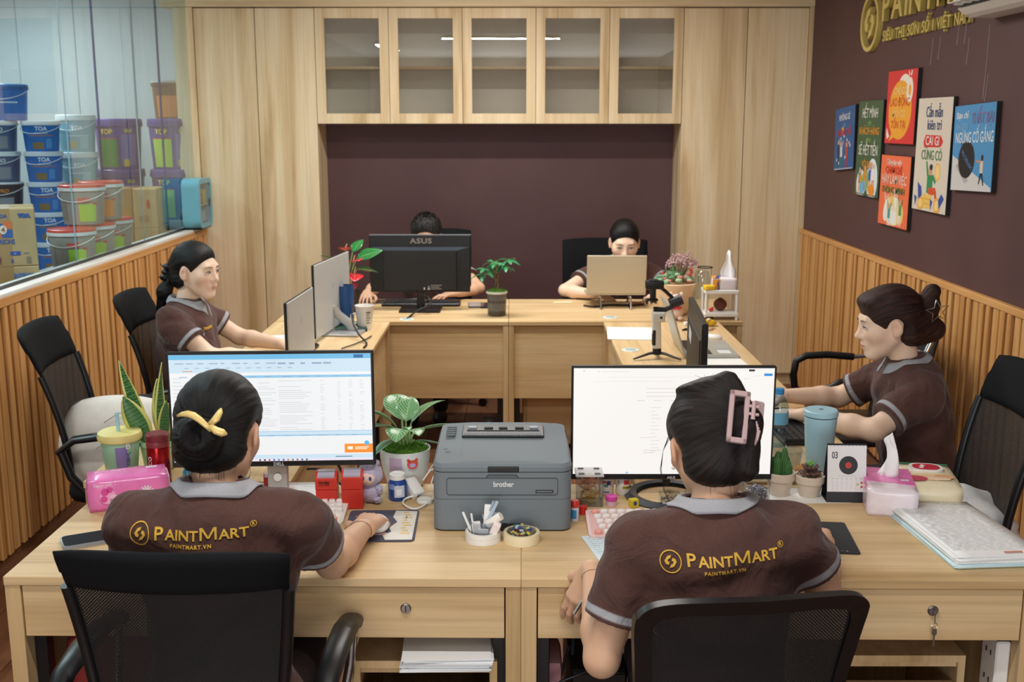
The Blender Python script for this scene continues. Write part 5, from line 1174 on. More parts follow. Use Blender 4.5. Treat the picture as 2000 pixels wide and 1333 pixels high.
t = thing('potted_cactus', 'green ribbed cactus in a pale pot behind the monitor corner', 'plant', (.752, 2.975, DZ)); small_pot(t, .042, .068)
CACT = mat('cactus_green', '3C6B35', .6, noise=.25, nscale=90)
for k, (x, y, r, h_) in enumerate(((-.010, -.002, .013, .075), (.010, .002, .014, .085), (0, .012, .012, .068), (.020, -.010, .010, .05), (-.02, .008, .009, .055))):
    b = B(); n = 20
    b.sheet(lambda u, v: Vector((x+r*(1+.14*math.cos(10*2*PI*u))*math.sin(PI*(.5+.5*v))**.5*math.cos(2*PI*u) if v > .6 else x+r*(1+.14*math.cos(10*2*PI*u))*math.cos(2*PI*u), y+(r*(1+.14*math.cos(10*2*PI*u))*(math.sin(PI*(.5+.5*v))**.5 if v > .6 else 1))*math.sin(2*PI*u), .055+h_*v)), 40, 12, True)
    b.done('cactus_column', CACT, t, smooth='all')
t = thing('potted_succulent', 'brown-tipped rosette succulent in a pale pot beside the calendar', 'plant', (.833, 2.965, DZ)); small_pot(t, .042, .062)
b = B(); rnd = random.Random(2)
for k in range(70): a, q = rnd.random()*2*PI, .033*math.sqrt(rnd.random()); b.sph((q*math.cos(a), q*math.sin(a), .056), (.004, .0035, .003), None, 6, 5)
o = b.done('pebbles', mat('pebble', 'B9A892', .8, noise=.3, nscale=120), t); o['kind'] = 'stuff'
SU1 = mat('succulent_brown', '6A4A40', .45); SU2 = mat('succulent_green', '76A765', .4)
for ring_, (n, el, L, z, m_) in enumerate(((9, 12, .032, .064, SU1), (8, 35, .028, .072, SU1), (6, 58, .022, .080, SU2), (4, 75, .016, .086, SU2))):
    for k in range(n):
        a = 2*PI*k/n+ring_*.4; d_ = Vector((math.cos(a)*math.cos(R(el)), math.sin(a)*math.cos(R(el)), math.sin(R(el))))
        q = d_.to_track_quat('Y', 'Z').to_matrix().to_4x4(); q.translation = Vector((0, 0, z))
        B().sph((0, L*.55, 0), (L*.27, L*.55, L*.14), q, 8, 6).done('leaf', m_, t, smooth='all')
sheet_paper('paper_sheet', 'white sheet under the small pale pots and the calendar', 'paper', (.840, 2.965, DZ-.0004), 3, .27, .13, 'F1F1EE', .0006)
t = thing('plastic_cup', 'clear takeaway cup behind the cactus', 'cup', (.800, 3.095, DZ)); B().lathe([(0, .001), (.032, .001), (.043, .095), (.0445, .098), (.042, .097), (.031, .002), (0, .002)], 28).done('cup', CUPG, t, smooth=True)
t = thing('orange_fruit', 'small orange behind the pale succulent pot', 'fruit', (.848, 3.098, DZ)); B().sph((0, 0, .025), (.027, .027, .025)).done('peel', mat('orange_peel', 'E59A3C', .5, bump=.2, bscale=500), t, smooth=True); B().sph((0, 0, .0497), .0022, None, 8, 6).done('stem_end', tagm('6A6A3A'), t)
t = thing('tumbler', 'tall powder blue insulated tumbler', 'tumbler', (.908, 3.150, DZ))
PB = mat('powder_blue', 'A9D2E0', .4)
B().lathe([(0, 0), (.034, 0), (.036, .003), (.0475, .178), (.0475, .182)], 40).done('body', PB, t, smooth=True); B().lathe([(.0475, .1815), (.0462, .1825), (.0462, .184), (.0475, .185)], 40, cap=False).done('seal', tagm('4A5A62'), t); B().lathe([(.048, .1845), (.050, .186), (.050, .199), (.046, .2025), (0, .2025)], 40).done('lid', PB, t, smooth=True); B().box((-.006, -.004, .2024), (.006, .004, .2032), .001).done('sip_hole', tagm('3A3A3E'), t)
t = thing('water_bottle', 'clear water bottle with blue cap behind the white document monitor', 'bottle', (.860, 3.46, DZ)); B().lathe([(0, .0), (.030, 0), (.031, .004), (.031, .06), (.029, .065), (.031, .07), (.031, .13), (.024, .155), (.013, .170), (.013, .178)], 28).done('bottle_body', glass('pet_plastic', (.86, .93, .97), .03, 1.4, .05), t, smooth=True); B().lathe([(.0145, .172), (.0145, .190), (0, .191)], 20).done('cap', tagm('2F8FD0'), t, smooth=True); label_arc(.0316, .0316, .075, .115, -180, 20, 20).done('label_print', tagm('6FB4DC'), t, smooth='all')
# desk calendar
t = thing('desk_calendar', 'white desk calendar page with a vinyl record on a black stand', 'calendar', (.922, 2.935, DZ), -2)
CW_, CH_ = .108, .162
Mf = TM((0, -.028, 0), (-9, 0, 0))
b = B().box((-CW_/2, -.0015, 0), (CW_/2, .0015, CH_), 0, Mf); b.box((-CW_/2, -.0015, 0), (CW_/2, .0015, CH_+.003), 0, TM((0, .034, 0), (12.5, 0, 0))); b.box((-CW_/2, -.03, 0), (CW_/2, .036, .002)); b.done('easel', mat('calendar_black', '25232B', .5), t)
Mp = Mf @ face_front((0, -.0016, 0))
B().prism(rect(-CW_/2+.001, .030, CW_/2-.001, CH_-.003), 0, .002, Mp).done('page', mat('paper_EFEFF2', 'EFEFF2', .6), t)
Mp2 = Mp @ Matrix.Translation((0, 0, .002))
B().prism(disc(.0255, 36, (.004, .104)), 0, .0003, Mp2).done('print', tagm('232125'), t); B().prism(disc(.0085, 24, (.004, .104)), .0003, .0006, Mp2).done('print', tagm('CF3A36'), t); B().prism(disc(.002, 12, (.004, .104)), .0006, .0008, Mp2).done('print', tagm('8C2522'), t)
text('03', .026, tagm('3A3A40'), t, Mp2 @ Matrix.Translation((-.042, .123, 0)), offset=.0004, width=.016)
b = B(); rnd = random.Random(1)
for r_ in range(5):
    for c in range(7): b.prism(rect(-.040+c*.0128, .062-r_*.006, -.037+c*.0128, .0632-r_*.006), 0, .0003, Mp2) if r_ else b.prism(rect(-.041+c*.0128, .066, -.036+c*.0128, .0676), 0, .0003, Mp2)
b.prism(rect(-.025, .0735, .025, .0742), 0, .0003, Mp2); b.done('print', tagm('B9B9C0'), t)
for x, y, c in ((.041, .0555, 'D23A46'), (.041, .044, 'D23A46'), (.030, .051, 'CFC06A')): B().prism(disc(.0032, 12, (x, y)), 0, .0004, Mp2).done('print', tagm(c), t)
for k in range(10): B().lathe([(.0035, -.0006), (.0045, 0), (.0035, .0006), (.0025, 0), (.0035, -.0006)], 10, Mf @ TM((-.045+k*.010, 0, CH_-.004), (0, 90, 0)), cap=False).done('spiral_ring', BLACKM, t)
# tissue pack with pulled tissue
t = thing('tissue_pack', 'open pink and white tissue pack with a tissue standing up', 'tissue pack', (1.030, 2.892, DZ), -11)
soft_pack(t, .128, .20, .070, mat('pink_film', 'EFE3EA', .2, noise=.03), .002)
b = B().prism([(-.064, -.02), (.064, -.045), (.066, .102), (-.066, .102)], .0705, .0728); b.box((-.0655, -.06, .006), (-.0632, .10, .072)); b.done('pink_film', PINK, t)
B().prism([(-.064, -.1045), (-.02, -.1045), (-.03, -.07), (-.064, -.05)], 0, .0004, face_front((0, 0, 0))) if False else None
for (x, y) in ((-.02, .03), (.03, -.01)): decal(rect(x, y, x+.022, y+.014), tagm('F6E3EE'), t, face_up((0, 0, .0730)))
rnd = random.Random(6)
b = B(); b.sheet(lambda u, v: Vector(((u-.5)*(.055-.03*v)*(1-.25*v)+.012*math.sin(3*v)+.006*math.sin(9*u+4*v), .03+.016*math.sin(5*u+1.5)*(1-.3*v)+.012*v, .072+.125*v*(1-.28*abs(u-.45)*2*v))), 14, 12); o = b.done('tissue', mat('tissue_white', 'F3F2F1', .85), t, smooth='all', solid=.0012)
# wet wipes
t = thing('wipes_pack', 'cream wet wipes pack with red oval lid and baby picture', 'wipes', (1.163, 2.955, DZ), -10)
soft_pack(t, .145, .205, .060, mat('wipes_film', 'E8DDBB', .35, noise=.04, nscale=20), .009)
Mw = lambda x, y, z=.0692: face_up((x, y, z))
B().prism(rrect(.092, .07, .03, 8), 0, .006, Mw(0, .045, .0675)).done('lid', WHITE, t); B().prism(rrect(.074, .052, .024, 8), 0, .001, Mw(0, .045, .0735)).done('lid_label', tagm('C0223A'), t)
text('baby', .018, tagm('F4E4E4'), t, face_up((-.010, .028, .0746), 78), offset=.0006)
for p_, c, dz in ((blob(-.005, -.035, .055, .028), 'E9C79C', 0), (blob(.035, -.028, .026, .020), 'D9A878', .0004), (blob(-.04, -.052, .028, .022), 'C24A5C', .0006), (blob(.02, -.05, .03, .012), 'F0D5B8', .0008)): B().prism(p_, 0, .0008, Mw(0, 0, .0690+dz)).done('print', tagm(c), t)
B().prism(rect(-.068, .088, .068, .100), 0, .0006, Mw(0, 0, .0665)).done('print', tagm('2E7A55'), t); B().prism(rect(-.02, .080, .03, .098), 0, .0008, Mw(0, 0, .0670)).done('print', tagm('B8C9C0'), t)
# paper stack
t = thing('paper_stack', 'thick stack of printed forms with bluish lower sheets', 'paper stack', (1.136, 2.645, DZ), 5)
rnd = random.Random(21)
for k in range(16):
    c = 'CFE3E8' if k < 7 else 'EFEFED'; x0, y0, a = rnd.uniform(-.006, .006), rnd.uniform(-.008, .008), rnd.uniform(-1.6, 1.6)
    if k < 6: y0 -= .006; x0 -= .004
    b = B(); b.sheet(lambda u, v: Vector(((u-.5)*.215+.0, (v-.5)*.375, .0016*k+.0010*math.sin(3*u+k)*(1 if k else 0)+(.010*max(0, u-.7)*(.5-abs(v-.3)) if k > 12 else 0))), 6, 8)
    b.done('sheet', mat('paper_'+c, c, .75), t, smooth='all', solid=.0013, loc=(x0, y0, .001), rot=(0, 0, a))
b = B()
for k in range(34):
    y = .17-k*.0095; x = -.095
    while x < .085: l = rnd.uniform(.006, .03); b.prism(rect(x, y, min(.095, x+l), y+.0022), .0274, .0277); x += l+rnd.uniform(.004, .016)
b.done('printed_lines', mat('ink_grey', 'DDE0E3', .8), t)
B().prism(rect(.02, -.172, .065, -.164), .0275, .0279).done('print', tagm('D9907F'), t); B().prism(disc(.012, 20, (.09, -.165), .008), .0275, .0279).done('print', tagm('A4B4C8'), t)
t = thing('mouse_pad', 'plain black mouse pad at the front right seat', 'mouse pad', (.770, 2.645, DZ), -6); B().prism(rrect(.175, .215, .008), 0, .003).done('pad', mat('pad_black', '26282B', .7), t); text('•••  ▲', .008, tagm('9A9CA0'), t, face_up((.04, -.097, .0031)))
t = thing('computer_mouse', 'dark mouse under the hand of the claw clip woman', 'mouse', (.752, 2.625, DZ+.0035), -10); mouse_body(BLACK, t)
sheet_paper('paper_sheet', 'pale blue printed slip sticking out beside the pink keyboard', 'paper', (.262, 2.555, DZ), 12, .14, .22, 'DCEBF0', .0012, 14, lc='8FB8CC')
t = thing('paper_cup', 'green and white cup behind the grey printer', 'cup', (.522, 3.2, DZ)); B().lathe([(0, 0), (.026, 0), (.036, .085)], 26).done('cup', tagm('2E7A4A'), t, smooth=True); B().lathe([(.0362, .083), (.038, .086), (.038, .094), (.034, .096), (0, .095)], 26).done('lid', tagm('C9DEDC'), t, smooth=True)
# stack of paper on the pedestal, hanging keys, sockets, floor clutter
t = thing('paper_stack', 'stack of blank paper on the low drawer unit', 'paper stack', (-.160, 2.52, .525), 2)
rnd = random.Random(31)
for k in range(9): B().box((-.105, -.148, 0), (.105, .148, .0032)).done('sheet', mat('paper_E3E6E8' if k % 2 else 'paper_EEF0F0', 'E3E6E8' if k % 2 else 'EEF0F0', .75), t, loc=(rnd.uniform(-.006, .006), rnd.uniform(-.006, .004), .0035*k), rot=(0, 0, rnd.uniform(-2.5, 2.5)))
t = thing('key_ring', 'keys on a ring hanging from the drawer lock', 'keys', (.972, 2.386, .673), 0)
B().box((-.0012, -.022, -.004), (.0012, .003, .004)).done('lock_key', STEEL, t)
B().lathe([(.0085, -.0006), (.0093, 0), (.0085, .0006), (.0078, 0), (.0085, -.0006)], 20, TM((.001, -.017, -.033), (90, 0, 20)), cap=False).done('ring', STEEL, t)
B().tube([(0, -.018, -.006), (.001, -.018, -.024)], .0012, 6).done('chain', STEEL, t)
B().prism([(-.005, 0), (.005, 0), (.006, -.012), (.002, -.016), (.002, -.042), (-.002, -.045), (-.002, -.016), (-.006, -.012)], -.001, .001, face_front((.002, -.016, -.040))).done('spare_key', STEEL, t)
t = thing('power_socket', 'white double socket box fixed inside the desk leg', 'socket', (1.178, 2.46, .50), 0)
B().box((-.032, -.04, -.075), (0.002, .04, .075), .004).done('socket_box', WHITE, t)
for z in (.035, -.035):
    for y in (-.012, .012): B().box((-.0335, y-.002, z-.006), (-.0318, y+.002, z+.006)).done('socket_hole', BLACK, t)
t = thing('bag', 'dark red bag on the floor under the front desk by its outer leg', 'bag', (-1.02, 2.62, 0), 4)
b2 = B().box((-.11, -.07, 0), (.11, .07, .52), .03, seg=3); b2.done('bag_body', mat('dark_red_cloth', '8C2A24', .8, bump=.2, bscale=120), t, smooth=True)
for s in (-1, 1): B().tube([(s*.05, -.072, .40), (s*.05, -.078, .25), (s*.045, -.074, .05)], .006, 8).done('strap', mat('dark_red_strap', '5E1A1A', .8), t, smooth=True)
t = thing('bag', 'pink bag standing on the floor beside the black computer case', 'bag', (.092, 2.60, 0), 0); B().box((-.032, -.06, 0), (.030, .09, .46), .02, seg=2).done('bag_body', mat('pink_cloth', 'C48A8F', .8), t, smooth=True)
t = thing('computer_case', 'black computer case on the floor under the front right desk', 'computer', (.215, 2.72, .0), 0); B().box((-.075, -.22, .01), (.065, .2, .46), .006).done('case', BLACK, t); B().box((-.07, -.2215, .03), (.06, -.219, .45), .003).done('front_panel', mat('case_front', '141415', .2), t); B().box((-.065, -.2, .0), (.055, .18, .012)).done('foot', BLACK, t)
CB = mat('cable_black', '161617', .5)
cable('black cable drooping in front of the computer case', [(.14, 2.55, .50), (.12, 2.56, .42), (.10, 2.50, .30), (.14, 2.46, .18), (.18, 2.44, .08), (.16, 2.4, .006)], .004, CB, group='black cables under the front desk')
cable('black cable curling from the computer case toward the pink bag', [(.22, 2.50, .47), (.16, 2.48, .46), (.09, 2.47, .42), (.075, 2.45, .30), (.12, 2.43, .15), (.19, 2.40, .006)], .0035, CB, group='black cables under the front desk')
cable('black cable hanging straight beside the desk leg', [(.155, 2.60, .58), (.150, 2.58, .44), (.17, 2.54, .30), (.12, 2.47, .14), (.09, 2.42, .006)], .005, CB, group='black cables under the front desk')
t = thing('power_plug', 'black plug lying among the cables under the front desk', 'plug', (.155, 2.47, .36), 8); B().box((-.03, -.014, -.012), (.02, .014, .012), .005, seg=2).done('plug_body', CB, t); B().cyl((.02, 0, 0), (.045, 0, 0), .006, .004).done('strain_relief', CB, t)
cable('thin cord from the hanging plug down to the floor', [(.125, 2.47, .36), (.10, 2.46, .30), (.09, 2.44, .15), (.12, 2.41, .005)], .0035, CB)
# ------------------------------------------------------------------ people: smooth bodies grown from blended volumes
V = lambda *a: np.array(a, dtype=np.float64)
def nrm(v): v = np.asarray(v, float); return v/np.linalg.norm(v)
class Field:
    def __init__(s, lo, hi, h):
        s.lo = np.array(lo, float); s.h = h
        s.n = np.ceil((np.array(hi, float)-s.lo)/h).astype(int)+1
        s.D = np.full(s.n, 0.5, np.float32)
    def _sl(s, lo, hi, pad):
        a = np.clip(np.floor((np.array(lo)-pad-s.lo)/s.h).astype(int), 0, s.n-1); b = np.clip(np.ceil((np.array(hi)+pad-s.lo)/s.h).astype(int)+1, 1, s.n)
        if np.any(b <= a): return None, None
        ax = [(s.lo[i]+s.h*np.arange(a[i], b[i])).astype(np.float32) for i in range(3)]
        return tuple(slice(x, y) for x, y in zip(a, b)), (ax[0][:, None, None], ax[1][None, :, None], ax[2][None, None, :])
    def put(s, f, lo, hi, k=0.01, op='u', pad=None):
        pad = (k+4*s.h+.008) if pad is None else pad
        sl, P = s._sl(lo, hi, pad)
        if sl is None: return
        d = f(*P).astype(np.float32); A = s.D[sl]
        if op == 'u':
            h = np.maximum(k-np.abs(A-d), 0)/k; s.D[sl] = np.minimum(A, d)-h*h*k*.25
        else:       # smooth subtract
            h = np.maximum(k-np.abs(A+d), 0)/k; s.D[sl] = np.maximum(A, -d)+h*h*k*.25
    def cone(s, a, b, ra, rb, k=0.012, op='u'):
        a, b = np.array(a, float), np.array(b, float); ab = b-a; L2 = max(ab@ab, 1e-9); r = max(ra, rb)
        def f(x, y, z):
            px, py, pz = x-a[0], y-a[1], z-a[2]
            t = np.clip((px*ab[0]+py*ab[1]+pz*ab[2])/L2, 0, 1)
            return np.sqrt((px-t*ab[0])**2+(py-t*ab[1])**2+(pz-t*ab[2])**2)-(ra+(rb-ra)*t)
        s.put(f, np.minimum(a, b)-r, np.maximum(a, b)+r, k, op)
    def ell(s, c, r, Rm=None, k=0.012, op='u', cut=None, taper=None):
        c = np.array(c, float); r = np.array(r, float); Rm = np.eye(3) if Rm is None else np.array(Rm)   # columns = local axes
        def f(x, y, z):
            p = (x-c[0], y-c[1], z-c[2]); q = [sum(Rm[j, i]*p[j] for j in range(3)) for i in range(3)]
            k0 = np.sqrt((q[0]/r[0])**2+(q[1]/r[1])**2+(q[2]/r[2])**2); k1 = np.sqrt((q[0]/r[0]**2)**2+(q[1]/r[1]**2)**2+(q[2]/r[2]**2)**2)+1e-6
            d = k0*(k0-1)/k1
            if cut is not None:
                cc = cut(*q); d = np.maximum(d+taper(cc), cc)
            return d
        m = r.max(); s.put(f, c-m, c+m, k, op)
    def mesh(s):
        D = s.D; ins = D < 0; n = s.n
        cnt = np.zeros(n-1, np.int8)
        for dx in (0, 1):
            for dy in (0, 1):
                for dz in (0, 1): cnt += ins[dx:n[0]-1+dx, dy:n[1]-1+dy, dz:n[2]-1+dz]
        ci = np.argwhere((cnt > 0) & (cnt < 8)); m = len(ci)
        acc = np.zeros((m, 3)); num = np.zeros(m)
        cor = [(i, j, k) for i in (0, 1) for j in (0, 1) for k in (0, 1)]
        for i, a in enumerate(cor):
            for b in cor[i+1:]:
                if sum(abs(p-q) for p, q in zip(a, b)) != 1: continue
                da = D[ci[:, 0]+a[0], ci[:, 1]+a[1], ci[:, 2]+a[2]]; db = D[ci[:, 0]+b[0], ci[:, 1]+b[1], ci[:, 2]+b[2]]
                mk = (da < 0) != (db < 0); t = np.where(mk, da/np.where(mk, da-db, 1), 0)
                for q in range(3): acc[:, q] += np.where(mk, a[q]+(b[q]-a[q])*t, 0)
                num += mk
        vt = (ci+acc/num[:, None])*s.h+s.lo
        idx = np.full(n-1, -1, np.int32); idx[ci[:, 0], ci[:, 1], ci[:, 2]] = np.arange(m)
        quads = []
        for ax in range(3):
            o1, o2 = [(1, 2), (2, 0), (0, 1)][ax]
            sa = [slice(None)]*3; sb = [slice(None)]*3; sa[ax] = slice(0, -1); sb[ax] = slice(1, None)
            A, Bm = ins[tuple(sa)], ins[tuple(sb)]; e = np.argwhere(A != Bm)
            ok = (e[:, o1] > 0) & (e[:, o2] > 0) & (e[:, o1] < n[o1]-1) & (e[:, o2] < n[o2]-1); e = e[ok]
            fl = A[e[:, 0], e[:, 1], e[:, 2]]
            def at(u, v):
                q = e.copy(); q[:, o1] -= u; q[:, o2] -= v; return idx[q[:, 0], q[:, 1], q[:, 2]]
            Q = np.stack([at(1, 1), at(0, 1), at(0, 0), at(1, 0)], 1); Q[~fl] = Q[~fl][:, ::-1]; quads.append(Q)
        return vt, np.concatenate(quads)
def np_mesh(name, vt, fs, m, parent, origin, attrs=None):
    me = bpy.data.meshes.new(name); me.vertices.add(len(vt)); me.vertices.foreach_set('co', (vt-np.array(origin)).astype(np.float32).ravel())
    me.loops.add(fs.size); me.loops.foreach_set('vertex_index', fs.astype(np.int32).ravel()); me.polygons.add(len(fs)); me.polygons.foreach_set('loop_start', np.arange(0, fs.size, fs.shape[1], dtype=np.int32))
    me.polygons.foreach_set('use_smooth', np.ones(len(fs), bool)); me.update(calc_edges=True)
    for k, a in (attrs or {}).items():
        at = me.attributes.new(k, 'FLOAT', 'POINT') if a.ndim == 1 else me.attributes.new(k, 'FLOAT_VECTOR', 'POINT')
        at.data.foreach_set('value' if a.ndim == 1 else 'vector', a.astype(np.float32).ravel())
    return link(name, me, m, parent)
def skin_mat(name, base, red):
    t = NT(name); lp = t.n('ShaderNodeAttribute', attribute_name='lip'); bl = t.n('ShaderNodeAttribute', attribute_name='blush')
    n = t.n('ShaderNodeTexNoise', i_Scale=28.0, i_Detail=3.0); t.l(t.coord(), n.inputs['Vector'])
    c = t.ramp(n.outputs['Fac'], [(.3, tuple(x*.97 for x in lin(base)[:3])+(1,)), (.7, base)])
    m1 = t.n('ShaderNodeMix', data_type='RGBA'); t.l(bl.outputs['Fac'], m1.inputs[0]); t.l(c, m1.inputs[6]); m1.inputs[7].default_value = lin(red)
    m2 = t.n('ShaderNodeMix', data_type='RGBA'); t.l(lp.outputs['Fac'], m2.inputs[0]); t.l(m1.outputs[2], m2.inputs[6]); m2.inputs[7].default_value = lin('BE7A6C')
    t.l(m2.outputs[2], t.b.inputs['Base Color']); t.b.inputs['Roughness'].default_value = .5; t.b.inputs['Specular IOR Level'].default_value = .35
    t.b.inputs['Subsurface Weight'].default_value = .12; t.b.inputs['Subsurface Radius'].default_value = (.012, .005, .003); t.b.inputs['Subsurface Scale'].default_value = .5
    n2 = t.n('ShaderNodeTexNoise', i_Scale=420.0); t.l(t.coord(), n2.inputs['Vector']); t.bump(n2.outputs['Fac'], .06, .0006)
    return t.m
SKIN_L = skin_mat('skin_light', 'EECDB3', 'DFA88F'); SKIN_M = skin_mat('skin_warm', 'DBAF90', 'CF9375')
def cloth_mat():
    t = NT('brown_polo'); cf = t.n('ShaderNodeAttribute', attribute_name='cuff')
    n = t.n('ShaderNodeTexNoise', i_Scale=900.0, i_Detail=1.0); t.l(t.coord(), n.inputs['Vector'])
    c = t.ramp(n.outputs['Fac'], [(.35, '4D332D'), (.65, '5D403A')])
    r = t.ramp(cf.outputs['Fac'], [(0.0, (0, 0, 0)), (.008, (0, 0, 0)), (.009, (1, 1, 1)), (.025, (1, 1, 1)), (.026, (0, 0, 0))])
    mx = t.n('ShaderNodeMix', data_type='RGBA'); t.l(r, mx.inputs[0]); t.l(c, mx.inputs[6]); mx.inputs[7].default_value = lin('A3A3A8')
    t.l(mx.outputs[2], t.b.inputs['Base Color']); t.b.inputs['Roughness'].default_value = .85; t.b.inputs['Sheen Weight'].default_value = .15; t.b.inputs['Specular IOR Level'].default_value = .2
    v = t.coord('Object', (1, 1, 1)); n2 = t.n('ShaderNodeTexNoise', i_Scale=13.0, i_Detail=3.0, i_Distortion=.8); t.l(v, n2.inputs['Vector'])
    b1 = t.n('ShaderNodeBump', i_Strength=.6, i_Distance=.025); t.l(n2.outputs['Fac'], b1.inputs['Height'])
    b2 = t.n('ShaderNodeBump', i_Strength=.25, i_Distance=.001); t.l(n.outputs['Fac'], b2.inputs['Height']); t.l(b1.outputs[0], b2.inputs['Normal']); t.l(b2.outputs[0], t.b.inputs['Normal'])
    return t.m
POLO = cloth_mat(); COLLAR = mat('grey_collar', 'A2A2A7', .85, noise=.05, nscale=300, bump=.2, bscale=800); GOLDT = mat('gold_thread', 'E0B13E', .55); TROUS = mat('dark_trousers', '3A3033', .85, bump=.2, bscale=300)
def hair_mat(name, dark, lite, rough=.38):
    t = NT(name); at = t.n('ShaderNodeAttribute', attribute_name='flow')
    n = t.n('ShaderNodeTexNoise', i_Scale=1.6, i_Detail=6.0, i_Roughness=.72); t.l(at.outputs['Vector'], n.inputs['Vector'])
    t.l(t.ramp(n.outputs['Fac'], [(.42, dark), (.66, lite)]), t.b.inputs['Base Color'])
    rr = t.n('ShaderNodeMapRange', i_To_Min=rough-.12, i_To_Max=rough+.2); t.l(n.outputs['Fac'], rr.inputs[0]); t.l(rr.outputs[0], t.b.inputs['Roughness'])
    t.b.inputs['Specular IOR Level'].default_value = .3; t.bump(n.outputs['Fac'], .8, .003); return t.m
HAIR_B = hair_mat('hair_black', '080708', '171415', .42); HAIR_D = hair_mat('hair_dark_brown', '0F0B0B', '2A1F1C', .42); HAIR_R = hair_mat('hair_reddish_brown', '1A0D0A', '4A281D', .42); HAIR_S = hair_mat('hair_short', '121112', '34302F', .5)
EYEW = mat('eye_white', 'E6E1DA', .2); IRIS = mat('iris_dark', '201511', .15); LASH = mat('lash', '1A1210', .7)

def basis(fwd, up):
    f = nrm(fwd); r = nrm(np.cross(f, up)); u = np.cross(r, f); return np.stack([r, f, u], 1)      # columns: right, forward, up
def head(F, c, Rm, s=1.0, ear=True):
    """blend a head into field F; local x right, y forward, z up from the skull centre"""
    c = np.array(c)
    P = lambda x, y, z: c+Rm @ (np.array((x, y, z))*s)
    E = lambda p, r, k, op='u', R2=None: F.ell(P(*p), np.array(r)*s, Rm if R2 is None else Rm @ R2, k*s, op)
    C = lambda a, b, ra, rb, k, op='u': F.cone(P(*a), P(*b), ra*s, rb*s, k*s, op)
    E((0, -.012, .030), (.074, .092, .084), .01); E((0, .030, -.030), (.055, .060, .078), .03)
    C((-.047, .004, -.046), (-.016, .064, -.090), .017, .014, .03); C((.047, .004, -.046), (.016, .064, -.090), .017, .014, .03); C((-.010, .070, -.094), (.010, .070, -.094), .0135, .0135, .022)
    for q in (-1, 1): E((q*.040, .052, -.020), (.024, .024, .024), .03)
    C((-.034, .0755, .026), (.034, .0755, .026), .0085, .0085, .025)
    for q in (-1, 1): E((q*.031, .094, .006), (.017, .014, .011), .014, 's')
    for q in (-1, 1): E((q*.031, .074, .006), (.0150, .0125, .0115), .004)
    C((0, .083, .012), (0, .1005, -.024), .0075, .0105, .014); E((0, .1015, -.026), (.0105, .0105, .0095), .008)
    for q in (-1, 1): E((q*.0125, .089, -.030), (.0085, .011, .0085), .007)
    E((0, .080, -.058), (.026, .015, .022), .014); E((0, .0915, -.0560), (.0190, .0065, .0050), .006); E((0, .0900, -.0665), (.0160, .0066, .0056), .006)
    C((-.021, .0935, -.0612), (.021, .0935, -.0612), .0020, .0020, .003, 's')
    if ear:
        for q in (-1, 1):
            a = R(18)*q; R2 = np.array(((math.cos(a), -math.sin(a), 0), (math.sin(a), math.cos(a), 0), (0, 0, 1)))
            E((q*.077, -.007, -.008), (.0072, .0165, .0270), .008, 'u', R2); E((q*.0870, -.002, -.004), (.0085, .0090, .0160), .004, 's', R2); E((q*.0815, -.001, -.004), (.0035, .0050, .0090), .004, 's', R2); E((q*.0765, .001, -.028), (.006, .009, .011), .006)
    def local(vt): return ((vt-c) @ Rm)/s
    return local
def face_attrs(q):
    lip = .85*np.exp(-((q[:, 0]/.0195)**4+((q[:, 2]+.0613)/(.0098*(1-.45*(q[:, 0]/.021)**2).clip(.2)))**6))*(q[:, 1] > .07)
    bl = sum(np.exp(-(((q[:, 0]-sx*.042)/.020)**2+((q[:, 2]+.030)/.018)**2))*.55*(q[:, 1] > .02) for sx in (-1, 1))
    bl = bl+np.exp(-((np.abs(q[:, 0])-.079)/.008)**2)*.45*(np.abs(q[:, 1]+.004) < .026)*(np.abs(q[:, 2]+.005) < .04)+np.exp(-((q[:, 0]/.014)**2+((q[:, 2]+.028)/.010)**2))*.25*(q[:, 1] > .08)
    return lip, bl
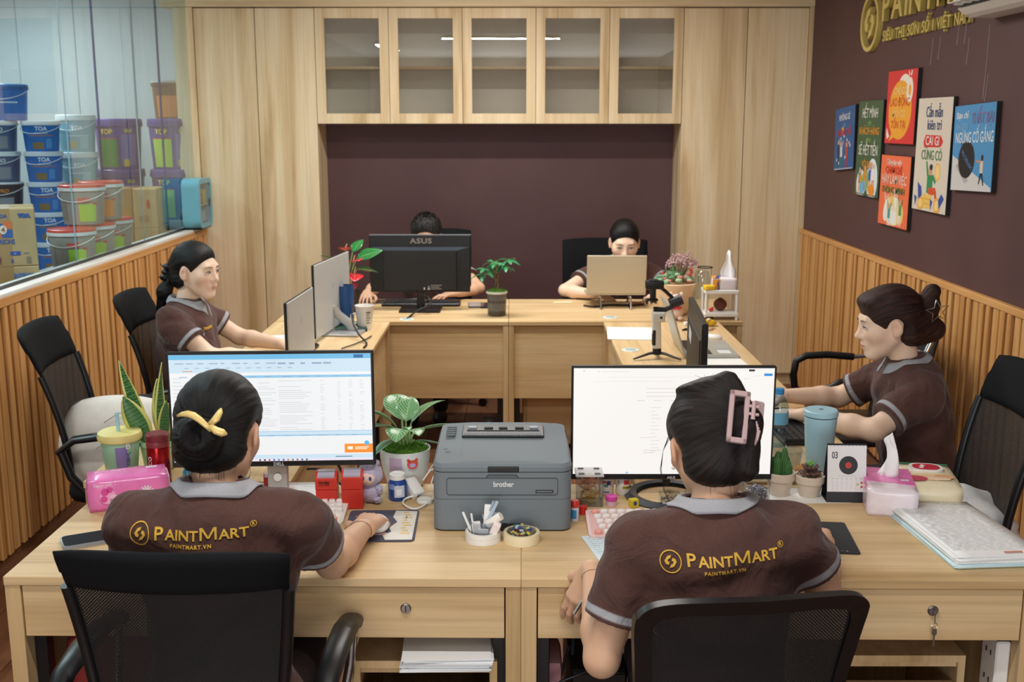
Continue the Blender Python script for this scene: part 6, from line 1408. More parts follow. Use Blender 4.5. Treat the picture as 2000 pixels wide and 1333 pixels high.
def eyes(person, c, Rm, s, origin, closed=.0):
    """eyes, lashes and brows laid on the face surface"""
    c = np.array(c)
    M = Matrix([[*Rm[i], (c-origin)[i]] for i in range(3)]+[[0, 0, 0, 1]]) @ Matrix.Scale(s, 4); Mi = M.inverted()
    me = person.data; nv = len(me.vertices); co = np.empty(nv*3); me.vertices.foreach_get('co', co); co = co.reshape(-1, 3)
    lq = ((co+np.array(origin)-c) @ Rm)/s
    fv = np.empty(len(me.polygons)*4, np.int32); me.loops.foreach_get('vertex_index', fv); fv = fv.reshape(-1, 4)
    keep = fv[((lq[fv[:, 0], 1] > .03) & (np.abs(lq[fv[:, 0], 0]) < .09) & (np.abs(lq[fv[:, 0], 2]) < .08))]
    bvh = BVHTree.FromPolygons([Vector(q) for q in lq], keep.tolist())
    def surf(x, z, off=.0008):
        h = bvh.ray_cast(Vector((x, .2, z)), Vector((0, -1, 0)))[0]
        return Vector((x, (h.y if h else .085)+off, z))
    for q in (-1, 1):
        y0 = surf(q*.031, .0045, 0).y
        e = B().sph((q*.031, y0-.0042, .0045), (.0138, .0062, .0056-.0020*closed), None, 18, 10); o = e.done('eye', EYEW, person, smooth='all'); o.data.transform(M)
        i = B().sph((q*.0305, y0-.0006, .0042-.001*closed), (.0056, .0030, .0051-.0018*closed), None, 14, 8).done('iris', IRIS, o, smooth='all'); i.data.transform(M)
        pts = []
        for dx in (-.0155, -.011, -.006, 0, .006, .011, .0155):
            p_ = surf(q*.031+dx, .0100-.0056*(dx/.0148)**2-.0022*closed+.0012*dx*q/.0148, .0010); p_.y = max(p_.y, y0+.0022-.006*(dx/.0148)**2); pts.append(p_)
        l = B().tube(pts, [.0007, .0014, .0017, .0018, .0018, .0015, .0008], 6).done('eyelash', LASH, person); l.data.transform(M)
        b = B().tube([surf(q*(.012+.036*u), .0240+.0050*math.sin(u*2.5)-.0025*u, .0003) for u in (0, .15, .3, .45, .6, .75, .9, 1)], [.0014, .0030, .0034, .0033, .0029, .0023, .0014, .0006], 6, .45).done('eyebrow', mat('brow', '2E211D', .8), person); b.data.transform(M)
def hand(F, wrist, f, n, thumb, curl=(.35, .4, .45, .5), s=1.0, spread=.05, thumb_in=.35):
    """f along the palm, n out of the back of the hand, thumb: +1/-1 side along cross(f,n)"""
    f = nrm(f); n = nrm(np.array(n)-f*(np.dot(n, f))); sd = np.cross(f, n)*thumb; w = np.array(wrist)
    P = lambda a, b, c: w+(f*a+sd*b+n*c)*s
    offs = (.027, .009, -.009, -.025); kn = (.086, .090, .086, .078); Ls = ((.042, .025, .020), (.046, .029, .021), (.042, .027, .020), (.033, .020, .018)); rs = (.0088, .0090, .0086, .0078)
    for o, k in zip(offs, kn): F.cone(P(.002, o*.6, 0), P(k, o, .002-abs(o)*.10), .0155*s, .0110*s, .014*s)
    F.cone(P(.02, .012, -.006), P(.055, .020, -.008), .015*s, .012*s, .012*s)
    for i in range(4):
        p = P(kn[i], offs[i], .002-abs(offs[i])*.10); a = curl[i]*.75; sp = (1.5-i)*spread
        for j, L in enumerate(Ls[i]):
            d = f*math.cos(a)*math.cos(sp)+sd*math.sin(sp)*math.cos(a)-n*math.sin(a); q = p+d*L*s
            F.cone(p, q, rs[i]*s*(1-.10*j), rs[i]*s*(.92-.10*j), .0035*s if j else .006*s); p = q; a += curl[i]
    p = P(.018, .022, -.004)
    for (L, r0, r1), (cf, cs, cn) in zip(((.040, .0135, .0112), (.032, .0108, .0095), (.026, .0095, .0078)), ((.72, .66, -.22), (.90, .40-.2*thumb_in, -.2), (.95, .12-.5*thumb_in, -.28))):
        d = nrm(f*cf+sd*cs+n*cn); q = p+d*L*s; F.cone(p, q, r0*s, r1*s, .008*s); p = q
def arm(F, sh, el, wr, s=1.0):
    F.cone(sh, el, .044*s, .037*s, .02); 
    m = np.array(el)+(np.array(wr)-np.array(el))*.30; F.cone(el, m, .036*s, .038*s, .015); F.cone(m, wr, .038*s, .0245*s, .015)
def noise_folds(vt, seed, amp=1.0):
    r = np.random.RandomState(seed); o = np.zeros(len(vt))
    for k in range(9):
        d = r.normal(size=3); d /= np.linalg.norm(d); wl = r.uniform(.055, .16); o += np.sin(vt @ d*2*PI/wl+r.uniform(0, 6.28)+1.5*np.sin(vt @ r.normal(size=3)*14))*wl*.018
    return o*amp
def person(label, base, face, hipc, neck, headc, Rh, shL, shR, elL, wrL, elR, wrR, handL, handR, skin, h=.004, hs=1.0, waist=.135, shw=1.0, chest=.118, seed=1, sleeve=.56, legs=True, belly=.0):
    """builds body (one continuous mesh), polo shirt with collar, trousers; returns object + placement helpers"""
    base = np.array(base); face = nrm(face); side = nrm(np.cross(face, (0, 0, 1)))      # to the person's right
    ptsl = [np.array(p) for p in (hipc, neck, headc, shL, shR, elL, wrL, elR, wrR)]
    lo = np.min(ptsl, 0)-.17; hi = np.max(ptsl, 0)+.17; lo[2] = min(p[2] for p in ptsl)-.13
    hv = [wrL+nrm(handL['f'])*.2, wrR+nrm(handR['f'])*.2]
    lo = np.minimum(lo, np.min(hv, 0)-.03); hi = np.maximum(hi, np.max(hv, 0)+.03)
    F = Field(lo, hi, h)
    hipc, neck, shL, shR = map(np.array, (hipc, neck, shL, shR)); chestc = (hipc*.36+neck*.64)+face*.0
    # torso core under the shirt
    F.cone(hipc, chestc, .10, .095, .03); F.cone(chestc, neck-np.array((0, 0, .05)), .095, .06, .04); F.cone(shL, shR, .042, .042, .03)
    arm(F, shL, elL, wrL); arm(F, shR, elR, wrR)
    hand(F, wrL, handL['f'], handL['n'], handL.get('t', 1), handL.get('curl', (.35, .4, .45, .5)), handL.get('s', .95), handL.get('spread', .06), handL.get('ti', .35))
    hand(F, wrR, handR['f'], handR['n'], handR.get('t', -1), handR.get('curl', (.35, .4, .45, .5)), handR.get('s', .95), handR.get('spread', .06), handR.get('ti', .35))
    loc = head(F, headc, Rh, hs)
    hb = np.array(headc)+Rh @ np.array((0, -.030, -.070))*hs
    F.cone(neck-np.array((0, 0, .03)), hb, .049, .046, .025)
    vt, fs = F.mesh(); q = loc(vt); lip, bl = face_attrs(q); near = (np.abs(q) < .15).all(1); lip *= near; bl *= near
    p = np_mesh('person', vt, fs, skin, None, base, {'lip': lip, 'blush': np.clip(bl, 0, 1)}); p.location = base; tag(p, label, 'person')
    eyes(p, headc, Rh, hs, base, .35)
    # shirt
    S = Field(lo-.02, hi+.02, h*1.15); bR = np.stack([side, face, nrm(np.cross(side, face))], 1)
    up = nrm(neck-hipc); tR = np.stack([side, nrm(np.cross(up, side)), up], 1)
    S.ell(hipc+up*.02, (.165*shw+belly, .125+belly, .16), tR, .05); S.ell(chestc-up*.10+face*belly*.5, (.148*shw+belly, waist-.012+belly, .19), tR, .06)
    S.ell(chestc+up*.03, (.165*shw, chest, .165), tR, .06)
    dn = np.array((0, 0, -.012))
    S.cone(shL+dn, neck-up*.055, .060, .068, .05); S.cone(shR+dn, neck-up*.055, .060, .068, .05); S.cone(neck-up*.08, neck-up*.025, .080, .056, .03)
    cuffs = []
    for sh, el in ((shL, np.array(elL)), (shR, np.array(elR))):
        d = el-sh; L = np.linalg.norm(d); d /= L; e = sh+d*(L*sleeve); sh2 = sh-d*.01
        def f(x, y, z, a=sh2, b=e, d=d):
            ab = b-a; px, py, pz = x-a[0], y-a[1], z-a[2]; tt = (px*ab[0]+py*ab[1]+pz*ab[2])/(ab@ab); t = np.clip(tt, 0, 1.2)
            r = .059+.006*t; dd = np.sqrt((px-t*ab[0])**2+(py-t*ab[1])**2+(pz-t*ab[2])**2)-r
            return np.maximum(dd, (px*d[0]+py*d[1]+pz*d[2])-np.linalg.norm(ab))
        S.put(f, np.minimum(sh2, e)-.07, np.maximum(sh2, e)+.07, .028); cuffs.append((e, d))
    # hem: cut below the hips; neck opening
    S.put(lambda x, y, z: (z-(hipc[2]-.075))+0*x+0*y, lo-.02, (hi[0]+.02, hi[1]+.02, hipc[2]-.06), .01, 's', .05)
    nk = neck-up*.02
    S.cone(nk, neck+up*.09+face*.01, .052, .056, .006, 's')
    vt, fs = S.mesh()
    g = noise_folds(vt-base, seed, .9)
    # push folds along the normals
    e1 = vt[fs[:, 1]]-vt[fs[:, 0]]; e2 = vt[fs[:, 2]]-vt[fs[:, 0]]; fn = np.cross(e1, e2); vn = np.zeros_like(vt)
    for k in range(4): np.add.at(vn, fs[:, k], fn)
    vn /= np.linalg.norm(vn, axis=1)[:, None]+1e-12
    cuff = np.full(len(vt), .3)
    for e, d in cuffs:
        a = (e-vt) @ d; rr = np.linalg.norm((vt-e)-((vt-e) @ d)[:, None]*d, axis=1)
        cuff = np.where((a > -.02) & (a < .12) & (rr < .105), np.maximum(a, .001), cuff)
    fade = np.ones(len(vt))
    for e, d in cuffs: fade = np.minimum(fade, np.clip(((e-vt) @ d)/.03, 0, 1)+((np.linalg.norm(vt-e, axis=1) > .11)*1.0)).clip(0, 1)
    vt = vt+vn*(g*fade*.95)[:, None]
    shirt = np_mesh('polo_shirt', vt, fs, POLO, p, base, {'cuff': cuff})
    # collar: stand and fold-over, open at the front
    cb = B(); n_ = 44
    bvh = BVHTree.FromPolygons([Vector(q) for q in vt-base], [list(map(int, q)) for q in fs])
    def col(u, v):
        a = R(105+330*u); fr = abs(u-.5)*2         # 0 at the nape, 1 at the front tips
        ca, sa = math.cos(a), math.sin(a)
        r_in, r_top, r_out = .0625, .0635, .083+.026*fr**2
        z_in, z_top = -.03, .030-.030*fr**1.4
        if v < .35: k = v/.35; r, z = r_in+(r_top-r_in)*k, z_in+(z_top-z_in)*k
        else: k = (v-.35)/.65; r, z = r_top+(r_out-r_top)*k**.85, z_top+.004*math.sin(k*PI)-(.024+.074*fr**2)*k**1.1
        q = neck+side*(r*ca*1.05)+face*(r*sa*1.0+.002)+up*z-base
        if v > .4:
            hit = bvh.ray_cast(Vector((q[0], q[1], q[2]+.06)), Vector((0, 0, -1)))[0]
            if hit is not None and hit.z+.0045 > q[2]: q[2] = hit.z+.0045
        return Vector(q)
    cb.sheet(col, n_, 10); cb.done('collar', COLLAR, p, smooth='all', solid=.0035)
    if legs:
        T = Field(np.minimum(hipc, hipc+face*.5)-.26-np.array((0, 0, .42)), np.maximum(hipc, hipc+face*.5)+.26, .011)
        T.ell(hipc-np.array((0, 0, .03)), (.165, .13, .11), bR, .04)
        for q_ in (-1, 1):
            a = hipc+side*q_*.085-np.array((0, 0, .04)); k_ = a+face*.40+np.array((0, 0, .01)); k_[2] = min(k_[2], .52); an = k_+face*.02; an[2] = .10
            T.cone(a, k_, .085, .062, .04); T.cone(k_, an, .060, .045, .03)
            sh_ = B().sph(Vector(an-base+np.array((0, 0, -.055))+face*.06), (.045, .045, .045), None, 14, 8)
            so = sh_.done('shoe', mat('dark_shoe', '2A2727', .6), p, smooth='all')
            so.data.transform(Matrix.Translation(Vector(an-base+face*.06)) @ Matrix([[*(bR[i]*np.array((1, 2.2, 1)))] for i in range(3)]).to_4x4() @ Matrix.Translation(-Vector(an-base+face*.06)))
        vt2, fs2 = T.mesh(); np_mesh('trousers', vt2, fs2, TROUS, p, base)
    return p, shirt, base
def hair_obj(p, base, H, m, pole, axis, k=(150, 9), name='hair', flat=None):
    vt, fs = H.mesh(); axis = nrm(axis); d = vt-np.array(pole)
    ref = nrm(np.cross(axis, (0.3, .2, 1) if abs(axis[2]) < .9 else (1, 0, 0))); r2 = np.cross(axis, ref)
    ax = d @ axis; x, y = d @ ref, d @ r2; ph = np.arctan2(y, x); rr = np.linalg.norm(d, axis=1)
    e1 = vt[fs[:, 1]]-vt[fs[:, 0]]; e2 = vt[fs[:, 2]]-vt[fs[:, 0]]; fn = np.cross(e1, e2); vn = np.zeros_like(vt)
    for q in range(4): np.add.at(vn, fs[:, q], fn)
    vn /= np.linalg.norm(vn, axis=1)[:, None]+1e-12
    wob = .25*np.sin(rr*40+ph*3); rg = (np.sin(ph*19+wob*3)+.8*np.sin(ph*33+1.3+wob*5)+.7*np.sin(ph*52+2.1-wob*4))*.00055*np.clip((rr-.02)/.05, 0, 1)*np.clip((.20-rr)/.06, 0.1, 1)
    vt = vt+vn*rg[:, None]
    if flat is None: flow = np.stack([np.cos(ph)*k[0]/6.28, np.sin(ph)*k[0]/6.28, rr*k[1]], 1)
    else: fl = nrm(flat); a2 = nrm(np.cross(fl, axis)); a3 = np.cross(fl, a2); flow = np.stack([(d @ a2)*k[0], (d @ a3)*k[0], (d @ fl)*k[1]], 1)
    return np_mesh(name, vt, fs, m, p, base, {'flow': flow})
def hair_cap(H, c, Rm, s=1.0, grow=.011, planes=(), top=0.0, back=0.0, ear=True):
    c = np.array(c); P = lambda x, y, z: c+Rm @ (np.array((x, y, z))*s)
    def cut(x, y, z):
        o = -1.0
        for (nx, ny, nz, cc) in planes: o = np.maximum(o, nx*np.abs(x)+ny*y+nz*z-cc*s)
        if ear: o = np.maximum(o, np.where(np.abs(x) > .045*s, .0245*s-np.sqrt((y+.005*s)**2+((z+.008*s)/1.28)**2), -1))
        return o
    cen = np.array((0, -.012-back/2, .030+top/2)); r = np.array((.074+grow, .092+grow+back/2, .084+grow+top/2))
    off = cen*s
    tp = lambda c_: (grow-.0022)*np.clip(1+c_/.035, 0, 1)**1.5
    H.ell(P(*cen), r*s, Rm, .006, 'u', lambda x, y, z: cut(x+off[0], y+off[1], z+off[2]), tp)
    cen2 = np.array((0, -.050, -.040)); off2 = cen2*s
    H.ell(P(*cen2), np.array((.062+grow, .050+grow, .060))*s, Rm, .022, 'u', lambda x, y, z: cut(x+off2[0], y+off2[1], z+off2[2]), tp)
    return P
STDP = ((0, .826, -.565, .0235), (0, .60, -.80, .022))
def strands(p, base, paths, m, r=.0011, name='loose_hair'):
    b = B()
    for pts in paths:
        pts = [Vector(np.array(q)-base) for q in pts]; b.tube(pts, [r*(1-.6*i/(len(pts)-1)) for i in range(len(pts))], 5)
    o = b.done(name, m, p, smooth='all'); o['kind'] = 'stuff'
    return o
def project(me, shirt, origin, xax, yax, d, off=.0022):
    """lay flat lettering (xy plane) on a garment by casting rays along d"""
    dg = bpy.context.evaluated_depsgraph_get(); bvh = BVHTree.FromPolygons([v.co for v in shirt.data.vertices], [q.vertices[:] for q in shirt.data.polygons])
    d = Vector(d).normalized(); xa, ya, o = Vector(xax), Vector(yax), Vector(origin)
    bm = bmesh.new(); bm.from_mesh(me); bmesh.ops.triangulate(bm, faces=bm.faces); 
    for _ in range(1): 
        long_ = [e for e in bm.edges if e.calc_length() > .008]
        if long_: bmesh.ops.subdivide_edges(bm, edges=long_, cuts=1)
    bm.to_mesh(me); bm.free()
    hits = [bvh.ray_cast(o+xa*v.co.x+ya*v.co.y-d*.4, d)[0] for v in me.vertices]
    ok = [h_ for h_ in hits if h_ is not None]
    for v, h_ in zip(me.vertices, hits):
        z = v.co.z
        q = h_ if h_ is not None else o+xa*v.co.x+ya*v.co.y
        v.co = q-d*(off+z)
    return me
def letter_m(h, d=.0003):
    k = h*.72; b = B(); w = .16
    for q in ([(0, 0), (w, 0), (w, 1), (0, 1)], [(1.2-w, 0), (1.2, 0), (1.2, 1), (1.2-w, 1)], [(w*.2, 1), (w*1.35, 1), (.6+w*.5, .12), (.6-w*.5, .12)], [(1.2-w*1.35, 1), (1.2-w*.2, 1), (.6+w*.5, .12), (.6-w*.5, .12)]): b.prism([(x*k, y*k) for x, y in q], 0, d*2)
    o = b.done('lettering', None, None); me = o.data; bpy.data.objects.remove(o); return me
def logo(p, shirt, origin, xax, yax, d, s=1.0, full=True):
    def add(me, nm): project(me, shirt, origin, xax, yax, d); link(nm, me, GOLDT, p)
    b = B(); n = 40; r0, r1 = .0192, .0212
    for i in range(n):
        a, c = 2*PI*i/n, 2*PI*(i+1)/n; b.prism([(r0*math.cos(a), r0*math.sin(a)), (r1*math.cos(a), r1*math.sin(a)), (r1*math.cos(c), r1*math.sin(c)), (r0*math.cos(c), r0*math.sin(c))], 0, .0006)
    for q in logo_polys(.019): b.prism(q, 0, .0006)
    o = b.done('emblem', GOLDT, p); me = o.data; me.transform(Matrix.Scale(s, 4)); project(me, shirt, origin, xax, yax, d)
    if not full: return
    x = .032
    for ch, sz in (('P', .0262), ('AINT', .0208), ('M', .0262), ('ART', .0208)):
        me = letter_m(sz*1.25) if ch == 'M' else text_mesh(ch, sz*1.25, .0003, offset=.0005); me.transform(Matrix.Diagonal((1.12, 1, 1, 1))); xs = [v.co.x for v in me.vertices]; me.transform(Matrix.Translation((x-min(xs), -.008, 0))); x += max(xs)-min(xs)+.0032
        me.transform(Matrix.Scale(s, 4)); add(me, 'lettering')
    me = text_mesh('PAINTMART.VN', .0098, .0003, spacing=1.25, offset=.0003); me.transform(Matrix.Translation((.062, -.0225, 0))); me.transform(Matrix.Scale(s, 4)); add(me, 'lettering')
    b = B(); 
    for i in range(24):
        a, c = 2*PI*i/24, 2*PI*(i+1)/24; r0, r1 = .0050, .0060; b.prism([(x+.005+r0*math.cos(a), .014+r0*math.sin(a)), (x+.005+r1*math.cos(a), .014+r1*math.sin(a)), (x+.005+r1*math.cos(c), .014+r1*math.sin(c)), (x+.005+r0*math.cos(c), .014+r0*math.sin(c))], 0, .0004)
    o = b.done('lettering', GOLDT, p); o.data.transform(Matrix.Scale(s, 4)); project(o.data, shirt, origin, xax, yax, d)
    me = text_mesh('R', .0085, .0003, offset=.0002); me.transform(Matrix.Translation((x+.0022, .0112, 0))); me.transform(Matrix.Scale(s, 4)); add(me, 'lettering')

# ---- front left: black bun with a gold fish-tail clip, back to the camera
Rh = basis((.06, .93, -.34), (0.02, .3, 1)); hc = V(-.634, 2.285, 1.130)
pA, shA, bA = person('woman with a gold fish-tail hair clip seen from behind, hand on mouse', (-.63, 2.10, .0), (0, 1, 0), V(-.630, 2.195, .53), V(-.625, 2.20, 1.035), hc, Rh,
    V(-.795, 2.205, .955), V(-.460, 2.20, .965), V(-.845, 2.34, .80), V(-.70, 2.54, .785), V(-.418, 2.375, .795), V(-.375, 2.595, .792),
    dict(f=(.45, .85, .05), n=(0, 0, 1), t=1), dict(f=(.14, .97, -.06), n=(.05, .06, 1), t=-1, curl=(.22, .30, .34, .40), s=1.0, spread=.09), SKIN_M, h=.0036, hs=1.06, shw=1.02, seed=3)
H = Field(hc-.19, hc+.19, .0036); P_ = hair_cap(H, hc, Rh, 1.06, .013, ((0, .826, -.565, .0235), (0, .62, -.785, .028)))
bun = P_(.004, -.125, -.022)
H.ell(bun, (.047, .036, .045), Rh, .012); H.ell(bun+Rh @ V(-.028, .006, .008), (.032, .030, .036), Rh, .012)
for k in range(22):     # coil groove of the bun
    a = k*.32; r_ = .034-.0007*k; H.cone(bun+Rh @ V(.006+r_*math.cos(a), -.030-.0004*k, r_*math.sin(a)), bun+Rh @ V(.006+r_*math.cos(a+.32), -.030, r_*math.sin(a+.32)), .0095, .0095, .006)
hair_obj(pA, bA, H, HAIR_B, bun+Rh @ V(0, .03, .01), Rh @ V(0, -1, -.1), (120, 10))
# clip
M4 = Matrix([[*Rh[i], (bun-bA)[i]] for i in range(3)]+[[0, 0, 0, 1]]) @ TM((0, -.010, .002))
GCL = mat('gold_clip', 'E2C67E', .35, metal=.15)
b = B(); pts = [(-.034+.012*k, -.036-.006*math.sin(k*.6), .040+.012*math.sin(k*.62)-.0035*k) for k in range(7)]
b.tube(pts, [.0010, .0022, .0030, .0033, .0030, .0026, .0022], 10, 2.3)
b.tube([(.034, -.036, .024), (.046, -.034, .036), (.052, -.031, .050), (.053, -.029, .058)], [.0024, .0036, .0028, .0008], 8, 2.2)
b.tube([(.034, -.036, .022), (.047, -.034, .012), (.060, -.030, .008), (.068, -.027, .006)], [.0024, .0036, .0036, .0010], 8, 2.2)
b.done('hair_clip', GCL, pA, smooth='all').data.transform(M4)
# bracelet and ring
b = B(); b.lathe([(.0275, -.0008), (.0285, 0), (.0275, .0008), (.0265, 0), (.0275, -.0008)], 32, None, False); o = b.done('bracelet', mat('bracelet', '7A5548', .4, metal=.3), pA)
o.data.transform(frame(Vector(V(-.381, 2.572, .793)-bA), Vector((1, 0, 0)), Vector((0, .1, 1)).normalized(), Vector((.14, .98, -.1)).normalized()) @ Matrix.Diagonal((1.05, .96, 1, 1)))
b = B(); b.lathe([(.0090, -.0012), (.0100, 0), (.0090, .0012), (.0085, 0), (.0090, -.0012)], 24, None, False); o = b.done('ring', mat('ring_gold', 'D9C089', .2, metal=.9), pA); o.data.transform(frame(Vector(V(-.352, 2.698, .7805)-bA), Vector((1, 0, 0)), Vector((0, .3, 1)).normalized(), Vector((.1, .95, -.3)).normalized()))
rnd = random.Random(4)
strands(pA, bA, [[hc+Rh @ (V(x, -.078, -.070)*1.06), hc+Rh @ (V(x*1.02, -.0760, -.086)*1.06), hc+Rh @ (V(x*1.02, -.0725, -.100)*1.06)] for x in [rnd.uniform(-.045, .045) for _ in range(30)]]+
        [[hc+Rh @ V(.073, -.01, -.06), hc+Rh @ V(.079, -.022, -.09), hc+Rh @ V(.070+.004*k, -.04, -.118)] for k in range(3)], HAIR_B, .0005)
logo(pA, shA, V(-.762, 2.0, .962)-bA, (1, 0, .035), (-.035, 0, 1), (0, 1, 0), 1.05)
# ---- front right: twisted up hair with a mauve claw clip
Rh = basis((-.10, .92, -.36), (-.10, .3, 1)); hc = V(.420, 2.285, 1.102)
pB, shB, bB = person('woman with a mauve claw hair clip seen from behind, pen in hand', (.43, 2.10, .0), (0, 1, 0), V(.430, 2.165, .50), V(.418, 2.20, 1.000), hc, Rh,
    V(.262, 2.195, .918), V(.590, 2.205, .930), V(.186, 2.155, .668), V(.180, 2.352, .785), V(.668, 2.235, .80), V(.742, 2.505, .790),
    dict(f=(-.42, -.02, -.90), n=(-.55, -.75, .25), t=1, curl=(.30, .42, .50, .55), ti=.8, s=.92), dict(f=(.10, .97, -.04), n=(-.08, .03, 1), t=-1, curl=(.28, .34, .40, .46)), SKIN_M, h=.0036, hs=1.04, shw=1.05, seed=8, sleeve=.66)
H = Field(hc-.19, hc+.20, .0036); P_ = hair_cap(H, hc, Rh, 1.04, .012, ((0, .826, -.565, .0235), (0, .66, -.75, .034)))
tw0, tw1 = P_(.038, -.110, -.060), P_(.034, -.075, .115)
H.cone(tw0, P_(.046, -.112, .03), .026, .034, .02); H.cone(P_(.046, -.112, .03), tw1, .034, .026, .02); H.ell(P_(.02, -.045, .108), (.045, .05, .030), Rh, .02); H.ell(P_(-.02, -.02, .118), (.040, .045, .012), Rh, .02)
hair_obj(pB, bB, H, HAIR_D, P_(.050, -.105, .035), Rh @ V(.35, -1, .2), (120, 10))
MAUVE = mat('mauve_clip', 'BFA3A2', .35)
M4 = Matrix([[*Rh[i], (P_(.030, -.146, .035)-bB)[i]] for i in range(3)]+[[0, 0, 0, 1]]) @ TM((0, 0, 0), (0, 13, 0))
b = B()
for lo_, hi_ in (((-.028, -.004, -.050), (-.018, .006, .058)), ((.004, -.004, -.050), (.014, .006, .058)), ((-.028, -.004, .046), (.014, .006, .058)), ((-.028, -.004, -.050), (.014, .006, -.038))): b.box(lo_, hi_, .002)
b.done('claw_half', MAUVE, pB).data.transform(M4)
b = B(); b.box((.030, -.006, .000), (.058, .004, .046), .003); b.done('claw_half', MAUVE, pB).data.transform(M4 @ TM((0, .012, 0), (0, 0, 22)))
b = B(); b.box((.012, -.006, .010), (.034, .002, .016), .001); b.box((.012, -.006, .026), (.034, .002, .032), .001); b.cyl((.022, -.004, .002), (.022, -.004, .040), .0045); b.done('claw_hinge', MAUVE, pB).data.transform(M4)
b = B()
for k in range(4): b.tube([(.030+.003*k, -.002, .0-.006*k), (.036, .0, -.02-.006*k), (.034, .012, -.035-.005*k)], .002, 6)
b.done('claw_teeth', MAUVE, pB).data.transform(M4)
for z, r_ in ((-.040, .0042), (-.030, .003)): B().sph(Vector(hc+Rh @ (V(-.0795, .003, z)*1.04)-bB), r_, None, 10, 8).done('earring', mat('pearl', 'E8E4DC', .15), pB, smooth=True)
strands(pB, bB, [[hc+Rh @ V(-.066, .055, .03+.004*k), hc+Rh @ V(-.086, .062, .0), hc+Rh @ V(-.094-.001*k, .066, -.04), hc+Rh @ V(-.092-.001*k, .068, -.085), hc+Rh @ V(-.080, .068, -.120-.003*k)] for k in range(4)]+
        [[P_(-.0, -.02, .128), P_(.0+.010*k, -.01, .140), P_(-.01+.02*k, .0, .147)] for k in range(4)]+[[hc+Rh @ (V(x, -.08, -.07)), hc+Rh @ V(x*1.02, -.078, -.09), hc+Rh @ V(x*1.05, -.072, -.115)] for x in (-.03, -.02, -.01, 0, .012, .02, .03)], HAIR_D, .0005)
t = thing('pen', 'silver pen held by the woman with the claw clip', 'pen', (.148, 2.335, .722)); b = B().cyl((-.012, -.012, -.030), (.022, .008, .020), .0035, n=10); b.done('pen_barrel', STEEL, t, smooth=True); B().cyl((-.012, -.012, -.030), (-.015, -.0135, -.034), .0030, .0006, 8).done('pen_tip', CHROME, t)
b = B(); b.lathe([(.0265, -.0005), (.0270, 0), (.0265, .0005), (.0260, 0), (.0265, -.0005)], 32, None, False); o = b.done('bracelet', mat('thin_chain', '8A6A55', .4, metal=.4), pB); o.data.transform(frame(Vector(V(.180, 2.335, .775)-bB), Vector((1, 0, 0)), Vector((0, -.4, .9)).normalized(), Vector((0, .9, .4)).normalized()))
logo(pB, shB, V(.318, 2.0, .910)-bB, (1, 0, .075), (-.075, 0, 1), (0, 1, 0), 1.02)
# ---- left: ponytail, facing right
Rh = basis((.93, -.34, -.10), (0, 0, 1)); hc = V(-1.385, 4.755, 1.155)
pC, shC, bC = person('woman with a black ponytail at the white monitors by the glass partition', (-1.56, 4.76, .0), (1, 0, 0), V(-1.455, 4.765, .53), V(-1.440, 4.765, 1.015), hc, Rh,
    V(-1.425, 4.935, .935), V(-1.455, 4.595, .950), V(-1.27, 4.985, .815), V(-1.055, 4.90, .795), V(-1.285, 4.555, .810), V(-1.045, 4.635, .795),
    dict(f=(.97, -.15, -.05), n=(0, 0, 1), t=1), dict(f=(.97, .15, -.05), n=(0, 0, 1), t=-1), SKIN_L, h=.0042, hs=1.03, shw=1.08, seed=5, belly=.012)
H = Field(hc-.30, hc+.17, .0046); P_ = hair_cap(H, hc, Rh, 1.03, .010, ((0, .80, -.60, .022), (0, .66, -.75, .034)))
t0 = P_(0, -.112, -.035); H.cone(P_(0, -.09, .0), t0, .045, .028, .03); H.cone(t0, t0+V(-.045, .0, -.075), .024, .030, .02); H.cone(t0+V(-.045, 0, -.075), t0+V(-.075, 0, -.17), .030, .014, .02)
hair_obj(pC, bC, H, HAIR_B, t0, Rh @ V(0, -1, -.2), (110, 10))
b = B(); bk = t0-bC
for (dx, dz, r_) in ((-.02, .035, .022), (-.035, -.012, .024), (-.005, -.03, .018), (-.03, .012, .02)):
    b.sph(Vector(bk+V(dx, -.012, dz)), (r_, .016, r_*.7), None, 12, 8)
for (dx, dz) in ((-.050, .050), (-.062, -.010), (-.03, -.055)): b.tube([Vector(bk+V(-.012, -.02, 0)), Vector(bk+V(dx*.6, -.024, dz*.6)), Vector(bk+V(dx, -.022, dz))], [.008, .013, .004], 8, .4)
b.done('hair_bow', mat('black_satin', '0E1414', .45), pC, smooth='all')
me = text_mesh('PAINTMART', .016, .0003, offset=.0006); me.transform(Matrix.Translation((-.05, 0, 0))); project(me, shC, V(-1.2, 4.68, .905)-bC, (.25, -.93, -.0), (.0, .25, .97), (-1, .12, 0)); 
link('lettering', me, GOLDT, pC)
# ---- right: star clip, profile facing left
Rh = basis((-.975, .06, -.20), (-.15, 0, 1)); hc = V(1.285, 3.715, 1.112)
pD, shD, bD = person('woman with reddish brown hair and a star clip, in profile by the poster wall', (1.44, 3.72, .0), (-1, 0, 0), V(1.435, 3.725, .53), V(1.360, 3.722, .975), hc, Rh,
    V(1.365, 3.565, .895), V(1.360, 3.875, .895), V(1.185, 3.495, .790), V(.995, 3.655, .800), V(1.205, 3.965, .785), V(.985, 3.925, .800),
    dict(f=(-.80, .58, -.06), n=(0, 0, 1), t=1, curl=(.18, .22, .26, .30)), dict(f=(-.97, -.15, -.05), n=(0, 0, 1), t=-1), SKIN_L, h=.0034, hs=1.05, shw=1.02, seed=11, sleeve=.74)
H = Field(hc-.22, hc+.22, .0038); P_ = hair_cap(H, hc, Rh, 1.05, .013, ((0, .80, -.60, .040), (0, .66, -.75, .036)))
